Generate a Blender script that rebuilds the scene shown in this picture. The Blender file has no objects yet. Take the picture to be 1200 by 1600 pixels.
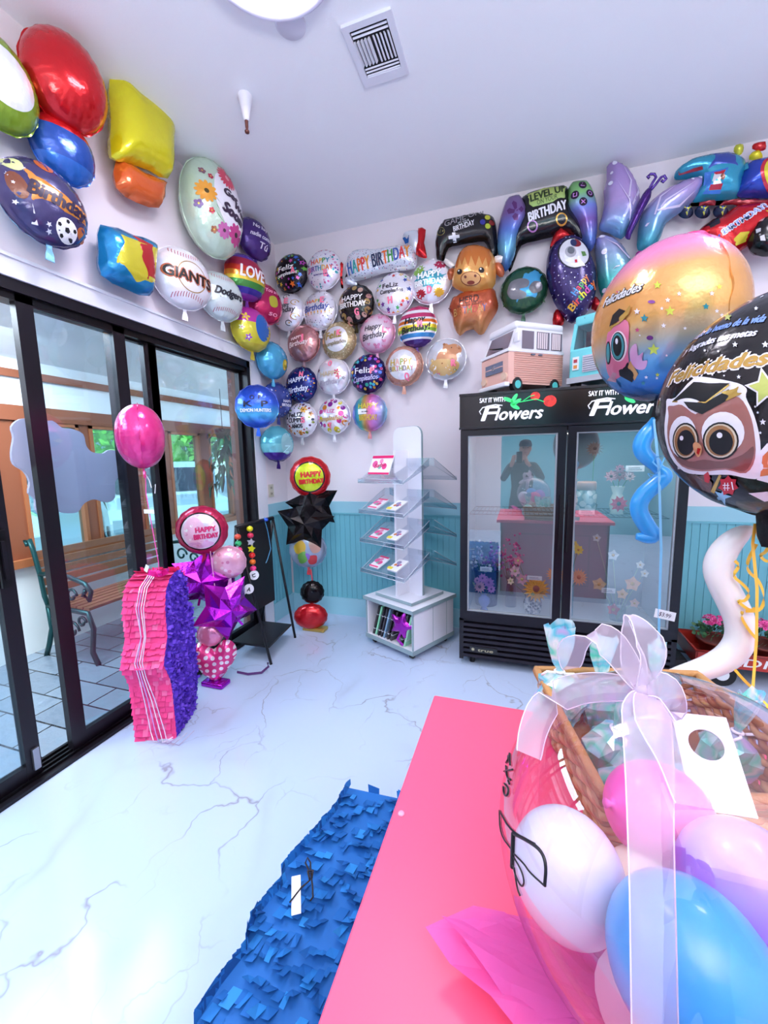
import bpy, bmesh, math, random
from math import sin, cos, pi, sqrt, radians
from mathutils import Vector, Matrix
from mathutils.geometry import delaunay_2d_cdt
random.seed(7)
S = bpy.context.scene
COL = S.collection
S.view_settings.view_transform = 'Standard'
S.view_settings.exposure = 0.0

# ---------- measured camera (metres; left wall x=0, back wall y=0, floor z=0)
CAM = Vector((2.24941, -3.61577, 1.556))
YAW, PITCH, ROLL, FPX = -.32242, -.12977, -.02078, 631.30268
FW = Vector((sin(YAW)*cos(PITCH), cos(YAW)*cos(PITCH), sin(PITCH)))
_r = Vector((cos(YAW), -sin(YAW), 0)); _u = _r.cross(FW)
RT = _r*cos(ROLL)+_u*sin(ROLL); UP = -_r*sin(ROLL)+_u*cos(ROLL)
cd = bpy.data.cameras.new('camera'); cam = bpy.data.objects.new('camera', cd); COL.objects.link(cam)
m3 = Matrix((RT, UP, -FW)).transposed()
cam.matrix_world = Matrix.Translation(CAM) @ m3.to_4x4()
cd.sensor_fit = 'HORIZONTAL'; cd.sensor_width = 36; cd.lens = FPX/1200*36; cd.clip_start = .02; cd.clip_end = 200
S.camera = cam
CEIL = 3.6

def at(px, py, ax, v):            # a point read off the photo, on the plane axis=v
    d = FW + RT*((px-600)/FPX) - UP*((py-800)/FPX)
    return CAM + d*((v-CAM[ax])/d[ax])

# ---------- materials
_M = {}
def lin(h):
    if isinstance(h, str):
        h = h.lstrip('#'); h = h if len(h) == 6 else ''.join(x*2 for x in h); c = [int(h[i:i+2], 16)/255 for i in (0, 2, 4)]
    else: c = list(h)
    return [((x+.055)/1.055)**2.4 if x > .04045 else x/12.92 for x in c]+[1]
def newmat(key):
    m = bpy.data.materials.new('mat_%03d' % len(_M)); m.use_nodes = True
    nt = m.node_tree; _M[key] = m
    return m, nt, nt.nodes['Principled BSDF']
def setp(b, **k):
    N = {'color': 'Base Color', 'rough': 'Roughness', 'metal': 'Metallic', 'coat': 'Coat Weight', 'spec': 'Specular IOR Level',
         'trans': 'Transmission Weight', 'alpha': 'Alpha', 'ior': 'IOR', 'sheen': 'Sheen Weight', 'sub': 'Subsurface Weight',
         'em': 'Emission Strength', 'emc': 'Emission Color'}
    for a, v in k.items(): b.inputs[N[a]].default_value = v
def addbump(nt, b, scale, strength, dist=.01, detail=3, coord='Object', tex=None):
    tc = nt.nodes.new('ShaderNodeTexCoord'); n = nt.nodes.new('ShaderNodeTexNoise'); bp = nt.nodes.new('ShaderNodeBump')
    n.inputs['Scale'].default_value = scale; n.inputs['Detail'].default_value = detail
    bp.inputs['Strength'].default_value = strength; bp.inputs['Distance'].default_value = dist
    nt.links.new(tc.outputs[coord], n.inputs['Vector']); nt.links.new(n.outputs['Fac'], bp.inputs['Height'])
    nt.links.new(bp.outputs['Normal'], b.inputs['Normal'])
def mat(c, rough=.5, metal=0, bump=None, **k):
    key = ('m', str(c), rough, metal, bump, tuple(sorted((a, str(v)) for a, v in k.items())))
    if key in _M: return _M[key]
    m, nt, b = newmat(key)
    setp(b, color=lin(c), rough=rough, metal=metal)
    if 'emit' in k:
        k = dict(k); e = k.pop('emit'); b.inputs['Emission Color'].default_value = lin(c); b.inputs['Emission Strength'].default_value = e
    setp(b, **k)
    if bump: addbump(nt, b, *bump)
    return m
def foil(c, metal=.4, rough=.2): return mat(c, rough, metal, bump=(20, .6, .006), coat=.3)
def ink(c): return mat(c, .35, .1)
def foilbase(key):
    m, nt, b = newmat(key); setp(b, rough=.23, metal=.4, coat=.3); addbump(nt, b, 20, .6, .006)
    tc = nt.nodes.new('ShaderNodeTexCoord'); sp = nt.nodes.new('ShaderNodeSeparateXYZ')
    nt.links.new(tc.outputs['Object'], sp.inputs[0]); return m, nt, b, tc, sp
def ramp(nt, stops, mode):
    r = nt.nodes.new('ShaderNodeValToRGB'); r.color_ramp.interpolation = mode
    el = r.color_ramp.elements
    while len(el) < len(stops): el.new(.5)
    for e, (p, c) in zip(el, sorted(stops)): e.position = p
    for e, (p, c) in zip(el, sorted(stops)): e.color = lin(c)
    return r
def m_bands(stops, R, axis='Z', mode='CONSTANT', wob=0):
    key = ('b', str(stops), R, axis, mode)
    if key in _M: return _M[key]
    m, nt, b, tc, sp = foilbase(key)
    mr = nt.nodes.new('ShaderNodeMapRange'); mr.inputs[1].default_value = R; mr.inputs[2].default_value = -R
    nt.links.new(sp.outputs[axis], mr.inputs[0]); r = ramp(nt, stops, mode)
    nt.links.new(mr.outputs[0], r.inputs[0]); nt.links.new(r.outputs[0], b.inputs['Base Color']); return m
def m_radial(stops, R, mode='CONSTANT'):
    key = ('r', str(stops), R, mode)
    if key in _M: return _M[key]
    m, nt, b, tc, sp = foilbase(key)
    cb = nt.nodes.new('ShaderNodeCombineXYZ'); nt.links.new(sp.outputs[0], cb.inputs[0]); nt.links.new(sp.outputs[2], cb.inputs[1])
    ln = nt.nodes.new('ShaderNodeVectorMath'); ln.operation = 'LENGTH'; nt.links.new(cb.outputs[0], ln.inputs[0])
    mt = nt.nodes.new('ShaderNodeMath'); mt.operation = 'DIVIDE'; mt.inputs[1].default_value = R; nt.links.new(ln.outputs['Value'], mt.inputs[0])
    r = ramp(nt, stops, mode); nt.links.new(mt.outputs[0], r.inputs[0]); nt.links.new(r.outputs[0], b.inputs['Base Color']); return m
def m_dots(base, cols, scale, rad, rnd=1.0):
    key = ('d', base, str(cols), scale, rad)
    if key in _M: return _M[key]
    m, nt, b, tc, sp = foilbase(key)
    cb = nt.nodes.new('ShaderNodeCombineXYZ'); nt.links.new(sp.outputs[0], cb.inputs[0]); nt.links.new(sp.outputs[2], cb.inputs[1])
    v = nt.nodes.new('ShaderNodeTexVoronoi'); v.voronoi_dimensions = '2D'; v.inputs['Scale'].default_value = scale; v.inputs['Randomness'].default_value = rnd
    nt.links.new(cb.outputs[0], v.inputs['Vector'])
    s2 = nt.nodes.new('ShaderNodeSeparateColor'); nt.links.new(v.outputs['Color'], s2.inputs[0])
    r = ramp(nt, [(i/len(cols), c) for i, c in enumerate(cols)], 'CONSTANT'); nt.links.new(s2.outputs[0], r.inputs[0])
    lt = nt.nodes.new('ShaderNodeMath'); lt.operation = 'LESS_THAN'; lt.inputs[1].default_value = rad; nt.links.new(v.outputs['Distance'], lt.inputs[0])
    mx = nt.nodes.new('ShaderNodeMix'); mx.data_type = 'RGBA'; mx.inputs[6].default_value = lin(base)
    nt.links.new(lt.outputs[0], mx.inputs[0]); nt.links.new(r.outputs[0], mx.inputs[7]); nt.links.new(mx.outputs[2], b.inputs['Base Color']); return m
def m_glass(tint='#ffffff', refl=None, rough=.0, fres=1.45, key=None):
    key = ('g', tint, refl, rough, fres)
    if key in _M: return _M[key]
    m = bpy.data.materials.new('mat_glass%d' % len(_M)); m.use_nodes = True; _M[key] = m; nt = m.node_tree; nt.nodes.clear()
    o = nt.nodes.new('ShaderNodeOutputMaterial'); mx = nt.nodes.new('ShaderNodeMixShader')
    t = nt.nodes.new('ShaderNodeBsdfTransparent'); g = nt.nodes.new('ShaderNodeBsdfGlossy')
    t.inputs[0].default_value = lin(tint); g.inputs['Roughness'].default_value = rough
    if refl is None:
        f = nt.nodes.new('ShaderNodeLayerWeight'); f.inputs[0].default_value = .5
        p = nt.nodes.new('ShaderNodeMath'); p.operation = 'POWER'; p.inputs[1].default_value = 3.2; nt.links.new(f.outputs['Facing'], p.inputs[0])
        q = nt.nodes.new('ShaderNodeMath'); q.operation = 'MULTIPLY_ADD'; q.inputs[1].default_value = .8; q.inputs[2].default_value = (fres-1)/6; nt.links.new(p.outputs[0], q.inputs[0]); nt.links.new(q.outputs[0], mx.inputs[0])
    else: mx.inputs[0].default_value = refl
    nt.links.new(t.outputs[0], mx.inputs[1]); nt.links.new(g.outputs[0], mx.inputs[2]); nt.links.new(mx.outputs[0], o.inputs[0]); return m
def m_sheer(c, op=.5, key=None):          # sheer cloth / paper: part transparent, part translucent
    key = ('s', c, op)
    if key in _M: return _M[key]
    m = bpy.data.materials.new('mat_sheer%d' % len(_M)); m.use_nodes = True; _M[key] = m; nt = m.node_tree; nt.nodes.clear()
    o = nt.nodes.new('ShaderNodeOutputMaterial'); mx = nt.nodes.new('ShaderNodeMixShader'); mx.inputs[0].default_value = op
    t = nt.nodes.new('ShaderNodeBsdfTransparent'); m2 = nt.nodes.new('ShaderNodeMixShader'); m2.inputs[0].default_value = .45
    d = nt.nodes.new('ShaderNodeBsdfDiffuse'); tl = nt.nodes.new('ShaderNodeBsdfTranslucent')
    d.inputs[0].default_value = lin(c); tl.inputs[0].default_value = lin(c)
    nt.links.new(d.outputs[0], m2.inputs[1]); nt.links.new(tl.outputs[0], m2.inputs[2])
    nt.links.new(t.outputs[0], mx.inputs[1]); nt.links.new(m2.outputs[0], mx.inputs[2]); nt.links.new(mx.outputs[0], o.inputs[0]); return m
def m_iri(op=.4):                          # iridescent cellophane
    key = ('iri', op)
    if key in _M: return _M[key]
    m = bpy.data.materials.new('mat_cello'); m.use_nodes = True; _M[key] = m; nt = m.node_tree; nt.nodes.clear()
    o = nt.nodes.new('ShaderNodeOutputMaterial'); mx = nt.nodes.new('ShaderNodeMixShader'); mx.inputs[0].default_value = op
    t = nt.nodes.new('ShaderNodeBsdfTransparent'); g = nt.nodes.new('ShaderNodeBsdfPrincipled'); g.inputs['Roughness'].default_value = .15; g.inputs['Metallic'].default_value = .15; g.inputs['Emission Strength'].default_value = .0
    tc = nt.nodes.new('ShaderNodeTexCoord'); n = nt.nodes.new('ShaderNodeTexNoise'); n.inputs['Scale'].default_value = 14
    nt.links.new(tc.outputs['Object'], n.inputs['Vector'])
    r = ramp(nt, [(.3, '#d8c8ff'), (.42, '#5fe8c8'), (.5, '#f2fbff'), (.58, '#58d8f0'), (.68, '#e8a8f0'), (.78, '#ffffff')], 'LINEAR')
    nt.links.new(n.outputs['Fac'], r.inputs[0]); nt.links.new(r.outputs[0], g.inputs['Base Color'])
    nt.links.new(t.outputs[0], mx.inputs[1]); nt.links.new(g.outputs[0], mx.inputs[2]); nt.links.new(mx.outputs[0], o.inputs[0]); return m

# ---------- mesh builder
class MB:
    def __init__(s): s.v = []; s.f = []; s.mi = []; s.sm = []; s.mats = []
    def _m(s, m):
        if m not in s.mats: s.mats.append(m)
        return s.mats.index(m)
    def add(s, vs, fs, m, M=None, smooth=False):
        k = len(s.v); i = s._m(m)
        s.v += [tuple(M @ Vector(p)) if M else tuple(p) for p in vs]
        for f in fs: s.f.append(tuple(k+a for a in f)); s.mi.append(i); s.sm.append(smooth)
        return s
    def box(s, a, b, m, M=None):
        x0, y0, z0 = a; x1, y1, z1 = b
        v = [(x, y, z) for z in (z0, z1) for y in (y0, y1) for x in (x0, x1)]
        return s.add(v, [(0, 2, 3, 1), (4, 5, 7, 6), (0, 1, 5, 4), (2, 6, 7, 3), (0, 4, 6, 2), (1, 3, 7, 5)], m, M)
    def tube(s, pts, r, m, n=8, closed=False, caps=True, flat=None):
        P = [Vector(p) for p in pts]; N = len(P); rs = r if isinstance(r, (list, tuple)) else [r]*N
        vs = []; fs = []; up = None
        for i in range(N):
            a = P[i-1] if (i or closed) else P[0]; b = P[(i+1) % N] if (i < N-1 or closed) else P[-1]
            t = (b-a).normalized() if (b-a).length > 1e-9 else Vector((0, 0, 1))
            if up is None:
                up = Vector((0, 0, 1)) if abs(t.z) < .9 else Vector((1, 0, 0))
            x = t.cross(up); x = x.normalized() if x.length > 1e-6 else t.orthogonal().normalized()
            y = x.cross(t).normalized(); up = y
            for k in range(n):
                a_ = 2*pi*k/n; vs.append(P[i]+x*(cos(a_)*rs[i])+y*(sin(a_)*rs[i]*(flat or 1)))
        L = N if closed else N-1
        for i in range(L):
            for k in range(n):
                j = (i+1) % N
                fs.append((i*n+k, i*n+(k+1) % n, j*n+(k+1) % n, j*n+k))
        if caps and not closed: fs += [tuple(range(n))[::-1], tuple((N-1)*n+k for k in range(n))]
        return s.add(vs, fs, m, smooth=True)
    def cyl(s, p, q, r, m, n=20, r2=None):
        P = [Vector(p), Vector(q)]; t = (P[1]-P[0]).normalized(); x = t.orthogonal().normalized(); y = t.cross(x)
        vs = [];
        for c, rr in ((P[0], r), (P[1], r if r2 is None else r2)):
            for k in range(n): vs.append(c+x*cos(2*pi*k/n)*rr+y*sin(2*pi*k/n)*rr)
        s.add(vs, [(k, (k+1) % n, n+(k+1) % n, n+k) for k in range(n)], m, smooth=True)
        return s.add(vs, [tuple(range(n))[::-1], tuple(range(n, 2*n))], m)
    def lathe(s, prof, m, c=(0, 0, 0), n=24, M=None, smooth=True):
        vs = []; fs = []
        for r, z in prof:
            for k in range(n): vs.append((c[0]+r*cos(2*pi*k/n), c[1]+r*sin(2*pi*k/n), c[2]+z))
        for i in range(len(prof)-1):
            for k in range(n): fs.append((i*n+k, i*n+(k+1) % n, (i+1)*n+(k+1) % n, (i+1)*n+k))
        return s.add(vs, fs, m, M, smooth)
    def prism(s, poly, d0, d1, m, axis=1, M=None):     # polygon in the two other axes, pushed along axis
        n = len(poly)
        def P(a, d):
            return {0: (d, a[0], a[1]), 1: (a[0], d, a[1]), 2: (a[0], a[1], d)}[axis]
        vs = [P(a, d0) for a in poly]+[P(a, d1) for a in poly]
        tri = tess(poly)
        s.add(vs, [(k, (k+1) % n, n+(k+1) % n, n+k) for k in range(n)], m, M)
        s.add([P(a, d0) for a in tri[0]], tri[1], m, M); return s.add([P(a, d1) for a in tri[0]], tri[1], m, M)
    def sphere(s, c, r, m, n=16, sc=(1, 1, 1), M=None):
        h = n//2+1; vs = []; fs = []
        for i in range(h+1):
            t = pi*i/h
            for k in range(n): vs.append((c[0]+r*sc[0]*sin(t)*cos(2*pi*k/n), c[1]+r*sc[1]*sin(t)*sin(2*pi*k/n), c[2]+r*sc[2]*cos(t)))
        for i in range(h):
            for k in range(n): fs.append((i*n+k, (i+1)*n+k, (i+1)*n+(k+1) % n, i*n+(k+1) % n))
        return s.add(vs, fs, m, M, True)
    def strip(s, pts, w, m, side=None):                # flat ribbon following a path
        P = [Vector(p) for p in pts]; vs = []
        for i, p in enumerate(P):
            t = (P[min(i+1, len(P)-1)]-P[max(i-1, 0)]).normalized()
            sd = side if isinstance(side, Vector) else (side[i] if side else RT)
            x = (sd - t*sd.dot(t)); x = x.normalized() if x.length > 1e-5 else t.orthogonal()
            ww = w[i] if isinstance(w, (list, tuple)) else w
            vs += [p-x*ww/2, p+x*ww/2]
        return s.add(vs, [(2*i, 2*i+1, 2*i+3, 2*i+2) for i in range(len(P)-1)], m, smooth=True)
    def build(s, name, parent=None, loc=None):
        me = bpy.data.meshes.new(name); me.from_pydata(s.v, [], s.f)
        for m in s.mats: me.materials.append(m)
        me.polygons.foreach_set('material_index', s.mi); me.polygons.foreach_set('use_smooth', s.sm); me.update()
        o = bpy.data.objects.new(name, me); COL.objects.link(o)
        if parent: o.parent = parent
        if loc: o.location = loc
        return o
def tess(poly, grid=None):
    pts = [Vector(p) for p in poly]; n = len(pts); edges = [(i, (i+1) % n) for i in range(n)]
    if grid:
        x0 = min(p.x for p in pts); x1 = max(p.x for p in pts); y0 = min(p.y for p in pts); y1 = max(p.y for p in pts)
        nx = int((x1-x0)/grid); ny = int((y1-y0)/grid)
        for i in range(1, nx+1):
            for j in range(1, ny+1):
                q = Vector((x0+(i-.5+.25*(j % 2))*(x1-x0)/(nx+.5), y0+(j-.5)*(y1-y0)/(ny+.5)))
                if inside(q, pts[:n]) and bdist(q, pts[:n]) > grid*.35: pts.append(q)
    r = delaunay_2d_cdt(pts, edges, [], 1, 1e-6)
    return [tuple(v) for v in r[0]], [tuple(f) for f in r[2]]
def inside(q, P):
    c = False; n = len(P); j = n-1
    for i in range(n):
        a, b = P[i], P[j]
        if (a[1] > q[1]) != (b[1] > q[1]) and q[0] < (b[0]-a[0])*(q[1]-a[1])/(b[1]-a[1])+a[0]: c = not c
        j = i
    return c
def bdist(q, P):
    m = 1e9; n = len(P); qx, qy = q[0], q[1]
    for i in range(n):
        ax, ay = P[i][0], P[i][1]; bx, by = P[(i+1) % n][0]-ax, P[(i+1) % n][1]-ay
        L = bx*bx+by*by or 1e-12; t = max(0, min(1, ((qx-ax)*bx+(qy-ay)*by)/L))
        d = (ax+bx*t-qx)**2+(ay+by*t-qy)**2
        if d < m: m = d
    return sqrt(m)

def tag(o, label=None, cat=None, group=None, kind=None):
    if label: o['label'] = label
    if cat: o['category'] = cat
    if group: o['group'] = group
    if kind: o['kind'] = kind
    return o
def thing(name, label, cat, loc=(0, 0, 0), rz=0, group=None):
    o = bpy.data.objects.new(name, None); COL.objects.link(o); o.location = loc; o.rotation_euler = (0, 0, rz); o.empty_display_size = .05
    return tag(o, label, cat, group)
def struct(name, mb): return tag(mb.build(name), kind='structure')

# ---------- text and decals laid on a curved skin.  local frame: u=+X, v=+Z, outward=-Y
_T = {}
def glyphs(txt):
    if txt in _T: return _T[txt]
    c = bpy.data.curves.new('t', 'FONT'); c.body = txt; c.resolution_u = 3; c.fill_mode = 'FRONT'
    o = bpy.data.objects.new('t', c); COL.objects.link(o)
    dg = bpy.context.evaluated_depsgraph_get(); me = o.evaluated_get(dg).to_mesh()
    v = [(p.co.x, p.co.y) for p in me.vertices]; f = [tuple(p.vertices) for p in me.polygons]
    o.evaluated_get(dg).to_mesh_clear(); bpy.data.objects.remove(o); bpy.data.curves.remove(c)
    _T[txt] = (v, f); return _T[txt]
def refine(v, f, mx):
    if not mx: return v, f
    bm = bmesh.new(); bv = [bm.verts.new((a, 0, b)) for a, b in v]
    for q in f:
        try: bm.faces.new([bv[i] for i in q])
        except ValueError: pass
    bmesh.ops.triangulate(bm, faces=bm.faces[:])
    for _ in range(4):
        e = [e for e in bm.edges if e.calc_length() > mx]
        if not e: break
        bmesh.ops.subdivide_edges(bm, edges=e, cuts=1); bmesh.ops.triangulate(bm, faces=[g for g in bm.faces if len(g.verts) > 3])
    bm.verts.index_update(); v = [(a.co.x, a.co.z) for a in bm.verts]; f = [tuple(x.index for x in g.verts) for g in bm.faces]; bm.free(); return v, f
def flat(u, v): return 0.0
def text(mb, txt, m, u, v, w, hgt, h=flat, eps=.0015, shear=0, rot=0, bold=0, arc=0):
    """text centred on (u,v), w wide and capitals hgt tall; m may be a list: one material per letter"""
    lines = [(txt, m)]
    gv, gf = glyphs(txt)
    if not gv: return
    x0 = min(p[0] for p in gv); x1 = max(p[0] for p in gv); sy = hgt/.69; sx = w/max(x1-x0, 1e-6)
    base = -.345
    def put(gv, gf, mm, dx=0, dy=0, e=eps):
        q = []
        for a, b in gv:
            X = (a-(x0+x1)/2)*sx+(b+base)*sy*shear+dx; Y = (b+base)*sy+dy+arc*(1-(2*X/w)**2)
            q.append((u+X*cos(rot)-Y*sin(rot), v+X*sin(rot)+Y*cos(rot)))
        q, ff = refine(q, gf, .014 if h is not flat else 0)
        mb.add([(a, -h(a, b)-e, b) for a, b in q], ff, mm)
    if isinstance(m, (list, tuple)):
        # colour letter by letter: bin faces by horizontal place
        n = len(txt); W = (x1-x0)/n; groups = {}
        # find glyph islands by union of faces
        par = list(range(len(gv)))
        def fd(i):
            while par[i] != i: par[i] = par[par[i]]; i = par[i]
            return i
        for q in gf:
            for a in q[1:]: par[fd(a)] = fd(q[0])
        cx = {}
        for q in gf:
            cx.setdefault(fd(q[0]), []).append(q)
        for r_, fs in cx.items():
            xs = [gv[i][0] for q in fs for i in q]; c = (min(xs)+max(xs))/2; k = int((c-x0)/W)
            put(gv, fs, m[k % len(m)])
            for dx, dy in (((bold, 0), (-bold, 0), (0, bold*.6)) if bold else ()): put(gv, fs, m[k % len(m)], dx, dy, eps-.0002)
    else:
        put(gv, gf, m)
    if bold:
        mm = m[0] if isinstance(m, (list, tuple)) else m
        if not isinstance(m, (list, tuple)):
            for dx, dy in ((bold, 0), (-bold, 0), (0, bold*.7), (0, -bold*.7)): put(gv, gf, mm, dx, dy, eps-.0002)
def decal(mb, poly, m, h=flat, eps=.001, grid=.02):
    a, f = tess(poly, grid if h is not flat else None)
    mb.add([(p[0], -h(p[0], p[1])-eps, p[1]) for p in a], f, m, smooth=True)
def circ(u, v, r, n=16, ry=None, rot=0): 
    ry = ry or r
    return [(u+r*cos(2*pi*k/n)*cos(rot)-ry*sin(2*pi*k/n)*sin(rot), v+r*cos(2*pi*k/n)*sin(rot)+ry*sin(2*pi*k/n)*cos(rot)) for k in range(n)]
def star(u, v, r, n=5, inner=.45, rot=0):
    return [(u+(r if k % 2 == 0 else r*inner)*sin(pi*k/n+rot), v+(r if k % 2 == 0 else r*inner)*cos(pi*k/n+rot)) for k in range(2*n)]
def petals(mb, u, v, r, n, m, mc, h, wid=.36, eps=.001, rot=0):
    for k in range(n):
        a = rot+2*pi*k/n; decal(mb, circ(u+cos(a)*r*.58, v+sin(a)*r*.58, r*.42, 10, r*wid*.5*min(1, 6/n), a), m, h, eps+.0001*(k % 3))
    decal(mb, circ(u, v, r*.22, 10), mc, h, eps+.0006)

# ---------- foil balloons
def disc_h(R, T, sy=1.0, crimp=24, seed=0, amp=.13):
    def h(u, v):
        r = sqrt(u*u+(v/sy)**2)/R
        if r >= 1: return 0.0
        th = math.atan2(v/sy, u); w = 1-amp*(r**4)*(.5+.5*sin(crimp*th+2*sin(3*th+seed)))
        return T*(1-r**2.3)**.52*w
    return h
def disc_mesh(mb, R, T, m, sy=1.0, back=None, nt=72, h=None):
    h = h or disc_h(R, T, sy); rs = [0, .15, .3, .45, .58, .7, .8, .87, .93, .965, .985, .995, 1.0]
    for sgn, mm in ((-1, m), (1, back or m)):
        vs = [(0, sgn*h(0, 0), 0)]; fs = []
        for r in rs[1:]:
            for k in range(nt):
                t = 2*pi*k/nt; u = R*r*cos(t); v = R*r*sin(t)*sy; vs.append((u, sgn*h(u, v), v))
        for k in range(nt): fs.append((0, 1+k, 1+(k+1) % nt) if sgn < 0 else (0, 1+(k+1) % nt, 1+k))
        for i in range(len(rs)-2):
            a = 1+i*nt; b = a+nt
            for k in range(nt):
                q = (a+k, b+k, b+(k+1) % nt, a+(k+1) % nt); fs.append(q if sgn < 0 else q[::-1])
        mb.add(vs, fs, mm, smooth=True)
    vs = []; fs = []
    for k in range(nt):
        t = 2*pi*k/nt; w = 1+(.004+.002*sin(14*t))/R
        vs += [(R*.99*cos(t), 0, R*.99*sin(t)*sy), (R*w*cos(t), .003*sin(20*t), R*w*sin(t)*sy)]
    for k in range(nt): j = (k+1) % nt; fs.append((2*k, 2*k+1, 2*j+1, 2*j))
    mb.add(vs, fs, m, smooth=True)
    return h
def tail(mb, v, m, s=1.0, u=0):
    P = [(-.012, 0), (-.010, -.02), (-.017, -.045), (-.02, -.07), (.016, -.075), (.016, -.045), (.010, -.02), (.012, 0)]
    mb.prism([(u+a*s, v+b*s) for a, b in P], -.004, .004, m)
PINK = '#ff7fa0'
def balloon(label, loc, phi, R, m, T=None, texts=(), design=None, sy=1.0, tilt=0, tailm=None, sticker=None, group=None, back=None, name='foil_balloon', tails=1.0, roll=0):
    T = T or R*.52
    t = thing(name, label, 'balloon', loc, 0, group); t.rotation_euler = (tilt, roll, phi)
    mb = MB(); h = disc_mesh(mb, R, T, m, sy, back)
    if design: design(mb, h, R)
    mb.build('foil', t)
    if texts:
        tb = MB()
        for ti, tx in enumerate(texts):
            tx = dict(zip(('t', 'm', 'u', 'v', 'w', 'h', 'shear', 'rot', 'bold', 'arc'), tx))
            mm = tx['m']; mm = [ink(c) for c in mm] if isinstance(mm, list) else ink(mm)
            text(tb, tx['t'], mm, tx['u']*R, tx['v']*R, tx['w']*R, tx['h']*R, h, .0034+.0006*ti, tx.get('shear', 0), tx.get('rot', 0), tx.get('bold', 0) or .0013, tx.get('arc', 0)*R)
        tb.build('lettering', t)
    if sticker:
        sb = MB(); text(sb, sticker[0], ink(PINK), sticker[1]*R, sticker[2]*R, .2*R, .3*R, h, .0045, bold=.004); sb.build('letter_sticker', t)
    if tailm != 0:
        tb = MB(); tail(tb, -R*sy*.98, tailm or m, tails); tb.build('tail', t)
    return t, h
def inflate(mb, poly, T, D, m, grid=.022, yoff=0, back=True, sub=True):
    P = []
    n = len(poly)
    for i in range(n):
        a = Vector(poly[i]); b = Vector(poly[(i+1) % n]); k = max(1, int((b-a).length/grid))
        for j in range(k): P.append(tuple(a.lerp(b, j/k)))
    def h(u, v):
        if not inside((u, v), P): return -yoff
        t = min(1, bdist((u, v), P)/D); return T*sqrt(max(0, 1-(1-t)**2))-yoff
    vv, ff = tess(P, grid); nb = len(P)
    H = []
    for i, p in enumerate(vv):
        t = min(1, bdist(p, P)/D); H.append(T*sqrt(max(0, 1-(1-t)**2)) if t > 1e-4 else 0)
    mb.add([(p[0], -H[i]+yoff, p[1]) for i, p in enumerate(vv)], ff, m, smooth=True)
    if back: mb.add([(p[0], H[i]*.8+yoff, p[1]) for i, p in enumerate(vv)], [f[::-1] for f in ff], m, smooth=True)
    return h
def smooth_poly(P, k=2):            # closed Catmull-Rom curve through the points
    n = len(P); k = max(2, k+1); Q = []
    for i in range(n):
        p0, p1, p2, p3 = P[i-1], P[i], P[(i+1) % n], P[(i+2) % n]
        for j in range(k):
            t = j/k; c = []
            for d in (0, 1):
                a = (2*p1[d]+(p2[d]-p0[d])*t+(2*p0[d]-5*p1[d]+4*p2[d]-p3[d])*t*t+(3*p1[d]-p0[d]-3*p2[d]+p3[d])*t**3)/2
                lo, hi = min(p1[d], p2[d]), max(p1[d], p2[d]); m = (hi-lo)*.25+1e-6+.15*max(abs(p2[0]-p1[0]), abs(p2[1]-p1[1])); c.append(min(hi+m, max(lo-m, a)))
            Q.append(tuple(c))
    return Q
def wallpoly(pts, crop, c, ax=1, v=-.1):       # outline read off the photo -> local (u,v) round c
    s, ox, oy = crop; R = []
    for x, y in pts:
        p = at(ox+x/s, oy+y/s, ax, v); R.append(((p.x-c[0]) if ax == 1 else (p.y-c[1]), p.z-c[2]))
    return R
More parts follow.
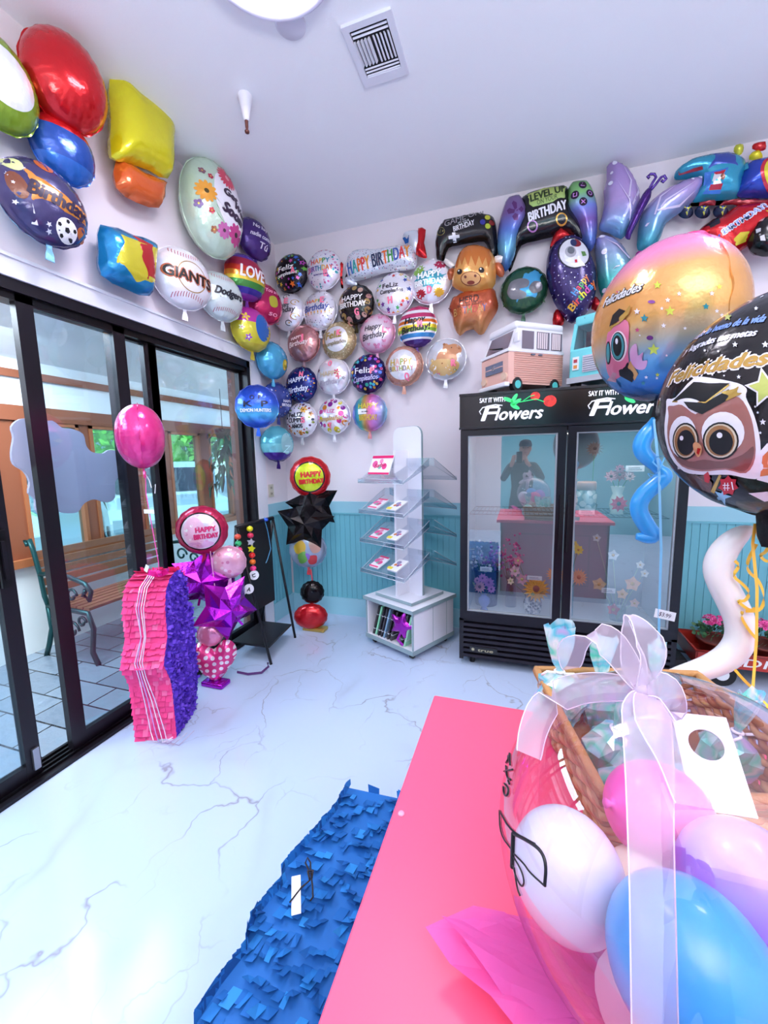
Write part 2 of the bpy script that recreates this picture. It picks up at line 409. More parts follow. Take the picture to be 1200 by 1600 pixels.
# ================= ROOM =================
X1, Y0 = 5.2, -6.6
def m_wall(c, bump=(160, .12, .003), rough=.75): return mat(c, rough, 0, bump=bump)
WHITE = m_wall('#e9e0e8'); CEILM = m_wall('#f6f8ff'); TEAL = mat('#74bccb', .5); TEALB = mat('#9ccfdf', .45); TEALW = mat('#6fb4c2', .6)
def m_marble():
    m, nt, b = newmat('marble'); setp(b, rough=.16, spec=.5)
    tc = nt.nodes.new('ShaderNodeTexCoord')
    def noise(sc, det, w=None, rg=.5):
        n = nt.nodes.new('ShaderNodeTexNoise'); n.inputs['Scale'].default_value = sc; n.inputs['Detail'].default_value = det; n.inputs['Roughness'].default_value = rg
        nt.links.new((w or tc.outputs['Object']), n.inputs['Vector']); return n
    def warp(sc, am, off):
        n = noise(sc, 4); sb = nt.nodes.new('ShaderNodeVectorMath'); sb.operation = 'MULTIPLY_ADD'
        sb.inputs[1].default_value = (am, am, am); nt.links.new(n.outputs['Color'], sb.inputs[0]); nt.links.new(tc.outputs['Object'], sb.inputs[2])
        ad = nt.nodes.new('ShaderNodeVectorMath'); ad.operation = 'ADD'; ad.inputs[1].default_value = off; nt.links.new(sb.outputs[0], ad.inputs[0]); return ad.outputs[0]
    def veins(sc, am, off, wd, wsc):
        mp = nt.nodes.new('ShaderNodeMapping'); mp.inputs['Scale'].default_value = (1.0, .62, 1); mp.inputs['Rotation'].default_value = (0, 0, .5)
        nt.links.new(warp(wsc, am, off), mp.inputs[0])
        v = nt.nodes.new('ShaderNodeTexVoronoi'); v.voronoi_dimensions = '2D'; v.feature = 'DISTANCE_TO_EDGE'; v.inputs['Scale'].default_value = sc
        nt.links.new(mp.outputs[0], v.inputs['Vector'])
        mr = nt.nodes.new('ShaderNodeMapRange'); mr.inputs[1].default_value = 0; mr.inputs[2].default_value = wd; mr.inputs[3].default_value = 1; mr.inputs[4].default_value = 0
        nt.links.new(v.outputs['Distance'], mr.inputs[0])
        pw = nt.nodes.new('ShaderNodeMath'); pw.operation = 'POWER'; pw.inputs[1].default_value = 1.6; nt.links.new(mr.outputs[0], pw.inputs[0])
        return pw.outputs[0]
    def mul(a, bb):
        x = nt.nodes.new('ShaderNodeMath'); x.operation = 'MULTIPLY'; nt.links.new(a, x.inputs[0])
        if isinstance(bb, float): x.inputs[1].default_value = bb
        else: nt.links.new(bb, x.inputs[1])
        return x.outputs[0]
    def mask(sc, lo, hi, off):
        ad = nt.nodes.new('ShaderNodeVectorMath'); ad.operation = 'ADD'; ad.inputs[1].default_value = (off, off, 0); nt.links.new(tc.outputs['Object'], ad.inputs[0])
        n = noise(sc, 2, ad.outputs[0]); mr = nt.nodes.new('ShaderNodeMapRange'); mr.inputs[1].default_value = lo; mr.inputs[2].default_value = hi
        nt.links.new(n.outputs['Fac'], mr.inputs[0]); return mr.outputs[0]
    v1 = mul(veins(2.3, .55, (0, 0, 0), .018, 2.6), mask(2.2, .44, .60, 3.))
    v2 = mul(mul(veins(4.1, .40, (5, 2, 0), .026, 4.2), mask(2.6, .50, .66, 9.)), .6)
    v3 = mul(mul(veins(1.3, .5, (9, 4, 0), .10, 1.9), mask(1.5, .45, .7, 1.)), .28)
    s1 = nt.nodes.new('ShaderNodeMath'); s1.operation = 'MAXIMUM'; nt.links.new(v1, s1.inputs[0]); nt.links.new(v2, s1.inputs[1])
    s2 = nt.nodes.new('ShaderNodeMath'); s2.operation = 'MAXIMUM'; nt.links.new(s1.outputs[0], s2.inputs[0]); nt.links.new(v3, s2.inputs[1])
    mx = nt.nodes.new('ShaderNodeMix'); mx.data_type = 'RGBA'; mx.inputs[6].default_value = lin('#bccce8'); mx.inputs[7].default_value = lin('#8d8793')
    nt.links.new(mul(s2.outputs[0], .85), mx.inputs[0]); nt.links.new(mx.outputs[2], b.inputs['Base Color'])
    return m
struct('floor', MB().box((-.0, Y0, -.1), (X1, 0, 0), m_marble()))
struct('ceiling', MB().box((-.1, Y0-.1, CEIL), (X1+.1, .1, CEIL+.1), CEILM))
struct('wall_back', MB().box((-.1, 0, -.1), (X1+.1, .12, CEIL), WHITE))
struct('wall_right', MB().box((X1, Y0, 0), (X1+.1, 0, CEIL), WHITE))
struct('wall_front', MB().box((0, Y0-.1, 0), (1.9, Y0, CEIL), WHITE).box((1.9, Y0-.1, 0), (X1, Y0, CEIL), TEALW))
DT = 2.42      # top of door opening
struct('wall_left', MB().box((-.12, Y0, DT), (0, 0, CEIL), WHITE).box((-.12, -.50, 0), (0, 0, DT), WHITE).box((-.12, Y0, 0), (0, -4.6, DT), WHITE))
# wainscot: beadboard with vertical grooves, cap band and baseboard
def bead(x0, x1, y, name):
    mb = MB(); mb.box((x0, y-.012, .17), (x1, y, 1.04), TEAL)
    x = x0+.02
    while x < x1:
        mb.box((x, y-.018, .17), (x+.048, y-.012, 1.035), TEAL); x += .054
    mb.box((x0, y-.022, 1.035), (x1, y, 1.155), TEALB); mb.box((x0, y-.028, 1.03), (x1, y-.0, 1.045), TEAL)
    return struct(name, mb)
bead(0.03, 3.5+1.7, 0, 'trim_1')
struct('baseboard_back', MB().box((0.0, -.03, 0), (X1, 0, .18), TEALB))
mb = MB(); mb.box((0, -.38, .17), (.012, -.02, 1.04), TEAL)
y = -.37
while y < -.05: mb.box((.012, y, .17), (.018, y+.048, 1.035), TEAL); y += .054
mb.box((0, -.38, 1.035), (.022, -.02, 1.155), TEALB); mb.box((0, -.38, 1.03), (.028, -.02, 1.045), TEAL)
struct('trim_2', mb)
struct('baseboard_left', MB().box((0, -.38, 0), (.03, -.03, .18), TEALB))
TRW = mat('#dfe0ea', .5)
struct('trim_3', MB().box((0, -.52, 0), (.025, -.385, DT), TRW).box((0, -4.7, DT), (.025, -.385, DT+.085), TRW).box((.0, -4.7, DT+.085), (.035, -.385, DT+.10), TRW))
struct('baseboard_right', MB().box((X1-.03, Y0, 0), (X1, 0, .16), TEALB))
# ---- black sliding glass doors in the left wall
BLK = mat('#17121a', .35, .3); BLK2 = mat('#0c0a0e', .3, .3); GL = m_glass('#eef6fa', None, 0, 1.35)
mb = MB(); mb.box((-.12, -4.6, DT-.055), (.012, -.52, DT), BLK).box((-.10, -4.6, DT-.09), (-.01, -.52, DT-.055), BLK2)
mb.box((-.12, -.56, 0), (.012, -.52, DT), BLK); mb.box((-.12, -4.6, 0), (.012, -4.54, DT), BLK)
mb.box((-.13, -4.6, 0), (.05, -.52, .018), BLK)
for k in range(4): mb.box((-.10+.035*k, -4.6, .018), (-.09+.035*k, -.52, .032), BLK2)
struct('trim_4', mb)     # track and head frame
WOODJ = mat('#6a4034', .55, bump=(30, .2, .004))
struct('trim_5', MB().box((-.20, -.56, 0), (-.121, -.30, 2.55), WOODJ))
def door(n, ya, yb, x, sl=.07, sr=.07, handle=False, bot=.075):
    d = thing('door_%d' % n, None, None); d['kind'] = 'structure'
    fr = MB(); fr.box((x-.02, ya, .02), (x+.02, ya+sl, DT-.05), BLK).box((x-.02, yb-sr, .02), (x+.02, yb, DT-.05), BLK)
    fr.box((x-.018, ya+sl, .02), (x+.018, yb-sr, .02+bot), BLK).box((x-.018, ya+sl, DT-.10), (x+.018, yb-sr, DT-.05), BLK)
    fr.build('frame', d)
    MB().box((x-.003, ya+sl, .02+bot), (x+.003, yb-sr, DT-.10), GL).build('pane', d)
    if handle:
        MB().box((x+.02, ya+.012, 1.0), (x+.034, ya+.05, 1.26), BLK2).box((x+.034, ya+.02, 1.04), (x+.05, ya+.032, 1.22), BLK).build('handle', d)
        MB().box((x+.02, ya+.028, .10), (x+.03, ya+.055, .20), mat('#9a9aa0', .3, .8)).build('latch', d)
door(1, -1.525, -.56, -.075, .09, .03)
door(2, -2.25, -1.69, -.03, .075, .075)
door(3, -1.76, -1.43, -.075+.0, .065, .06)
door(4, -3.45, -2.40, -.03, .07, .065, False)
_d = MB().box((-.005, -2.462, 1.0), (.008, -2.425, 1.27), BLK2).box((.008, -2.452, 1.04), (.022, -2.437, 1.22), BLK).build('door_5'); _d['kind'] = 'structure'
MB_ = MB().box((-.008, -2.44, .06), (.006, -2.412, .17), mat('#9a9aa0', .3, .8)).build('door_6'); MB_['kind'] = 'structure'
door(7, -4.54, -3.40, -.075, .07, .07)
# ---- ceiling things
t = thing('ceiling_vent', 'white square louvred air vent in the ceiling', 'vent', (1.527, -1.415, CEIL)); t.rotation_euler = (0, 0, 0)
VW = mat('#e2e4f2', .5)
mb = MB()
for a, b in (((-.125, -.165), (.125, -.135)), ((-.125, .115), (.125, .165)), ((-.125, -.135), (-.095, .115)), ((.095, -.135), (.125, .115))):
    mb.box((a[0], a[1], -.014), (b[0], b[1], 0), VW)
mb.build('frame', t)
MB().box((-.095, -.135, -.002), (.095, .115, -.0005), mat('#1b1a22', .8)).build('backing', t)
for k in range(10):
    x = -.088+k*.0185; s_ = MB(); s_.box((-.0012, -.075, -.014), (.0012, .055, .002), VW, Matrix.Translation((x, 0, 0)) @ Matrix.Rotation(.5 if k < 5 else -.5, 4, 'Y') @ Matrix.Scale(3, 4, (1, 0, 0))); s_.build('slat', t)
for yy, r_ in ((.072, .5), (.09, .5), (.108, .5), (-.092, -.5), (-.112, -.5)):
    s_ = MB(); s_.box((-.09, -.004, -.010), (.09, .004, -.004), VW, Matrix.Translation((0, yy, 0)) @ Matrix.Rotation(r_, 4, 'X')); s_.build('slat', t)
t = thing('ceiling_sprinkler', 'white cone escutcheon with a brown sprinkler head hanging from the ceiling', 'sprinkler', (.742, -1.419, CEIL))
MB().lathe([(.04, 0), (.04, -.012), (.03, -.05), (.018, -.11), (.014, -.125), (0, -.125)], mat('#eceaf4', .5)).build('cone', t)
MB().lathe([(.010, -.122), (.009, -.155), (.006, -.17), (.013, -.178), (.012, -.186), (0, -.188)], mat('#6b4038', .4, .5)).build('head', t)
t = thing('ceiling_cover_plate', 'round white cover plate beside the glowing ceiling light', 'cover plate', (1.184, -1.666, CEIL))
MB().lathe([(.072, 0), (.072, -.006), (.064, -.012), (.0, -.012)], mat('#dcdcec', .5)).build('plate', t)
t = thing('ceiling_light', 'round glowing white ceiling light at the top edge', 'ceiling light', (1.26, -2.0, CEIL))
MB().lathe([(.30, 0), (.30, -.03), (.285, -.045), (.27, -.03), (.27, 0)], mat('#d9d6ee', .5), n=40).build('rim', t)
MB().lathe([(.0, -.028), (.27, -.028)], mat('#ffffff', .5, emit=9.0), n=40).build('diffuser', t)
MB().box((-.27, -.022, -.045), (.27, .022, -.03), mat('#cfcbe6', .5), Matrix.Rotation(1.0, 4, 'Z')).build('bar', t)
# outlet
t = thing('wall_outlet', 'beige double outlet plate on the white wall beside the glass doors', 'outlet', (0, -.29, 1.28)); 
mb = MB().box((0, -.04, -.06), (.006, .04, .06), mat('#cfc8b8', .5)); mb.build('plate', t)
mb = MB()
for z_ in (-.028, .028): mb.box((.006, -.018, z_-.014), (.0085, .018, z_+.014), mat('#b8b0a0', .5)).box((.0085, -.010, z_-.006), (.009, -.006, z_+.006), BLK).box((.0085, .006, z_-.006), (.009, .010, z_+.006), BLK)
mb.build('socket', t)

# ================= PORCH AND OUTSIDE =================
XW = -1.62
SL = None
def m_slate():
    m, nt, b = newmat('slate'); setp(b, rough=.13, spec=1.0)
    tc = nt.nodes.new('ShaderNodeTexCoord'); mp = nt.nodes.new('ShaderNodeMapping'); mp.inputs['Rotation'].default_value = (0, 0, .0)
    nt.links.new(tc.outputs['Object'], mp.inputs[0])
    br = nt.nodes.new('ShaderNodeTexBrick'); br.inputs['Scale'].default_value = 1.0; br.inputs['Brick Width'].default_value = .42; br.inputs['Row Height'].default_value = .21; br.inputs['Mortar Size'].default_value = .006
    br.inputs['Color1'].default_value = lin('#6c7a88'); br.inputs['Color2'].default_value = lin('#8795a2'); br.inputs['Mortar'].default_value = lin('#20242a')
    nt.links.new(mp.outputs[0], br.inputs['Vector']); nt.links.new(br.outputs['Color'], b.inputs['Base Color'])
    n = nt.nodes.new('ShaderNodeTexNoise'); n.inputs['Scale'].default_value = 9; n.inputs['Detail'].default_value = 4; nt.links.new(tc.outputs['Object'], n.inputs['Vector'])
    ad = nt.nodes.new('ShaderNodeMath'); ad.operation = 'SUBTRACT'; nt.links.new(n.outputs['Fac'], ad.inputs[0]); nt.links.new(br.outputs['Fac'], ad.inputs[1])
    bp = nt.nodes.new('ShaderNodeBump'); bp.inputs['Strength'].default_value = .6; bp.inputs['Distance'].default_value = .02; nt.links.new(ad.outputs[0], bp.inputs['Height']); nt.links.new(bp.outputs['Normal'], b.inputs['Normal'])
    return m
PY0, PY1 = -5.6, 1.9
struct('floor_porch', MB().box((XW-.1, PY0, -.11), (-.0001, PY1, -.012), m_slate()))
WOOD = mat('#8d4f33', .5, bump=(25, .3, .004)); WOOD2 = mat('#a9643c', .5, bump=(25, .3, .004)); CRM = mat('#e9ece8', .7)
PW = mat('#eef3f6', .8)
wins = [(-3.3, -2.35), (-2.2, -1.56), (-1.40, -.90), (-.80, -.38), (-.28, -.02), (.12, .60), (.76, 1.17)]
Z0, Z1 = .80, 1.93
mb = MB(); mb.box((XW-.1, PY0, -.02), (XW, PY1, .74), CRM)
mb.box((XW-.1, PY0, 2.05), (XW, PY1, 2.42), PW)
mb.build('wall_porch')['kind'] = 'structure'
mb = MB(); ys = [PY0]+[a for w in wins for a in w]+[PY1]
for i in range(0, len(ys), 2): mb.box((XW-.09, ys[i], .74), (XW+.0, ys[i+1], 2.05), WOOD)
mb.box((XW-.12, PY0, .735), (XW+.05, PY1, Z0), WOOD2).box((XW-.09, PY0, Z1), (XW+.02, PY1, 2.05), WOOD).box((XW-.05, PY0, 2.27), (XW+.03, PY1, 2.33), WOOD)
mb.build('trim_6')['kind'] = 'structure'
for i, (a, b) in enumerate(wins):
    w = thing('window_%d' % (i+1), None, None); w['kind'] = 'structure'; f = MB()
    for y in (a, b-.03): f.box((XW-.07, y, Z0), (XW+.012, y+.03, Z1), WOOD2)
    f.box((XW-.07, a, Z0), (XW+.012, b, Z0+.03), WOOD2).box((XW-.07, a, Z1-.03), (XW+.012, b, Z1), WOOD2); f.build('frame', w)
    MB().box((XW-.04, a+.03, Z0+.03), (XW-.036, b-.03, Z1-.03), m_glass('#e4f6f4', None, 0, 1.3)).build('pane', w)
# sloping porch ceiling and end walls
v = [(XW, PY0, 2.42), (XW, PY1, 2.42), (-.125, PY1, 2.95), (-.125, PY0, 2.95)]
mb = MB().add(v+[(a, b, c+.06) for a, b, c in v], [(0, 1, 2, 3), (7, 6, 5, 4), (0, 4, 5, 1), (2, 6, 7, 3)], PW); mb.build('ceiling_porch')['kind'] = 'structure'
mb = MB().box((XW, PY1, 0), (0, PY1+.06, 3.0), PW); mb.build('wall_porch_end')['kind'] = 'structure'
# ground outside
def m_asph():
    return mat('#a9b4ba', .8, bump=(60, .3, .01))
struct('ground', MB().box((-60, -30, -.35), (XW-.1, 40, -.15), m_asph()))
# bench in the porch
def bench():
    t = thing('porch_bench', 'wooden slatted bench with green cast iron arms in the porch', 'bench', (-1.42, -.84, -.012))
    W = mat('#8a5a3e', .5, bump=(40, .3, .004)); G = mat('#1d4a4a', .35, .6)
    L = .62
    for k in range(5):
        z = .52+k*.075; x = -.0-.02*k
        MB().box((x-.012, -L, z), (x+.012, L, z+.058), W).build('back_slat', t)
    for k in range(6):
        x = .06+k*.075; MB().box((x, -L, .435), (x+.06, L, .457), W).build('seat_slat', t)
    for s_ in (-1, 1):
        m_ = MB(); y = s_*(L+.015)
        P = lambda L_: [(a, y, b) for a, b in L_]
        m_.tube(P([(-.10, .93), (-.12, .97), (-.07, .98), (-.045, .90), (.0, .70), (.02, .52), (.05, .44)]), .018, G)
        m_.tube(P([(.05, .44), (.5, .42), (.54, .30), (.50, .10), (.55, 0)]), .02, G); m_.tube(P([(.05, .44), (.06, .25), (.0, .1), (-.05, 0)]), .02, G)
        m_.tube(P([(.0, .70), (.15, .72), (.35, .70), (.50, .66), (.56, .60), (.53, .53), (.47, .56), (.50, .61)]), .018, G)
        for cx, cz, r in ((.18, .58, .075), (.34, .55, .06), (.12, .30, .07), (.30, .26, .08), (.42, .34, .05)):
            m_.tube([(cx+r*cos(q*.5)*(1-q*.05), y, cz+r*sin(q*.5)*(1-q*.05)) for q in range(14)], .011, G, 6)
        m_.build('cast_arm', t)
bench()
# cloud cut-out just outside the glass
cp = [(50, 860), (60, 790), (50, 740), (90, 705), (150, 705), (180, 720), (240, 712), (285, 745), (330, 750), (385, 775), (400, 830), (430, 860), (480, 865), (505, 850), (545, 855), (572, 890), (565, 960), (535, 1000), (535, 1070), (500, 1095), (440, 1080), (390, 1100), (360, 1140), (300, 1145), (240, 1130), (200, 1160), (165, 1130), (160, 1080), (130, 1050), (135, 1000), (110, 950), (60, 915)]
pp = [at(x/3, 420+y/3, 0, -.105) for x, y in cp]
mb = MB().prism(smooth_poly([(p.y, p.z) for p in pp]), -.112, -.0965, m_sheer('#b4b4c6', .93), axis=0)
tag(mb.build('cloud_cutout'), 'large grey cloud shaped cut-out standing behind the glass doors', 'cut-out')
# hanging plant
t = thing('hanging_plant', 'dark green leafy plant hanging in front of the rightmost porch window', 'plant', (-1.35, .72, 0))
mb = MB(); random.seed(3); LG = [mat(c, .5) for c in ('#2c4a35', '#3d6446', '#1d3528')]
for k in range(90):
    a = random.random()*6.28; r = random.random()*.16; z = 1.98-random.random()*.75; L_ = .12+random.random()*.12
    p = Vector((r*cos(a), r*sin(a), z)); q = p+Vector((cos(a)*.08, sin(a)*.08, -L_)); sd = Vector((-sin(a), cos(a), 0))*(.018+random.random()*.014)
    md = (p+q)/2+Vector((cos(a)*.03, sin(a)*.03, .02)); mb.add([p, md-sd, q, md+sd], [(0, 1, 2, 3)], LG[k % 3], smooth=True)
mb.build('foliage', t); MB().lathe([(.0, 1.86), (.07, 1.86), (.10, 1.98), (.09, 1.98)], mat('#5b4a3c', .7)).build('basket', t)
MB().cyl((0, 0, 1.98), (0, 0, 2.48), .004, mat('#3a3a3a')).build('hanger', t)
# cars
def car(x, y, rz, label):
    t = thing('parked_car', label, 'car', (x, y, -.15), rz, None)
    W = mat('#e9edf0', .2, .1, coat=.8); D = mat('#2c3a44', .15, .2); T = mat('#1a1a1c', .7); Al = mat('#a0a4aa', .3, .8)
    side = [(-2.3, .35), (-2.35, .75), (-2.25, 1.05), (-2.15, 1.25), (-1.75, 1.68), (-1.2, 1.76), (.1, 1.74), (.45, 1.65), (1.05, 1.15), (2.0, 1.02), (2.3, .85), (2.35, .45), (2.2, .32)]
    mb = MB(); n = len(side); vs = []
    for yy, sc in ((-.93, 0), (-.80, 1), (.80, 1), (.93, 0)):
        for a, b in side:
            vs.append((a*(.985 if sc else 1), yy if b < 1.2 or not sc else yy, b if sc else min(b, 1.12)))
    fs = [(i*n+k, i*n+(k+1) % n, (i+1)*n+(k+1) % n, (i+1)*n+k) for i in range(3) for k in range(n)]
    mb.add(vs, fs, W); 
    for yy in (-.93, .93): mb.prism([(a, min(b, 1.12)) for a, b in side if b <= 1.13]+[], yy-.001, yy+.001, W)
    mb.build('body', t)
    g = MB()
    for s_ in (-1, 1):
        for P in ([(-1.95, 1.16), (-1.68, 1.6), (-1.05, 1.66), (-1.05, 1.16)], [(-.98, 1.16), (-.98, 1.66), (-.1, 1.66), (-.1, 1.16)], [(-.03, 1.16), (-.03, 1.65), (.36, 1.58), (.86, 1.16)]):
            vv = [(a, s_*(.935-(b-1.12)*.26), b) for a, b in P]; g.add(vv, [(0, 1, 2, 3)], D)
    g.add([(1.0, -.76, 1.2), (1.0, .76, 1.2), (.52, .72, 1.63), (.52, -.72, 1.63)], [(0, 1, 2, 3)], D); g.build('windows', t)
    l = MB()
    for s_ in (-1, 1): l.box((2.15, s_*.75-.15, .72), (2.33, s_*.75+.15, .9), mat('#ccd8e0', .1, .4))
    l.box((2.3, -.5, .5), (2.37, .5, .8), D); l.build('front_lights', t)
    for a in (-1.42, 1.42):
        for s_ in (-1, 1):
            w = MB(); w.cyl((a, s_*.72, .36), (a, s_*.95, .36), .36, T, 28).cyl((a, s_*.95, .36), (a, s_*.965, .36), .22, Al, 20)
            for k in range(6):
                q = k*pi/3; w.box((a-.03, s_*.966-.004, .36), (a+.03, s_*.966+.004, .57), T, Matrix.Translation((a, 0, .36)) @ Matrix.Rotation(q, 4, 'Y') @ Matrix.Translation((-a, 0, -.36)))
            w.build('wheel', t)
    for s_ in (-1, 1): MB().box((.55, s_*.95-.06, 1.1), (.7, s_*.95+.10*s_, 1.25), W).build('mirror', t)
car(-4.7, 2.7, radians(-35), 'white car seen through the porch windows right of the pink balloon')
car(-5.4, -.5, radians(-18), 'white car parked behind the middle of the porch windows')
car(-11.0, -1.6, radians(-40), 'white car parked farthest back in the row outside')
def tree(x, y, h, r, label, seed, cols):
    random.seed(seed); t = thing('tree', label, 'tree', (x, y, -.2)); mb = MB()
    mb.tube([(0, 0, 0), (.1, 0, h*.3), (0, .1, h*.6)], [.2, .15, .08], mat('#5a4636', .9)).build('trunk', t)
    f = MB(); ms = [mat(c, .6) for c in cols]
    for k in range(1500):
        d = Vector((random.gauss(0, 1), random.gauss(0, 1), random.gauss(0, .8))).normalized()*r*(.5+.5*random.random()); c = d+Vector((0, 0, h*.7))
        a = Vector((random.gauss(0, 1), random.gauss(0, 1), random.gauss(0, 1))).normalized(); b = a.orthogonal().normalized(); s_ = .12+.12*random.random()
        f.add([c-a*s_, c-b*s_*.6, c+a*s_, c+b*s_*.6], [(0, 1, 2, 3)], ms[k % len(ms)])
    f.build('foliage', t)
tree(-11, 7.0, 4.2, 2.4, 'bright green tree behind the parked cars at right', 1, ('#7fd84a', '#55b038', '#a6e86a'))
tree(-15, 1.8, 4.0, 2.2, 'darker green tree behind the parked cars at left', 2, ('#3f8a55', '#6fbf63', '#2f6d52'))
tree(-15.5, 15.0, 5, 2.8, 'tall green tree farthest back across the parking lot', 4, ('#4f9a4a', '#86cf5a', '#2f6d42'))
t = thing('shop_building', 'low pale building across the parking lot behind the cars', 'building', (-22, 6, -.2))
MB().box((-2, -14, 0), (2, 16, 3.6), mat('#cfd8dc', .8)).build('wall', t); MB().box((-2.4, -14.5, 3.6), (2.6, 16.5, 4.0), mat('#5f8f96', .6)).build('roof', t)
for k in range(8): MB().box((2.0, -13+3.6*k, .9), (2.05, -11+3.6*k, 2.6), mat('#3f565e', .2)).build('window', t)

# ================= LIGHT =================
w = bpy.data.worlds.new('world'); S.world = w; w.use_nodes = True
bg = w.node_tree.nodes['Background']
tcw = w.node_tree.nodes.new('ShaderNodeTexCoord'); spw = w.node_tree.nodes.new('ShaderNodeSeparateXYZ'); w.node_tree.links.new(tcw.outputs['Generated'], spw.inputs[0])
rw = ramp(w.node_tree, [(0, '#d8ecf2'), (.08, '#d6f0fb'), (.4, '#8fc8f4'), (1, '#6fb2ee')], 'LINEAR'); w.node_tree.links.new(spw.outputs[2], rw.inputs[0]); w.node_tree.links.new(rw.outputs[0], bg.inputs[0])
bg.inputs[1].default_value = 2.7
def lamp(kind, name, loc, power, color, size=None, rot=None, sy=None):
    l = bpy.data.lights.new(name, kind); l.energy = power; l.color = lin(color)[:3]
    if kind == 'AREA':
        l.size = size
        if sy: l.shape = 'RECTANGLE'; l.size_y = sy
    elif kind == 'SUN': l.angle = size
    o = bpy.data.objects.new(name, l); COL.objects.link(o); o.location = loc; o.rotation_euler = rot or (0, 0, 0); return o
lamp('SUN', 'sun', (0, 0, 10), 4.0, '#fff6ea', .03, (radians(40), radians(-12), radians(20)))
lamp('AREA', 'ceiling_lamp', (3.3, -4.9, CEIL-.03), 48, '#fff2f4', 3.2, sy=2.4)
lamp('AREA', 'ceiling_lamp', (3.6, -1.6, CEIL-.03), 18, '#f6f0ff', .5, sy=.5)
lamp('AREA', 'ceiling_lamp', (1.26, -2.0, CEIL-.06), 22, '#f6f0ff', .5)
lamp('AREA', 'porch_fill', (-.8, -2.6, 2.55), 150, '#dff0ff', .9, sy=2.5)  # fill light added to brighten the porch, stands for no real fixture
lamp('AREA', 'ceiling_fill', (3.0, -4.9, 2.3), 190, '#fffcf4', 1.6, (pi, 0, 0))  # added fill aimed upward to brighten the ceiling, not a fixture of the shop
# ================= BALLOONS ON THE WALLS =================
# round 18 inch foil balloons: centres are metres on the back wall
GB = 'round foil balloons pinned to the back wall'; GLW = 'round foil balloons pinned to the left wall and corner'
W_ = '#f3eff8'
def stars(cols, n, r0, r1, seed, rad=(.05, .11)):
    def d(mb, h, R):
        rr = random.Random(seed); done = []
        for k in range(n*6):
            a = rr.random()*6.28; q = r0+(r1-r0)*sqrt(rr.random()); u, v = q*cos(a)*R, q*sin(a)*R; s_ = R*(rad[0]+(rad[1]-rad[0])*rr.random())
            if any((u-x)**2+(v-y)**2 < (s_+z)**2*.8 for x, y, z in done): continue
            done.append((u, v, s_)); decal(mb, star(u, v, s_, rot=rr.random()), foil(cols[len(done) % len(cols)]), h, .001)
            if len(done) >= n: break
    return d
def dots(cols, n, r0, r1, seed, rad=(.03, .08), tri=False):
    def d(mb, h, R):
        rr = random.Random(seed); done = []
        for k in range(n*6):
            a = rr.random()*6.28; q = r0+(r1-r0)*sqrt(rr.random()); u, v = q*cos(a)*R, q*sin(a)*R; s_ = R*(rad[0]+(rad[1]-rad[0])*rr.random())
            if any((u-x)**2+(v-y)**2 < (s_+z)**2 for x, y, z in done): continue
            done.append((u, v, s_)); decal(mb, circ(u, v, s_, 12), foil(cols[len(done) % len(cols)]), h, .001)
            if len(done) >= n: break
    return d
def both(*fs):
    def d(mb, h, R):
        for f in fs: f(mb, h, R)
    return d
def flowers(spec):
    def d(mb, h, R):
        for u, v, r, n, c, cc in spec: petals(mb, u*R, v*R, r*R, n, foil(c, .2), foil(cc, .2), h, .5)
    return d
def candles(mb, h, R):
    cs = ['#2f9fb0', '#c2403a', '#e8a83a', '#3a5fa8', '#8fb84a', '#d8507a', '#e8d040', '#7a4aa8']
    for k in range(8):
        u = (-.7+.2*k)*R; lo = -sqrt(max(0, .86-(u/R)**2))*R; decal(mb, [(u-.04*R, lo), (u+.04*R, lo), (u+.04*R, -.28*R), (u-.04*R, -.28*R)], foil(cs[k]), h)
        decal(mb, circ(u, -.2*R, .035*R, 8, .07*R), foil('#f0b040'), h)
def splash(mb, h, R):
    for u, v, r, c in ((-.55, .45, .34, '#8fc04a'), (.5, .6, .30, '#c22a55'), (-.45, -.6, .28, '#c8283c'), (.45, -.62, .28, '#e8b030'), (0, 0, .52, '#45a6b8')):
        rr = random.Random(int(u*100)); P = []
        for k in range(22):
            a = 2*pi*k/22; q = r*(1 if k % 2 else .72)*(.85+.3*rr.random()); P.append(((u+q*cos(a)*(1.5 if r > .5 else 1))*R*.98, (v+q*sin(a)*.8)*R))
        P = [(a, b) if sqrt(a*a+b*b) < .93*R else (a*.93*R/sqrt(a*a+b*b), b*.93*R/sqrt(a*a+b*b)) for a, b in P]
        decal(mb, P, foil(c), h, .001+.0004*(r > .5))
def butterflies(mb, h, R):
    for k, (u, v, s_) in enumerate(((-.5, .62, .12), (-.2, .8, .08), (.3, .72, .13), (.6, .45, .10), (.72, .1, .09), (.1, -.72, .17), (-.35, -.6, .09), (.5, -.5, .10), (-.75, .3, .07), (.45, -.75, .09))):
        m = foil('#e58ab0'); u *= R; v *= R; s_ *= R
        for sg in (-1, 1):
            decal(mb, circ(u+sg*s_*.55, v+s_*.25, s_*.6, 10, s_*.4, sg*.6), m, h); decal(mb, circ(u+sg*s_*.4, v-s_*.4, s_*.38, 10, s_*.3), m, h, .0012)
def hearts_dots(mb, h, R): dots(['#d75a8a', '#7b4aa8', '#38a0a8', '#e6a0c0'], 40, .55, .93, 5, (.03, .07))(mb, h, R); dots(['#3a3a66', '#b06aa8'], 26, .5, .95, 8, (.012, .022))(mb, h, R)
def bdots(mb, h, R):
    dots(['#6a6a78', '#b9a9c8', '#a98a5a'], 60, .45, .93, 15, (.02, .03))(mb, h, R)
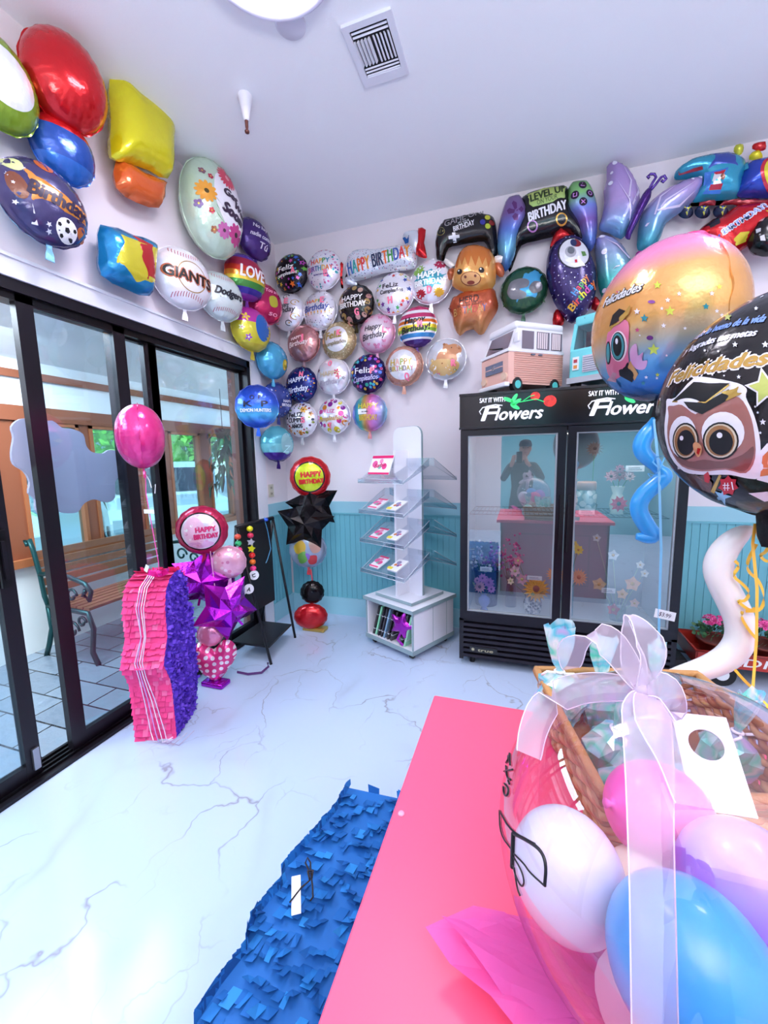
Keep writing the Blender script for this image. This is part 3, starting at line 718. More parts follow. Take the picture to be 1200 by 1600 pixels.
def swirls(mb, h, R):
    for u, v, s_, c in ((-.6, .55, .18, '#c9a04a'), (.1, .72, .2, '#3b3340'), (.62, .35, .22, '#c9a04a'), (-.5, -.55, .2, '#d4ae60'), (.2, -.7, .2, '#3b3340'), (.6, -.4, .24, '#c9a04a'), (-.75, .05, .13, '#3b3340')):
        P = [((u+s_*cos(t*.5))*R, (v+s_*.7*sin(t*.5))*R) for t in range(13)]; Q = [((u+(s_-.05)*cos(t*.5))*R, (v+(s_-.05)*.7*sin(t*.5))*R) for t in range(12, -1, -1)]
        P = P[:11]+Q[2:]; decal(mb, P, foil(c), h)
        decal(mb, circ((u+.03)*R, v*R, .04*R, 8), foil('#e8b84a'), h)
def capy(mb, h, R):
    B = foil('#c98d63', .15); D = foil('#a66f4a', .15); r = lambda P: [(a*R, b*R) for a, b in P]
    decal(mb, smooth_poly(r([(-.35, -.2), (-.3, .2), (-.1, .35), (-.05, .6), (.1, .66), (.2, .58), (.5, .62), (.78, .45), (.8, .2), (.6, .1), (.55, -.25)]), 2), B, h, .0012)
    decal(mb, smooth_poly(r([(-.7, -.75), (-.75, -.3), (-.35, -.08), (.3, -.15), (.7, -.3), (.62, -.62), (.2, -.85)]), 2), foil('#d9b173', .15), h, .0016)
    decal(mb, [(a*R, b*R) for a, b in circ(-.02, .62, .07, 10)], D, h, .002); decal(mb, [(a*R, b*R) for a, b in circ(.35, .42, .03, 8)], ink('#2a1a18'), h, .002); decal(mb, [(a*R, b*R) for a, b in circ(.7, .38, .05, 8)], D, h, .002)
    flowers([(-.5, -.45, .14, 6, '#ffffff', '#e8b030'), (-.1, -.3, .16, 6, '#f0a040', '#8a4a20'), (.2, -.5, .14, 6, '#ffffff', '#e8b030'), (-.3, -.68, .12, 5, '#e87a90', '#e8d060'), (.45, -.35, .15, 6, '#e6506e', '#f6d080'), (.5, -.62, .1, 5, '#5a9a5a', '#ffffff'), (-.62, -.1, .1, 5, '#f2c24a', '#fff')])(mb, h, R)
MC = ['#d8383c', '#e8782a', '#e8b430', '#3f9a4a', '#2f8fae', '#3a58a8', '#7a3f98', '#c83a80']
def px_at(b, v=-.1, s=3.75, ox=400, oy=350):
    p = at(ox+(b[0]+b[2])/2/s, oy+(b[1]+b[3])/2/s, 1, v); return (p.x, p.y, p.z)
def bk(box, R, label, m, texts, design=None, st=None, phi=0, tilt=-.03, T=None, **k):
    texts = [(t_[0], t_[1], t_[2]*.5+.02, t_[3]*.95, t_[4]*.93)+tuple(t_[5:]) for t_ in texts]
    p = px_at(box); balloon(label, p, phi, R, m, T or .083, texts, design, group=GB, sticker=st, tilt=tilt, **k)
bk((118, 168, 300, 415), .168, 'dark multicolour star foil balloon reading Feliz cumpleanos, highest beside the corner', foil('#1c1520'), [('Feliz', '#f4f0f0', -.2, .12, 1.0, .26, .3, .1, .002), ('cumpleaños', '#f4f0f0', -.1, -.2, 1.3, .17, .3, .1)],
   stars(['#e8802a', '#2fa0c0', '#d85aa8', '#f0c030', '#3a6ad0', '#c84ac0', '#6fb84a'], 34, .35, .92, 3, (.07, .17)), ('A', .35, -.05))
bk((298, 152, 500, 392), .168, 'white foil balloon with tiny dots and multicolour HAPPY BIRTHDAY beside the dark star balloon', foil(W_), [('HAPPY', MC, -.05, .28, 1.15, .26), ('BIRTHDAY', MC[::-1], -.05, -.1, 1.5, .25), ('the best is yet to come', '#6a5a8a', 0, -.4, .9, .07)], hearts_dots, ('B', .3, -.35))
bk((105, 405, 275, 632), .165, 'white foil balloon with gold and black swirls reading Birthday, left end of its row', foil(W_), [('Happy', '#3b3340', 0, .25, .7, .2, .3), ('Birthday', '#3b3340', -.1, -.05, 1.5, .28, .3, .08, .002)], swirls, ('E', .15, .45))
bk((280, 390, 472, 632), .168, 'white foil balloon with a row of birthday candles along its bottom', foil(W_), [('HAPPY', MC, -.05, .38, 1.2, .17), ('Birthday', '#3a4f9c', -.05, .05, 1.5, .32, .25, .06, .002)], both(bdots, candles), ('E', .35, .4))
bk((485, 352, 688, 600), .168, 'black foil balloon with rose and gold dots around HAPPY BIRTHDAY', foil('#1d1718'), [('HAPPY', '#f4f0f0', -.15, .22, 1.25, .26), ('BIRTHDAY', '#f4f0f0', -.1, -.12, 1.55, .25, 0, 0, .002)], dots(['#c08c84', '#b3935a', '#d8b0a0', '#8a6a3c'], 22, .62, .9, 4, (.10, .19)), ('G', .2, -.5))
def rim_rays(cols, r0=.62):
    def d(mb, h, R):
        n = 26
        for k in range(n):
            a = 2*pi*k/n; b = a+2*pi/n*.86; decal(mb, [(R*r0*cos(a+.06), R*r0*sin(a+.06)), (R*.95*cos(a), R*.95*sin(a)), (R*.95*cos(b), R*.95*sin(b))], foil(cols[k % len(cols)]), h, .0008)
    return d
bk((703, 290, 920, 535), .172, 'foil balloon with rainbow rays and stars round a white centre reading FeLiz Cumpleanos', foil('#f2eef6'), [('FeLiz', '#2b2430', -.2, .28, .85, .22), ('Cumpleaños', '#2b2430', -.1, 0, 1.25, .18)],
   both(rim_rays(['#c83a80', '#e86a3a', '#e8c23a', '#4fae5a', '#3a8ac0', '#7a3f98']), stars(['#d8383c', '#e8b430', '#3a58a8', '#4fae5a', '#7a3f98'], 16, .66, .9, 9, (.09, .14))), ('H', -.1, -.42))
bk((918, 207, 1135, 475), .174, 'white foil balloon with green, red and teal paint splashes reading HAPPY BIRTHDAY', foil(W_), [('HAPPY', '#f8f8fb', -.05, .18, 1.15, .27, 0, 0, .003), ('BIRTHDAY', '#f8f8fb', -.05, -.17, 1.5, .25, 0, 0, .003)], splash, ('D', 0, -.5))
bk((183, 592, 375, 810), .165, 'plain rose gold foil balloon with white Happy Birthday lettering', foil('#c98b8b', .7), [('HAPPY', '#f6e6e6', -.35, .22, .8, .15, 0, .15), ('Birthday', '#f6e6e6', -.2, -.08, 1.3, .26, .3, .12)], None, ('J', .15, .2))
bk((390, 572, 585, 800), .165, 'foil balloon with gold glitter rim round a white centre reading Feliz cumpleanos', m_radial([(0, '#f2f0f6'), (.66, '#b39d74')], .165), [('Feliz', '#a68a3c', -.25, .22, 1.0, .36, .25, .1, .003), ('cumpleaños', '#8a7a56', -.12, -.22, 1.4, .2, .3, .12)], dots(['#d8c49a', '#8f7a4e', '#efe2c2'], 110, .70, .95, 6, (.012, .03)), ('K', .2, .3))
bk((610, 535, 810, 755), .163, 'pale pink foil balloon with pink butterflies reading Happy Birthday', m_radial([(0, '#f2ecf4'), (.5, '#efdfea'), (.95, '#dc9dbd')], .163, 'LINEAR'), [('Happy', '#3b3340', -.15, .25, 1.0, .26, .3, .1), ('Birthday', '#3b3340', -.1, -.2, 1.4, .3, .3, .12)], butterflies, ('L', .55, .05))
bk((832, 487, 1057, 725), .166, 'foil balloon with bright rainbow stripes and black Happy Birthday lettering', m_bands([(0, '#c22a68'), (.14, '#f4f0f6'), (.22, '#c83a70'), (.33, '#f4f0f6'), (.38, '#e8762a'), (.46, '#f4f0f6'), (.5, '#f0d83a'), (.58, '#8fba3c'), (.66, '#f4f0f6'), (.7, '#3f8ac8'), (.8, '#f4f0f6'), (.84, '#4a2a78')], .166), [('Happy', '#1d1a20', -.05, .25, 1.1, .28, .25, .06, .003), ('Birthday!', '#1d1a20', 0, -.18, 1.55, .3, .25, .1, .003)], None, ('M', .25, 0))
bk((173, 838, 360, 1045), .162, 'navy foil balloon with coloured confetti reading HAPPY Birthday', foil('#1f2a78', .6), [('HAPPY', '#dfe6fa', -.1, .2, 1.2, .26, .1, .1, .002), ('Birthday', '#dfe6fa', -.05, -.35, 1.4, .3, .3, .12, .002)], dots(['#4a90d8', '#d85a8a', '#6fd0e0', '#e0b040'], 60, .5, .93, 11, (.02, .045)), ('N', .25, .5))
bk((358, 785, 550, 1000), .163, 'white foil balloon with small pink figures reading HAPPY Birthday', foil(W_), [('HAPPY', '#c9b28a', -.1, .05, 1.2, .26), ('Birthday', '#a8a0b0', -.1, -.4, 1.4, .3, .3, .1)], flowers([(.42, .12, .18, 5, '#d8305a', '#8a1a3a'), (.5, -.12, .16, 4, '#e0406a', '#b0204a'), (-.75, .3, .12, 5, '#8a4a6a', '#3a2030'), (.75, -.2, .1, 5, '#8a8090', '#c0b0c0'), (-.6, -.65, .12, 5, '#c8b0c8', '#7a6a8a')]), ('O', 0, .62))
bk((555, 765, 760, 992), .166, 'dark purple foil balloon with bright dots round the rim reading Feliz Cumpleanos', foil('#271a5c', .6), [('Feliz', '#f2f0fa', -.25, .1, 1.05, .3), ('Cumpleaños', '#c8c0e8', -.08, -.32, 1.5, .26, .3, .08)], dots(['#3fae9a', '#d84a8a', '#4a7ad8', '#e8b84a', '#9a5ad8', '#4fc0d8'], 40, .55, .9, 14, (.06, .10)), ('P', .4, .05))
bk((765, 712, 970, 955), .168, 'foil balloon with rose gold rim and white centre, metallic HAPPY BIRTHDAY, beside the capybara balloon', m_radial([(0, '#eeeef4'), (.74, '#cf9a86')], .168), [('HAPPY', ['#c8a83a', '#e0b0a0', '#b0c04a', '#c8903a', '#d8c85a'], -.1, .12, 1.2, .32), ('BIRTHDAY', ['#7a6a70', '#c8a83a', '#e88a9a', '#9aa83a', '#b07a3a'], -.1, -.22, 1.35, .24)], dots(['#e6c0b0', '#b87a68'], 60, .78, .95, 16, (.012, .03)), ('Q', .25, -.6))
bk((1005, 672, 1220, 915), .166, 'white foil balloon showing a brown capybara among flowers', foil('#dfe2ea'), [], capy, ('R', .45, -.3))
bk((178, 1045, 358, 1255), .163, 'white foil balloon with orange leaves and flowers reading FELIZ CUMPLE ANOS', foil(W_), [('FeLIZ', '#2b2430', -.3, .28, .95, .25, 0, 0, .003), ('CUMPLE', '#2b2430', -.2, -.05, 1.15, .25, 0, 0, .003), ('AÑOS', '#2b2430', -.15, -.4, .75, .22, 0, 0, .003)],
   both(flowers([(.35, .55, .22, 6, '#e8b04a', '#8a4a2a'), (.1, -.75, .16, 6, '#e0902a', '#6a3a20'), (.75, .3, .14, 5, '#e0a040', '#7a3a2a'), (-.6, -.62, .15, 5, '#e8a84a', '#7a3a2a')]), dots(['#b03a4a', '#6a3a5a', '#3a4a5a', '#d0702a', '#8a9a4a'], 30, .62, .9, 21, (.04, .08))), ('S', .35, -.05))
bk((362, 1018, 553, 1238), .165, 'white foil balloon with large magenta, orange and yellow dots, middle of the bottom row', foil(W_), [('FELIZ', '#d84a9a', -.3, .25, .85, .18), ('cumpleaños', '#c8a050', -.1, -.15, 1.6, .26, .3, .06)], dots(['#c82a80', '#e88a2a', '#8a2a98', '#e8d83a', '#d84a9a'], 34, .5, .88, 23, (.09, .17)), ('T', -.05, -.55))
def tie(mb, h, R):
    decal(mb, [(-.5*R, -.12*R), (0, -.12*R), (0, .16*R), (-.5*R, .16*R)], ink('#f4f2f6'), h, .004)
bk((567, 998, 765, 1215), .163, 'shiny iridescent foil balloon fading pink, green and blue with a white price tag', m_bands([(0, '#7fb8d8'), (.25, '#c88ad8'), (.42, '#d86aa8'), (.58, '#d8a85a'), (.7, '#4fae9a'), (.85, '#3f9ac8'), (1, '#8a5ad8')], .16, 'X', 'LINEAR'), [('HAPPY', '#d8c83a', .1, .35, 1.2, .26), ('BIRTHDAY', '#d8b83a', .1, -.32, 1.1, .3, 0, 0), ('on sale', '#3a3040', -.25, .02, .4, .07)], tie)

# ---- corner and left wall
def lw(box, s, ox, oy, R, label, m, texts, design=None, phi=85, dx=.12, T=None, sy=1.0, wx=None, **k):
    p = at(ox+(box[0]+box[2])/2/s, oy+(box[1]+box[3])/2/s, 0, dx)
    return balloon(label, p, radians(phi), R, m, T or .09, texts, design, group=k.pop('group', GLW), sy=sy, **k)
c2 = (4, 230, 340)
def L2(box, *a, **k): return lw(box, 4, 230, 340, *a, **k)
def ov(mb, h, R): decal(mb, circ(.35*R, .05*R, .42*R, 20, .62*R), foil('#2a6ac0'), h); flowers([(-.5, .4, .2, 5, '#f0d040', '#e87ab0'), (-.4, -.5, .16, 5, '#9a4ac8', '#fff'), (-.7, -.1, .13, 5, '#f6f0d0', '#d85a9a')])(mb, h, R)
L2((548, 562, 748, 840), .172, 'foil balloon magenta above and yellow below with a blue oval, over the door corner', m_bands([(0, '#c83aa8'), (.4, '#d8d03a'), (.85, '#c8b83a')], .172), [], ov, phi=66, dx=.13, T=.10)
L2((692, 775, 868, 1012), .160, 'plain light blue foil balloon above the door jamb', foil('#4fb0dc'), [], lambda mb, h, R: decal(mb, circ(.45*R, -.25*R, .22*R, 14, .3*R), foil('#d8c83a'), h), phi=72, dx=.12, T=.105)
L2((565, 1048, 808, 1315), .172, 'shiny royal blue foil balloon with dark capitals at the door corner', m_bands([(0, '#1f3aa8'), (.45, '#2a5ad0'), (.7, '#4fb0e0'), (.9, '#2a5ad0')], .172, 'Z', 'LINEAR'), [('K  P', '#0f1838', .0, .08, 1.1, .26, 0, 0, .003), ('O  P', '#0f1838', .0, .38, .5, .2), ('DEMON HUNTERS', '#e6ecf8', -.02, -.22, 1.4, .15)], None, phi=28, dx=.19, T=.085)
L2((745, 1030, 885, 1250), .158, 'slate blue foil balloon with small stars, half hidden behind the royal blue one', foil('#3a4a98'), [('HAPPY', '#e0e4f6', .3, -.1, .6, .15), ('BIRTHDAY', '#e0e4f6', .3, -.32, .8, .15)], stars(['#8aa0e8', '#d8a04a', '#e8e8f8'], 22, .3, .9, 31, (.03, .08)), phi=70, dx=.10, T=.085)
L2((728, 1305, 900, 1525), .160, 'turquoise and purple foil balloon, lowest one in the corner', m_bands([(0, '#5fb8c8'), (.5, '#7fd0d8'), (.74, '#4a2a98'), (.95, '#3a2080')], .16), [('Z', '#b8e8f0', .3, -.3, .4, .4, .3), ], lambda mb, h, R: decal(mb, circ(.35*R, 0, .42*R, 18, .6*R), foil('#9fd4dc'), h), phi=60, dx=.13, T=.095)
L2((640, 410, 825, 668), .168, 'deep pink foil balloon with a yellow patch in the corner', foil('#c01a5c', .55), [('You are', '#e89ab8', .25, .55, .8, .2, .3), ('so', '#e89ab8', .25, -.55, .5, .22, .3)], lambda mb, h, R: decal(mb, smooth_poly([(.05*R, -.2*R), (.0, .15*R), (.2*R, .3*R), (.45*R, .25*R), (.5*R, -.1*R), (.3*R, -.25*R)]), foil('#c8c03a'), h), phi=62, dx=.12, T=.09)
L2((505, 235, 722, 520), .172, 'rainbow foil balloon with white LOVE lettering', m_bands([(0, '#5a2aa8'), (.16, '#b02048'), (.34, '#d83a2a'), (.46, '#e88a2a'), (.56, '#e8c83a'), (.64, '#3f8a3a'), (.78, '#3a2a98'), (.9, '#7a2a98')], .172), [('LOVE', '#f6f4f8', .15, .1, 1.25, .5, .15, 0, .004)], None, phi=66, dx=.14, T=.09)
L2((600, 15, 742, 262), .158, 'purple foil balloon with white Spanish lettering, highest in the corner', foil('#4a2a80'), [('No hay', '#e8e0f4', .1, .5, .9, .2, .3), ('nadie como', '#e8e0f4', .1, .05, 1.3, .22, .3), ('Tú', '#e8e0f4', .2, -.4, .55, .32, .3, 0, .002)], None, phi=72, dx=.10, T=.08)
def gws(mb, h, R):
    decal(mb, smooth_poly([(-.1*R, .8*R), (.55*R, .75*R), (.85*R, .2*R), (.8*R, -.5*R), (.35*R, -.8*R), (-.05*R, -.5*R), (-.3*R, .1*R)], 3), foil('#f2eef6', .2), h, .001)
    petals(mb, .22*R, .78*R, .34*R, 20, foil('#d8405c', .1), foil('#f08a9a', .1), h, .8, .003)
    petals(mb, -.52*R, .08*R, .30*R, 12, foil('#eba23a', .1), foil('#5a4a20', .1), h, .8, .003)
    petals(mb, .45*R, -.72*R, .30*R, 9, foil('#c8408a', .1), foil('#3a1a2a', .1), h, .8, .003)
    petals(mb, .0, -.78*R, .22*R, 9, foil('#c46aa8', .1), foil('#4a2a3a', .1), h, .8, .0026)
    for u, v, r, c in ((-.35, .55, .08, '#b03050'), (-.55, .65, .1, '#8a5a6a'), (-.4, -.4, .09, '#c83a4a'), (-.72, -.3, .12, '#8a6aa0'), (-.3, -.85, .1, '#a86a4a'), (.75, .65, .08, '#7a5a7a')):
        petals(mb, u*R, v*R, r*R, 5, foil(c, .1), foil('#e8c040', .1), h, .8, .0026)
    for a in (-.25, -.05, .15): decal(mb, [(-.28*R, (a-.12)*R), (.02*R, (a-.36)*R), (-.22*R, (a-.2)*R)], foil('#5f9a5a', .1), h, .002)
p = at(331, 328, 0, .17)
balloon('large pale green oval foil balloon with flowers reading Get Well Soon', p, radians(72), .225, foil('#c3d8c4', .25), .155, [('Get', '#3a2a40', .28, .3, .5, .2, .25, -.15, .006), ('Well', '#3a2a40', .62, .02, .5, .2, .25, -.3, .005), ('Soon', '#3a2a40', .35, -.2, .75, .28, .25, -.2, .008)], gws, sy=1.38, tailm=0, group=None)
def stitch(mb, h, R, cy=(.62, -.62), col='#a83a4a'):
    for c in cy:
        sg = 1 if c > 0 else -1
        for k in range(-9, 10):
            u = k*.085*R; v = (c+.55*(u/R)**2*(-sg)*-1*.6)*R if 1 else 0
            if sqrt(u*u+v*v) > .93*R: continue
            for q in (-1, 1): decal(mb, [(u, v), (u+.02*R, v), (u+.03*R+q*.015*R, v+.075*R*q), (u+.01*R+q*.015*R, v+.075*R*q)], ink(col), h, .0012, )
L2((60, 195, 375, 575), .188, 'white baseball foil balloon with black block lettering edged in orange', foil('#e9e6ee', .25), [('GIANTS', '#b8603a', .05, -.04, 1.66, .36, 0, -.06, .008), ('GIANTS', '#1c1618', .05, -.04, 1.6, .32, 0, -.06, .003)], both(stitch, lambda mb, h, R: [decal(mb, [(.15*R+.5*R*cos(a), -.03*R+.5*R*sin(a)), (.15*R+.5*R*cos(a+.21), -.03*R+.5*R*sin(a+.21)), (.15*R+.47*R*cos(a+.21), -.03*R+.47*R*sin(a+.21)), (.15*R+.47*R*cos(a), -.03*R+.47*R*sin(a))], ink('#a8864a'), h, .001) for a in [k*.21 for k in range(30)]]), phi=66, dx=.135, T=.10, tailm=foil('#d0d0d8'))
L2((340, 352, 580, 645), .168, 'pale grey baseball foil balloon with dark underlined script', foil('#cfdbdb', .3), [('Dodgers', '#20202c', .15, .05, 1.25, .3, .3, -.05, .004)], both(stitch, lambda mb, h, R: decal(mb, [(-.3*R, -.2*R), (.75*R, -.27*R), (.75*R, -.22*R), (-.3*R, -.15*R)], ink('#20202c'), h, .001)), phi=66, dx=.13, T=.10, tailm=foil('#d0d8d8'))
c1 = (3, 0, 0)
def ell(u0, v0, a, b, n=28): return [(u0+a*cos(2*pi*k/n), v0+b*sin(2*pi*k/n)) for k in range(n)]
# sports balloon
def sports(mb, h, R):
    decal(mb, [(-.6*R, .55*R), (.9*R, .1*R), (.9*R, -.28*R), (-.45*R, -.25*R)], foil('#d88a3a', .15), h, .001)
    decal(mb, [(-.62*R, .9*R*.85), (-.52*R, .85*R*.9), (-.32*R, -.75*R), (-.44*R, -.75*R)], foil('#e8e8f0', .2), h, .0016)
    decal(mb, circ(-.72*R*.95, .52*R, .18*R, 16), foil('#d8dca0', .1), h, .001); decal(mb, circ(-.05*R, .78*R, .20*R, 16, .15*R), foil('#b8602a', .1), h, .001)
    decal(mb, circ(-.68*R, .0, .18*R, 16, .3*R, .3), foil('#7a3f26', .1), h, .001)
    decal(mb, circ(.3*R, -.62*R, .27*R, 20), foil('#f2f2f6', .1), h, .0012)
    for k in range(5): a = 2*pi*k/5+.3; decal(mb, circ((.3+.2*cos(a))*R, (-.62+.2*sin(a))*R, .05*R, 5), ink('#1b1b20'), h, .002)
    decal(mb, circ(.3*R, -.62*R, .07*R, 5), ink('#1b1b20'), h, .002); decal(mb, circ(.72*R, -.52*R, .16*R, 16), foil('#b8602a', .1), h, .001)
    stars(['#e8e8f0'], 12, .5, .9, 41, (.04, .08))(mb, h, R)
lw((8, 750, 403, 1170), 3, 0, 0, .175, 'sports foil balloon with balls and an orange Birthday pennant, left end of the wall', foil('#3d3868', .3), [('Birthday', '#2a1a3a', .18, .02, 1.3, .34, .25, -.08, .004)], sports, phi=78, dx=.13, T=.10, tailm=foil('#7ab8d8'), back=foil('#7ab8d8'))
# plain stand-ins with no picture on them
balloon('large plain shiny red oval foil balloon high on the left wall', at(102, 130, 0, .17), radians(76), .172, foil('#c4141c', .6), .13, [], None, sy=1.22, tilt=0, tailm=0, roll=.25)
t, h = balloon('small shiny blue and red oval foil balloon below the large red one', at(98, 235, 0, .12), radians(76), .135, m_bands([(0, '#b8141c'), (.3, '#1f4aa0'), (.75, '#2a66c0')], .135, 'Z'), .085, [], None, sy=1.1, tailm=foil('#1f4aa0'))
def pillow(label, px, v, T, D, m, decs=None, dark=None, name='foil_balloon', ax=0, crop=c1, tex=None, grid=.025):
    c = px_c(px, crop, ax, v); poly = wallpoly(px, crop, c, ax, v)
    t = thing(name, label, 'balloon', c); t.rotation_euler = (0, 0, radians(90) if ax == 0 else 0)
    mb = MB(); h = inflate(mb, smooth_poly(poly, 1), T, D, m, grid)
    if decs: decs(mb, h, lambda P: wallpoly(P, crop, c, ax, v))
    mb.build('foil', t)
    return t, h, (lambda P: wallpoly(P, crop, c, ax, v))
def px_c(px, crop, ax, v):
    s, ox, oy = crop; xs = [p[0] for p in px]; ys = [p[1] for p in px]
    return at(ox+(min(xs)+max(xs))/2/s, oy+(min(ys)+max(ys))/2/s, ax, v)
pillow('plain yellow rectangular foil pillow balloon below the ceiling', [(514, 350), (600, 410), (700, 470), (790, 590), (796, 700), (786, 838), (700, 800), (600, 765), (522, 735), (520, 560)], .13, .11, .13, foil('#e0d81c', .35))
pillow('plain orange foil pillow balloon with white top hanging under the yellow one', [(545, 745), (650, 800), (768, 850), (765, 900), (745, 975), (640, 950), (545, 880)], .10, .07, .09, foil('#d8622a', .3))
pillow('square blue foil balloon with a yellow and red centre patch', [(470, 1052), (600, 1095), (720, 1140), (716, 1260), (700, 1388), (590, 1355), (475, 1290), (462, 1170)], .11, .09, .12, foil('#1f86c0', .5),
       lambda mb, h, W: (decal(mb, W([(520, 1110), (700, 1170), (692, 1345), (600, 1330), (500, 1240)]), foil('#d8cc3a'), h, .001), decal(mb, W([(590, 1110), (670, 1160), (700, 1330), (640, 1320), (610, 1220)]), foil('#b8282c'), h, .002)))
t, h = balloon('green rimmed white oval foil balloon cut off by the left edge', at(-8, 126, 0, .13), radians(86), .155, m_radial([(0, '#e6eaf0'), (.72, '#7a9a2a')], .155), .08, [], None, sy=1.2, tailm=0)
# ================= SHAPED FOIL BALLOONS ON THE BACK WALL =================
c3 = (3.75, 400, 350); c4 = (4, 660, 230); c5 = (4, 920, 200)
class SB:                                   # shaped balloon: lobes are parts placed round one centre
    def __init__(s, label, crop, cx, v=-.1, name='foil_balloon', group=None):
        s.crop = crop; s.v = v; s.c = at(crop[1]+cx[0]/crop[0], crop[2]+cx[1]/crop[0], 1, v); s.t = thing(name, label, 'balloon', s.c, 0, group)
    def W(s, P, v=None): return wallpoly(P, s.crop, s.c, 1, s.v)
    def lobe(s, name, P, T, D, m, yoff=0, grid=.022, sm=1, dec=None, texts=()):
        mb = MB(); h = inflate(mb, smooth_poly(s.W(P), sm) if sm else s.W(P), T, D, m, grid, yoff)
        if dec:
            for q, mm, *e in dec: decal(mb, s.W(q), mm, h, e[0] if e else .0015)
        mb.build(name, s.t)
        if texts:
            tb = MB()
            for tx in texts:
                tt, mm, x, y, w, hh = tx[:6]; (u, v_), = s.W([(x, y)]); k = s.W([(x+100, y)])[0][0]-u; k /= 100
                mm = [ink(c) for c in mm] if isinstance(mm, list) else ink(mm)
                text(tb, tt, mm, u, v_, w*k, hh*k, h, .003, *(tx[6:]))
            tb.build('lettering', s.t)
        return h
def cpx(x, y, r, n=14, ry=None): return [(x+r*cos(2*pi*k/n), y+(ry or r)*sin(2*pi*k/n)) for k in range(n)]
# dog banner
d = SB('long white star-patterned foil balloon of a dachshund reading HAPPY BIRTHDAY', c3, (740, 235))
WF = m_dots('#dfe3ec', ['#7a2a8a', '#1f3a80', '#d8383c', '#2f9aa8', '#1b1b22'], 42, .13)
d.lobe('body', [(535, 200), (600, 150), (700, 148), (830, 130), (925, 130), (945, 200), (930, 262), (850, 275), (740, 290), (640, 325), (560, 335), (530, 290)], .075, .10, WF,
       texts=[('HAPPY BIRTHDAY', ['#2f5fa8', '#2f9a9a', '#d86a2a', '#d8383c', '#e8902a', '#d8a030', '#1b2a50', '#1b2a50', '#e86a2a', '#3f9a4a', '#2f8fae', '#3a58a8', '#d8383c', '#e8902a'], 728, 228, 365, 66, 0, .11, .003)])
d.lobe('head', [(870, 50), (930, 35), (985, 60), (975, 140), (935, 190), (900, 150), (885, 110), (860, 90)], .05, .07, foil('#d8dde8'), dec=[([(862, 88), (905, 82), (900, 120), (875, 118)], foil('#2f6ab8'))])
d.lobe('ear', [(955, 35), (1000, 45), (990, 120), (1008, 205), (985, 210), (940, 185), (950, 110)], .04, .05, foil('#c8141c', .6), yoff=-.03)
d.lobe('foot', [(530, 290), (565, 330), (610, 355), (560, 360), (520, 345)], .035, .05, foil('#cfd6e4')); d.lobe('tail', [(490, 230), (512, 235), (505, 300), (512, 375), (498, 370)], .02, .04, foil('#c8141c', .6))
# small black controller
d = SB('small black game controller foil balloon reading GAME ON its your BIRTHDAY', c4, (280, 540))
K = foil('#151316', .3)
d.lobe('body', [(85, 640), (80, 590), (100, 510), (125, 475), (140, 455), (250, 430), (350, 412), (420, 425), (445, 440), (462, 500), (468, 600), (470, 660), (440, 720), (415, 690), (410, 640), (385, 590), (300, 600), (220, 615), (165, 630), (140, 690), (120, 725), (90, 700)], .06, .07, K,
       dec=[(cpx(122, 549, 27), foil('#8a7f4a')), (cpx(122, 549, 23), foil('#1b1a1c'), .002), (cpx(410, 463, 17), foil('#c8c83a')), (cpx(381, 494, 17), foil('#3a3a9a')), (cpx(436, 494, 17), foil('#8a2a2a')), (cpx(412, 519, 17), foil('#b8c83a')),
            ([(170, 580), (195, 575), (193, 558), (212, 556), (214, 573), (237, 570), (238, 586), (216, 590), (217, 608), (198, 611), (196, 593), (171, 597)], foil('#d8d8e0', .2))],
       texts=[('GAME ON!', '#8f8a90', 262, 462, 240, 36, .1, .16, .001), ("IT'S YOUR", '#e4e2e8', 264, 492, 70, 13, 0, .12), ('BIRTHDAY', '#e4e2e8', 264, 516, 130, 30, 0, .13, .001)])
# large controller
d = SB('large black and iridescent game controller foil balloon reading LEVEL UP ON YOUR BIRTHDAY', c4, (780, 480))
IR = m_bands([(0, '#4a6a4a'), (.3, '#8ac87a'), (.45, '#7a8ad8'), (.6, '#7a5aa8'), (.8, '#5a78c0'), (1, '#3a3a8a')], .30, 'Z', 'LINEAR'); IR2 = m_bands([(0, '#8a7aa0'), (.35, '#7a5a98'), (.55, '#5a78c8'), (.75, '#6ab0d0'), (1, '#2f4a9a')], .30, 'Z', 'LINEAR')
d.lobe('body', [(605, 340), (640, 300), (700, 275), (770, 255), (850, 245), (905, 245), (930, 300), (950, 400), (1000, 500), (1010, 600), (970, 590), (900, 540), (800, 560), (700, 585), (620, 610), (580, 700), (545, 780), (530, 700), (560, 560), (600, 420)], .09, .12, foil('#15131a', .3), yoff=.01,
       dec=[([(640, 320), (760, 275), (898, 262), (885, 350), (800, 385), (690, 412), (668, 395)], m_bands([(0, '#b8c86a'), (.5, '#a8d88a'), (1, '#c8b86a')], .2, 'Z', 'LINEAR'), .002)] +
           [(cpx(x, y, 33), foil('#b07ab8'), .002) for x, y in ((686, 525),)]+[(cpx(686, 525, 25), foil('#1b1520'), .003), (cpx(864, 482, 36), foil('#c8923a'), .002), (cpx(864, 482, 27), foil('#1b1520'), .003)],
       texts=[('LEVEL UP', '#2a3a1a', 778, 320, 215, 52, 0, .13, .003), ('ON YOUR', '#2a3a1a', 775, 366, 125, 30, 0, .13), ('BIRTHDAY', '#eceaf2', 776, 433, 235, 58, 0, .16, .003)])
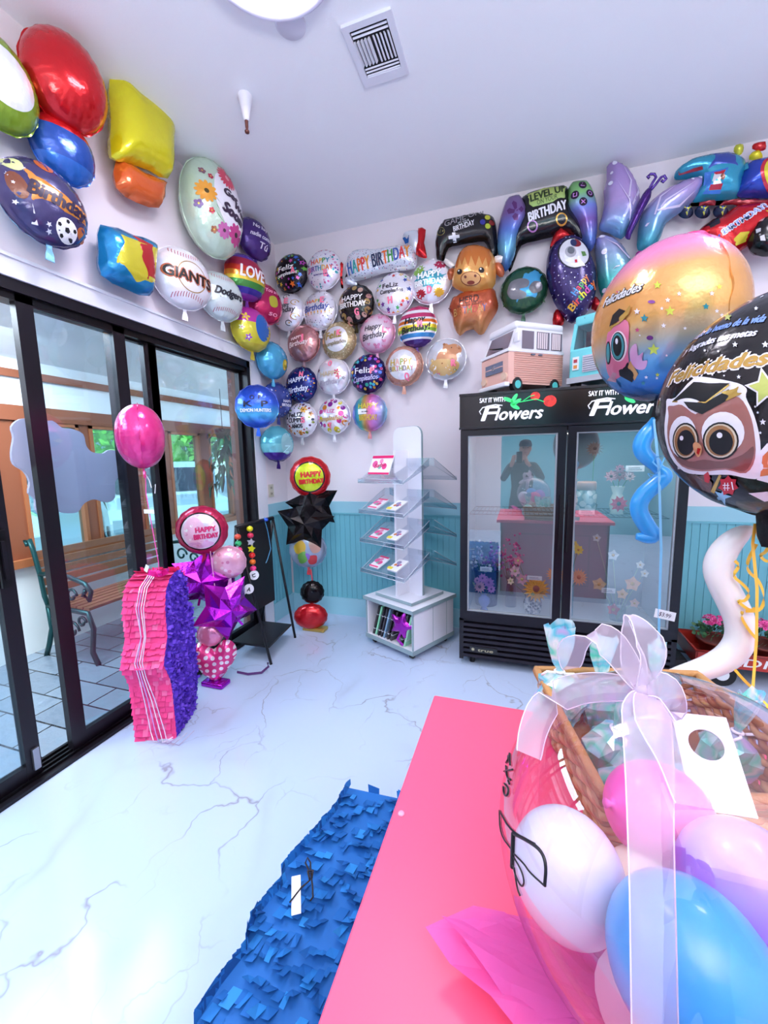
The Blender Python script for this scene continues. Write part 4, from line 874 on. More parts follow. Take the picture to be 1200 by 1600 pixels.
d.lobe('grip', [(520, 350), (540, 330), (600, 312), (625, 330), (655, 400), (650, 470), (610, 540), (590, 640), (555, 740), (520, 785), (490, 740), (470, 640), (472, 540), (490, 440)], .085, .09, IR2, yoff=-.02,
       dec=[([(578, 440), (560, 400), (570, 385), (590, 395), (592, 430)], foil('#5a2a6a')), ([(580, 440), (545, 428), (530, 440), (540, 465), (575, 460)], foil('#5a2a6a')), ([(585, 445), (620, 410), (632, 425), (622, 448)], foil('#5a2a6a')), ([(580, 460), (600, 465), (598, 495), (575, 503), (562, 480)], foil('#5a2a6a'))])
H_ = []
for x, y in ((989, 289), (1035, 337), (943, 347), (992, 392)): H_ += [(cpx(x, y, 25), foil('#3a1f4a')), (cpx(x, y, 21), foil('#1f1228'), .0025)]
sy_ = foil('#c88ad8', .2)
H_ += [([(989, 272), (1003, 298), (975, 298)], sy_, .003), ([(989, 280), (996, 294), (982, 294)], foil('#1f1228'), .004), (cpx(1035, 337, 13), sy_, .003), (cpx(1035, 337, 9), foil('#1f1228'), .004),
       ([(931, 335), (955, 335), (955, 359), (931, 359)], sy_, .003), ([(936, 340), (950, 340), (950, 354), (936, 354)], foil('#1f1228'), .004), ([(981, 380), (992, 390), (1003, 380), (1005, 384), (995, 393), (1005, 402), (1002, 405), (992, 396), (982, 405), (979, 402), (988, 393), (979, 384)], sy_, .003)]
d.lobe('grip', [(925, 240), (1000, 228), (1040, 240), (1070, 300), (1090, 380), (1092, 500), (1080, 600), (1050, 660), (1010, 640), (985, 560), (960, 480), (920, 430), (900, 380), (905, 300)], .085, .09, IR, yoff=-.02, dec=H_)
# highland cow
d = SB('orange highland cow foil balloon with white horns reading HERD it was your BIRTHDAY', c4, (320, 900))
OR = m_bands([(0, '#d89a55'), (.4, '#c97f42'), (.55, '#b8552f'), (.75, '#a84a2a'), (1, '#c98a55')], .30, 'Z', 'LINEAR')
d.lobe('body', [(215, 930), (190, 940), (165, 1010), (185, 1060), (200, 1130), (235, 1180), (270, 1150), (320, 1140), (350, 1170), (385, 1165), (420, 1100), (460, 1040), (475, 990), (462, 930), (440, 880), (320, 880)], .10, .11, OR, yoff=-.0,
       texts=[('HERD', '#1d0c08', 300, 978, 120, 42, .1, .03), ('it was your', '#1d0c08', 305, 1006, 150, 18, .25, .05), ('BIRTHDAY', ['#c8a05a', '#a8642a', '#4a6a9a', '#6a9a5a', '#c8a05a', '#b83a3a', '#c8a05a', '#4a5a9a'], 305, 1040, 205, 42, 0, .03)],
       dec=[([(160, 1010), (205, 1000), (180, 1030)], foil('#7a3018')), ([(440, 990), (478, 975), (450, 1010)], foil('#7a3018'))])
d.lobe('head', [(205, 770), (230, 700), (270, 650), (330, 635), (400, 650), (445, 690), (460, 750), (462, 830), (440, 900), (330, 935), (215, 900), (190, 860)], .11, .13, foil('#d89a50', .25), yoff=-.05,
       dec=[([(215, 780), (225, 700), (280, 640), (350, 632), (430, 660), (440, 740), (420, 800), (405, 740), (385, 790), (365, 735), (345, 800), (318, 735), (300, 800), (280, 740), (262, 790), (245, 740), (232, 800)], foil('#c8702a', .25), .002),
            (cpx(315, 868, 62, 20, 38), foil('#7a3f22', .1), .002), (cpx(315, 868, 57, 20, 34), foil('#dda468', .2), .003), (cpx(283, 860, 8), ink('#6a2f1a'), .004), (cpx(343, 856, 8), ink('#6a2f1a'), .004), (cpx(315, 890, 24, 12, 10), ink('#8a3a28'), .004),
            (cpx(248, 828, 17), ink('#1d1210'), .004), (cpx(380, 822, 17), ink('#1d1210'), .004), (cpx(243, 822, 5), ink('#ffffff'), .005), (cpx(376, 816, 5), ink('#ffffff'), .005)])
for P in ([(200, 740), (150, 710), (135, 690), (140, 730), (165, 760), (205, 770)], [(455, 700), (500, 690), (535, 655), (540, 690), (510, 735), (460, 740)]): d.lobe('horn', P, .03, .04, foil('#ece4e0', .2), yoff=-.05)
for P in ([(205, 770), (170, 775), (158, 815), (175, 845), (205, 820)], [(450, 740), (490, 735), (512, 780), (505, 825), (465, 810)]): d.lobe('ear', P, .04, .05, foil('#b8603a', .3), yoff=-.04)
# dinosaur-park round balloon, plain shapes only
def jung(mb, h, R):
    q = lambda P: [(a*R, b*R) for a, b in P]
    decal(mb, q([(-.25, .1), (.0, .55), (.45, .7), (.75, .5), (.72, -.1), (.5, -.5), (-.3, -.6), (-.6, -.2)]), foil('#3f9ac8'), h, .001)
    decal(mb, smooth_poly(q([(-.7, 0), (-.55, .3), (-.1, .35), (.2, .2), (.15, -.05), (-.2, -.1), (.1, -.3), (0, -.5), (-.5, -.45), (-.7, -.2)])), foil('#6a6a72', .2), h, .002)
    decal(mb, smooth_poly(q([(.2, -.1), (.4, .15), (.7, .1), (.75, -.2), (.4, -.35)])), foil('#5a5a62', .2), h, .002)
    for k in range(9): u = -.8+.2*k; decal(mb, q([(u-.1, -.55-.3*(1-abs(u))), (u, -.4-.2*(1-abs(u))), (u+.12, -.6-.25*(1-abs(u)))]), foil('#2f5a3a'), h, .0025)
p = at(818.7, 454, 1, -.09); balloon('round dark green foil balloon with grey and blue jungle scene beside the rocket', p, 0, .172, foil('#1f4a36', .3), .083, [], jung, tilt=-.03)
# rocket
d = SB('purple rocket foil balloon with red nose and round porthole reading Happy Birthday', c4, (935, 820))
PU = m_dots('#2a1a5a', ['#e8e8f8', '#8a8ad8'], 26, .10)
for P in ([(820, 1040), (850, 1010), (890, 1080), (860, 1125), (815, 1115)], [(1075, 930), (1110, 960), (1138, 1000), (1110, 1025), (1055, 1010)]): d.lobe('fin', P, .05, .06, foil('#b8101c', .6))
d.lobe('nose', [(795, 640), (810, 580), (825, 540), (868, 498), (905, 530), (960, 575), (900, 590), (840, 610)], .06, .07, foil('#c0141c', .6))
d.lobe('body', [(790, 660), (850, 590), (930, 565), (990, 590), (1040, 660), (1075, 760), (1082, 860), (1070, 960), (1010, 1060), (930, 1110), (880, 1070), (820, 980), (780, 860), (772, 760)], .115, .15, PU, yoff=-.03,
       dec=[(cpx(935, 712, 100, 28), foil('#17122a'), .002), (cpx(935, 715, 90, 28), foil('#d8d8e0', .2), .003), (cpx(945, 653, 33, 16, 26), foil('#8a1a28'), .004), (cpx(930, 653, 20, 16, 24), foil('#1f2a5a'), .005), (cpx(912, 712, 34, 18), foil('#b0b0b8'), .005), (cpx(914, 704, 22, 14), foil('#6a7078'), .006),
            ([(860, 730), (900, 690), (960, 740), (1000, 790), (940, 800), (880, 770)], foil('#e8e8ee'), .004), ([(975, 705), (1000, 700), (1010, 725), (985, 735)], foil('#5a8a4a'), .005), ([(935, 760), (950, 758), (952, 775), (938, 778)], foil('#c8283c'), .006)],
       texts=[('Happy', ['#4a9ad8', '#d83a4a', '#4fae5a', '#e8c23a', '#d87a3a'], 968, 905, 135, 45, .1, .95, .001), ('Birthday', ['#e8b23a', '#e8702a', '#d83a4a', '#4fae5a', '#e8e03a', '#d85aa8', '#4a9ad8', '#e8702a'], 985, 930+30, 215, 48, .1, .85, .002)])
# butterfly
d = SB('lilac and turquoise butterfly foil balloon with purple body', c5, (330, 560), v=-.11)
LI = m_bands([(0, '#a88ac8'), (.35, '#b49ad0'), (.55, '#7a9ac8'), (.75, '#3f9ab0'), (1, '#2f8a98')], .36, 'Z', 'LINEAR'); TQ = m_bands([(0, '#2f8ab0'), (.3, '#5fb0c8'), (.6, '#a89ad0'), (1, '#2f9a98')], .4, 'Z', 'LINEAR')
ws = [[(110, 250), (140, 225), (200, 235), (260, 290), (300, 360), (320, 450), (300, 540), (250, 640), (200, 700), (120, 660), (60, 640), (80, 560), (95, 470), (90, 400), (110, 330)],
      [(300, 700), (310, 600), (340, 520), (400, 450), (480, 390), (600, 335), (690, 320), (708, 345), (690, 400), (640, 470), (560, 540), (480, 600), (450, 680), (400, 760), (340, 790), (300, 760)],
      [(45, 690), (100, 670), (180, 700), (240, 770), (280, 860), (250, 940), (200, 1010), (130, 1090), (85, 1060), (60, 980), (50, 860), (40, 760)],
      [(350, 830), (420, 760), (520, 700), (620, 675), (655, 690), (640, 725), (560, 790), (450, 850), (380, 900)]]
vn = foil('#d8cdea', .2); wh = foil('#e4e0f4', .2)
ve = [[([(240, 620), (230, 500), (160, 380), (236, 496), (246, 560)], vn), ([(225, 480), (240, 380), (200, 280), (248, 378), (236, 482)], vn), ([(250, 520), (290, 430), (280, 380), (300, 440), (256, 530)], vn), (cpx(147, 265, 14), wh), (cpx(122, 388, 13), wh), (cpx(130, 320, 8), wh)],
      [([(330, 650), (450, 500), (640, 380), (455, 510), (340, 655)], vn), ([(400, 560), (540, 520), (640, 430), (545, 530), (402, 570)], vn), ([(380, 590), (420, 470), (520, 400), (428, 476), (390, 590)], vn), (cpx(668, 352, 12, 12, 9), wh), (cpx(620, 365, 9), wh)],
      [([(240, 840), (160, 760), (90, 720), (165, 752), (248, 830)], vn), ([(250, 870), (150, 900), (80, 960), (155, 892), (250, 860)], vn), (cpx(75, 700, 18, 12, 12), wh), (cpx(85, 800, 16), wh), (cpx(90, 1030, 12), wh)],
      [([(400, 860), (500, 770), (600, 710), (505, 778), (408, 866)], vn), (cpx(612, 693, 14, 12, 10), wh)]]
for k, P in enumerate(ws): d.lobe('wing', P, .085, .09, LI if k < 2 else TQ, yoff=-.01 if k < 2 else .01, dec=[(a, b, .006) for a, b in ve[k]])
d.lobe('body', [(350, 415), (372, 425), (368, 470), (330, 540), (290, 620), (250, 700), (240, 730), (215, 720), (215, 690), (240, 620), (280, 530), (320, 450)], .05, .05, foil('#4a1f7a', .6), yoff=-.07, grid=.015)
d.lobe('abdomen', [(285, 800), (320, 790), (322, 840), (290, 900), (265, 950), (245, 945), (255, 880)], .04, .05, foil('#b83a98', .5), yoff=-.05, grid=.015)
mb = MB()
for P in ([(360, 420), (380, 380), (400, 350), (390, 330), (365, 330), (348, 345), (360, 355)], [(370, 425), (400, 390), (430, 350), (450, 340), (462, 360), (445, 378), (432, 368)]): mb.tube([(u, -.07, v) for u, v in d.W(P)], .009, foil('#5a3a98', .6))
mb.build('antennae', d.t)
# train
d = SB('blue and turquoise toy train foil balloon with a dog in its window', c5, (900, 350), v=-.1)
d.lobe('cab', [(535, 290), (560, 250), (620, 210), (700, 185), (860, 165), (960, 200), (975, 260), (960, 320), (930, 440), (860, 450), (720, 460), (640, 460), (690, 350), (640, 320), (545, 325)], .095, .11, foil('#2f98b8', .4),
       dec=[([(740, 185), (860, 172), (895, 200), (890, 290), (715, 300)], foil('#3a4fa8')), ([(700, 315), (830, 305), (800, 440), (690, 445)], foil('#3f7ad0'), .002), ([(735, 330), (815, 322), (795, 425), (715, 432)], foil('#2fb0c8'), .003), ([(750, 335), (800, 345), (790, 400), (740, 420), (735, 380)], foil('#e8e4e8'), .004), (cpx(795, 362, 14, 12, 18), foil('#7a4a3a'), .005), ([(745, 330), (812, 322), (800, 345), (755, 345)], foil('#c8283c'), .0055), ([(725, 405), (800, 398), (795, 425), (722, 430)], foil('#b8283c'), .0055), ([(545, 300), (680, 285), (690, 300), (550, 318)], foil('#8a2a3a'), .0025)])
d.lobe('boiler', [(900, 430), (940, 300), (970, 240), (1050, 215), (1180, 200), (1300, 200), (1330, 300), (1300, 440), (1100, 450), (1000, 450)], .10, .11, foil('#2a44b0', .5), yoff=-.02,
       dec=[([(930, 240), (990, 225), (960, 300), (920, 300)], foil('#2f98b8')), (cpx(1135, 340, 125, 24, 110), foil('#c8283c'), .002), (cpx(1140, 340, 110, 24, 98), foil('#e0d03a'), .003), (cpx(1145, 340, 80, 24, 72), foil('#e8e4ee'), .004), ([(1090, 320), (1125, 330), (1150, 300), (1150, 340), (1180, 360), (1140, 365), (1120, 400), (1115, 360), (1085, 350)], foil('#c8283c'), .005)])
d.lobe('undercarriage', [(640, 470), (900, 450), (1300, 455), (1300, 490), (1000, 500), (900, 480), (640, 490)], .05, .04, foil('#8a1a28', .5), yoff=.0)
for x in (585, 690, 805): d.lobe('wheel', cpx(x+20, 525, 50, 14, 42), .05, .06, foil('#1f2a4a', .4), dec=[([(x-5, 510), (x+45, 505), (x+20, 560)], foil('#c8c84a'), .002), ([(x+5, 515), (x+20, 508), (x+22, 550)], foil('#3a58b8'), .003)])
d.lobe('whistle', [(895, 160), (910, 120), (955, 115), (955, 160), (930, 185)], .03, .04, foil('#c8c83a'), yoff=-.02)
d.lobe('chimney', [(990, 210), (1010, 165), (1060, 155), (1075, 215)], .04, .05, foil('#e0d01a'), yoff=-.02); d.lobe('chimney_top', [(1005, 150), (1015, 120), (1060, 108), (1090, 115), (1088, 155), (1050, 165)], .045, .05, foil('#c8141c'), yoff=-.03)
# race car
d = SB('red race car foil balloon with a black tyre reading BIRTHDAY below the train', c5, (900, 680), v=-.10)
d.lobe('body', [(670, 660), (760, 580), (830, 555), (900, 500), (1000, 480), (1150, 470), (1300, 480), (1300, 560), (1200, 640), (1060, 700), (960, 760), (900, 820), (850, 865), (800, 830), (740, 770), (690, 720)], .10, .11, foil('#c4101c', .55), yoff=-.0,
       dec=[([(700, 640), (760, 590), (820, 575), (780, 640), (720, 690)], foil('#1b1520')), ([(860, 740), (900, 700), (960, 690), (950, 740), (880, 775)], foil('#d8c83a')), ([(1050, 570), (1110, 560), (1080, 590)], foil('#d8c83a'))],
       texts=[('HAPPY', '#2f5ac0', 740, 755, 110, 36, 0, .62, .003), ('BIRTHDAY!', '#e0e4f4', 925, 615, 290, 42, 0, .53, .006), ('BIRTHDAY!', '#2f5ac0', 925, 615, 285, 38, 0, .53, .003)])
d.lobe('tyre', [(980, 800), (960, 740), (970, 680), (1010, 620), (1080, 585), (1160, 580), (1220, 620), (1250, 700), (1220, 780), (1140, 820), (1050, 830)], .09, .09, foil('#121114', .2), yoff=-.06,
       dec=[(cpx(1110, 705, 70, 24), foil('#c8ccd4'), .002), (cpx(1110, 705, 60, 24), foil('#f0f0f4'), .003), (cpx(1110, 705, 30, 16), foil('#2a2a30'), .004), (cpx(1110, 705, 18, 16), foil('#c8ccd4'), .005)]+[([(1000+0, 740), (1020, 735), (1030, 770), (1005, 765)], foil('#d8d8dc'), .002), ([(985, 690), (1005, 690), (1003, 712), (985, 716)], foil('#d8d8dc'), .002), ([(1005, 630), (1020, 645), (1040, 620), (1025, 610)], foil('#d8d8dc'), .002)])
d.lobe('tail', [(880, 825), (920, 815), (965, 915), (950, 945), (925, 940)], .02, .03, foil('#c4101c', .55))
# ================= FLOWER COOLER =================
CX0, CX1, CY0, CY1, CZ1 = 1.852, 3.236, -.718, -.04, 1.985
CB = mat('#15111a', .28, .2); CB2 = mat('#0d0b10', .35, .2); CG = mat('#3f4650', .5); CIN = mat('#93aab8', .5)
t = thing('flower_cooler', 'tall black two-door glass refrigerator with Flowers signs across its top', 'cooler', (0, 0, 0))
mb = MB(); mb.box((CX0, CY0+.06, .05), (CX0+.045, CY1, CZ1), CB).box((CX1-.045, CY0+.06, .05), (CX1, CY1, CZ1), CB).box((CX0, CY1-.04, .05), (CX1, CY1, CZ1), CB).box((CX0, CY0+.06, CZ1-.04), (CX1, CY1, CZ1), CB)
mb.box((CX0, CY0+.06, .05), (CX1, CY1, .36), CB).box((CX0+.045, CY0+.06, 1.72), (CX1-.045, CY1, 1.945), CB); mb.build('cabinet', t)
MB().box((CX0+.045, CY1-.05, .36), (CX1-.045, CY1-.041, 1.72), CIN).box((CX0+.0451, CY0+.08, .36), (CX0+.05, CY1-.05, 1.72), CIN).box((CX1-.05, CY0+.08, .36), (CX1-.0451, CY1-.05, 1.72), CIN).box((CX0+.05, CY0+.08, .36), (CX1-.05, CY1-.05, .365), mat('#c4ccd4', .4)).build('liner', t)
mb = MB().box((CX0, CY0-.005, 1.755), (CX1, CY0+.06, CZ1), mat('#0b090d', .2, .0)).box((CX0-.003, CY0-.012, CZ1-.012), (CX1+.003, CY0+.0, CZ1+.004), CB).box((CX0-.003, CY0-.012, 1.748), (CX1+.003, CY0+.0, 1.762), CB); mb.build('sign_header', t)
for k in range(7):
    z = .075+k*.040; MB().box((CX0+.03, CY0+.01, z), (CX1-.03, CY0+.05, z+.022), mat('#26222c', .3, .4), Matrix.Translation((0, 0, 0))).build('grille_slat', t)
MB().box((CX0, CY0+.02, .05), (CX0+.03, CY0+.06, .37), CB).box((CX1-.03, CY0+.02, .05), (CX1, CY0+.06, .37), CB).box((CX0, CY0+.02, .352), (CX1, CY0+.06, .37), CB).build('grille_frame', t)
lg = MB().box((1.93, CY0+.003, .12), (2.13, CY0+.012, .165), mat('#1a1a20', .3)); MB_ = lg.build('logo_plate', t)
tb = MB(); text(tb, 'true', mat('#c9bf9a', .3, .5), 0, 0, .11, .022, flat, .001, .2, 0, .001); o = tb.build('lettering', MB_); o.location = (2.045, CY0+.002, .143)
tb = MB(); decal(tb, star(0, 0, .016, 6), mat('#c9bf9a', .3, .5)); o = tb.build('star_mark', MB_); o.location = (1.955, CY0+.002, .143)
def frame(name, x0, x1, z0, z1, y0, y1, w, m, parent):
    return MB().box((x0, y0, z0), (x0+w, y1, z1), m).box((x1-w, y0, z0), (x1, y1, z1), m).box((x0+w, y0, z0), (x1-w, y1, z0+w*1.1), m).box((x0+w, y0, z1-w*.8), (x1-w, y1, z1), m).build(name, parent)
MG = m_glass('#dfe8ec', .34, 0)
XM = (CX0+CX1)/2
for x0, x1, hs in ((CX0+.006, XM-.004, 1), (XM+.004, CX1-.006, -1)):
    dr = frame('door', x0, x1, .378, 1.745, CY0+.0, CY0+.052, .052, CB, t)
    frame('gasket', x0+.05, x1-.05, .43, 1.706, CY0+.006, CY0+.03, .012, mat('#9aa0a8', .4, .3), dr)
    MB().add([(x0+.05, CY0+.02, .43), (x1-.05, CY0+.02, .43), (x1-.05, CY0+.02, 1.705), (x0+.05, CY0+.02, 1.705)], [(0, 1, 2, 3)], MG).build('glass', dr)
    hx = x1-.03 if hs > 0 else x0+.012
    MB().box((hx, CY0-.028, .92), (hx+.018, CY0-.012, 1.3), CB2).box((hx, CY0-.012, .93), (hx+.018, CY0, .95), CB2).box((hx, CY0-.012, 1.27), (hx+.018, CY0, 1.29), CB2).build('handle', dr)
for k in range(4):
    x = (CX0+.06, CX1-.12)[k % 2]; y = (CY0+.1, CY1-.1)[k//2]; MB().cyl((x+.03, y, 0), (x+.03, y, .05), .02, CB2).build('foot', t)
def wire(x0, x1, z):
    mb = MB(); m = mat('#5a6068', .4, .6)
    for y in (CY0+.12, -.4, CY1-.08): mb.cyl((x0, y, z), (x1, y, z), .004, m, 6)
    x = x0
    while x < x1: mb.cyl((x, CY0+.12, z+.004), (x, CY1-.08, z+.004), .0022, m, 5); x += .03
    mb.build('wire_shelf', t)
lamp('AREA', 'cooler_fill', (XM, CY0+.14, 1.705), 5, '#fff8f0', 1.2, sy=.06)  # fill added inside the cooler so the flowers read brighter
wire(CX0+.06, XM-.02, 1.14); wire(XM+.02, CX1-.06, 1.14)
# two printed signs on the header
for k, sx in enumerate((0.0, .67)):
    tb = MB(); Wm = mat('#f4f4f8', .4, emit=.15); x = CX0+.02+sx
    text(tb, 'SAY IT WITH', Wm, .218, 1.938, .165, .030, flat, .001, 0, 0, .0012)
    g = Wm
    text(tb, 'F', Wm, .205, 1.850, .085, .095, flat, .001, .35, 0, .0035); text(tb, 'lowers', Wm, .395, 1.843, .29, .080, flat, .001, .3, 0, .0035)
    tb.tube([(u, -.002, v) for u, v in ((.19, 1.897), (.155, 1.89), (.135, 1.865), (.145, 1.845))], .004, Wm, 6); tb.tube([(u, -.002, v) for u, v in ((.18, 1.897), (.24, 1.905), (.285, 1.897))], .004, Wm, 6)
    o = tb.build('lettering', t); o.location = (x-.02, CY0-.0065, 0)
    rb = MB(); G_ = mat('#38d87a', .4, emit=.3); R_ = mat('#e02a22', .4, emit=.3)
    rb.tube([(u, -.002, v) for u, v in ((.40, 1.905), (.48, 1.915), (.56, 1.925), (.61, 1.905))], .0035, G_, 6); rb.tube([(u, -.002, v) for u, v in ((.47, 1.912), (.52, 1.945), (.55, 1.95))], .003, G_, 6)
    for u, v, a in ((.385, 1.933, 2.7), (.44, 1.915, .6), (.43, 1.885, -.5), (.425, 1.94, 1.0)): decal(rb, circ(u, v, .034, 12, .013, a), G_)
    for u, v, r in ((.555, 1.945, .030), (.645, 1.908, .040)):
        decal(rb, circ(u, v, r, 14, r*.9), R_)
        for q in range(5): decal(rb, circ(u+r*.45*cos(q*1.26), v+r*.45*sin(q*1.26), r*.5, 10), mat('#c01a1a', .4, emit=.2) if q % 2 else R_, flat, .0012+.0001*q)
    o = rb.build('rose_artwork', t); o.location = (x-.02-.065, CY0-.0065, 0)
def blossom_part(t):
    m_ = MB(); blossom(m_, (0, -.052, .075), .058, 9, mat('#e0306a', .5), mat('#2a1a20', .5), (0, -1, 0), 2); m_.build('painted_poppy', t)
# ---- flowers and vases inside
def blossom(mb, c, r, n, m, mc, tilt=(0, -1, .3), layers=1):
    N = Vector(tilt).normalized(); X = N.orthogonal().normalized(); Y = N.cross(X); c = Vector(c)
    for L_ in range(layers):
        rr = r*(1-.25*L_)
        for k in range(n):
            a = 2*pi*(k+.5*L_)/n; d_ = X*cos(a)+Y*sin(a); s_ = N.cross(d_)*rr*(2.0/n)
            b = c+N*(.004*L_); mb.add([b, b+d_*rr*.55-s_+N*rr*.12, b+d_*rr+N*rr*.05, b+d_*rr*.55+s_+N*rr*.12], [(0, 1, 2, 3)], m, smooth=False)
    mb.sphere(c+N*.003, r*.26, mc, 8)
def stems(mb, base, tops, m):
    for q in tops: mb.tube([base, (Vector(base)+Vector(q))/2+Vector((0, 0, .02)), q], .0025, m, 5)
GR = mat('#4f8a4a', .5); LGR = mat('#8fb86a', .5)
def vase(label, c, prof, vm, fl, catn='vase', leaves=0, extra=None):
    t = thing('flower_vase', label, catn, c); MB().lathe(prof, vm, n=24).build('vase', t)
    top = prof[-1][1]
    for (dx, dz, r, n, col, cc, ly) in fl:
        pass
    mb = MB(); stems(mb, (0, 0, top*.5), [(f[0], -.02, f[1]) for f in fl], GR)
    for k in range(leaves):
        a = random.random()*6.28; p = Vector((.03*cos(a), .03*sin(a), top)); q = p+Vector((.08*cos(a), .08*sin(a), .05+.06*random.random())); s_ = Vector((-sin(a), cos(a), 0))*.015
        mb.add([p, (p+q)/2-s_, q, (p+q)/2+s_], [(0, 1, 2, 3)], LGR)
    mb.build('stems', t)
    for f in fl: m_ = MB(); blossom(m_, (f[0], -.03, f[1]), f[2], f[3], mat(f[4], .6), mat(f[5], .6), (f[0]*3, -1, .35), f[6]); m_.build('blossom', t)
    if extra: extra(t)
    return t
zf = .366
vase('small blue patterned vase of mauve daisies on the cooler floor at left', (2.015, -.50, zf), [(0, 0), (.03, 0), (.028, .012), (.018, .03), (.045, .07), (.042, .105), (.02, .125), (.026, .14)], mat('#5f78d0', .2), [(-.03, .20, .05, 12, '#d8a0a8', '#7a4a40', 2), (.035, .24, .045, 9, '#a06ab0', '#6a3a7a', 3), (-.01, .27, .04, 9, '#b87ac0', '#6a3a7a', 3), (.055, .19, .035, 9, '#b87ac0', '#6a3a7a', 2), (-.05, .25, .03, 8, '#c890b8', '#6a3a7a', 2)], leaves=3)
zc = zf
vase('cut crystal vase with a big yellow daisy and pink lilies inside the cooler', (2.37, -.49, zf), [(0, 0), (.045, 0), (.062, .05), (.066, .10), (.055, .14), (.058, .15)], m_dots('#c8d0d8', ['#5a646e', '#ffffff', '#8a949e'], 60, .5), [(.02, .215, .10, 18, '#f2b21c', '#7a4a18', 2), (-.08, .28, .045, 6, '#d89aa8', '#c8c86a', 1), (-.13, .34, .045, 6, '#d8a8b0', '#a8b86a', 1), (-.11, .42, .035, 5, '#d87a8a', '#c8c86a', 1), (-.16, .26, .03, 6, '#e8d0b0', '#a8b86a', 1)], leaves=8)
vase('clear vase with two orange gerberas by the middle of the cooler', (2.585, -.47, zf), [(0, 0), (.035, 0), (.03, .06), (.022, .13), (.026, .16)], m_glass('#e8f0f4', None, 0, 1.6), [(-.07, .33, .06, 16, '#f0a868', '#c87a4a', 2), (.09, .32, .065, 16, '#f0b080', '#c87a4a', 2), (.08, .52, .04, 8, '#e8c83a', '#c8902a', 2), (.05, .56, .03, 8, '#e8c83a', '#c8902a', 2)])
vase('white vase painted with a bright pink poppy on the cooler wire shelf', (2.90, -.47, 1.148), [(0, 0), (.045, 0), (.038, .015), (.05, .06), (.045, .10), (.03, .14), (.045, .19)], mat('#dfeae4', .25), [(0, .27, .05, 9, '#8a4a5a', '#4a2a38', 3), (.06, .26, .04, 8, '#b89aa0', '#6a4a5a', 2), (-.05, .26, .045, 8, '#a86a7a', '#4a2a38', 2), (.0, .31, .035, 8, '#8a4a6a', '#4a2a38', 2)],
     extra=lambda t: blossom_part(t))
t = thing('glass_jar', 'glass jar with white shell pattern and pink lid on the cooler wire shelf', 'jar', (2.705, -.47, 1.148))
MB().lathe([(0, 0), (.06, 0), (.068, .03), (.068, .14), (.055, .165)], m_dots('#8fa8ae', ['#eef2f2', '#c8d8d8'], 26, .55), n=28).build('jar_body', t)
MB().lathe([(.055, .165), (.064, .17), (.064, .215), (.058, .225), (0, .225)], mat('#c89a92', .4), n=28).build('lid', t)
vase('dried seed head in a short dark pot at the left of the cooler shelf', (2.76, -.35, 1.148), [(0, 0), (.03, 0), (.04, .05)], mat('#3a3a44', .5), [(0, .45, .06, 14, '#6a5a5a', '#3a2a2a', 3)])
t = thing('flower_bucket', 'tall blue bucket packed with white and purple filler flowers at the left of the cooler', 'bucket', (2.02, -.33, zf))
MB().lathe([(0, 0), (.085, 0), (.10, .28), (.104, .28), (.104, .29)], mat('#1f3f78', .4), n=28).build('bucket', t)
random.seed(5)
for cols, nm in ((('#dfe4ee', '#b8c0d8'), 'white_filler'), (('#8a5ab0', '#b07ac8'), 'purple_filler')):
    mb = MB(); cx = -.06 if nm[0] == 'w' else .05
    for k in range(60):
        p = (max(-.11, cx+random.gauss(0, .04)), random.gauss(0, .04), .36+random.gauss(0, .055)); mb.sphere(p, .009+.006*random.random(), mat(cols[k % 2], .7), 5)
    for k in range(8): mb.tube([(cx*.5, 0, .2), (cx+random.gauss(0, .03), random.gauss(0, .02), .36)], .002, GR, 4)
    mb.build(nm, t)
t = thing('flower_bunch', 'bunch of deep pink filler flowers beside the blue bucket in the cooler', 'flowers', (2.21, -.33, zf))
mb = MB()
for k in range(80): p = (random.gauss(0, .05), random.gauss(0, .04), .40+random.gauss(0, .07)); mb.sphere(p, .008+.005*random.random(), mat(('#c84a8a', '#e07aa8')[k % 2], .7), 5)
mb.build('blossoms', t); mb = MB()
for k in range(12): mb.tube([(random.gauss(0, .012), random.gauss(0, .01), .1), (random.gauss(0, .04), random.gauss(0, .03), .38)], .002, GR, 4)
mb.build('stems', t); MB().lathe([(0, 0), (.045, 0), (.04, .1), (.03, .2), (.042, .24)], m_glass('#e0ecf4', None, 0, 1.6), n=20).build('vase', t)
t = thing('flower_bunch', 'loose peach tulips and lilies lying low in the right side of the cooler', 'flowers', (2.95, -.42, zf))
for u, z, r, c in ((-.13, .26, .05, '#e8c89a'), (.08, .28, .055, '#f0b48a'), (.02, .20, .04, '#f0c8a0'), (.10, .14, .035, '#e8b8a8'), (-.03, .08, .045, '#d85a6a'), (.12, .42, .03, '#e8e8e0'), (.15, .36, .03, '#e8e8e0'), (-.05, .48, .04, '#d8e0e4'), (-.16, .60, .03, '#d8e0e4')): m_ = MB(); blossom(m_, (u, -.02, z), r, 5, mat(c, .5), mat('#d8b060', .5), (u, -1, .2)); m_.build('blossom', t)
mb = MB(); stems(mb, (0, 0, .0), [(u, -.01, z) for u, z in ((-.13, .26), (.08, .28), (.02, .2), (.1, .14), (.12, .42), (.15, .36), (-.05, .48), (-.16, .6))], mat('#a8c8b0', .5)); mb.build('stems', t)
MB().lathe([(0, 0), (.05, 0), (.055, .10), (.045, .12)], m_glass('#e0ecf4', None, 0, 1.6), n=20).build('vase', t)
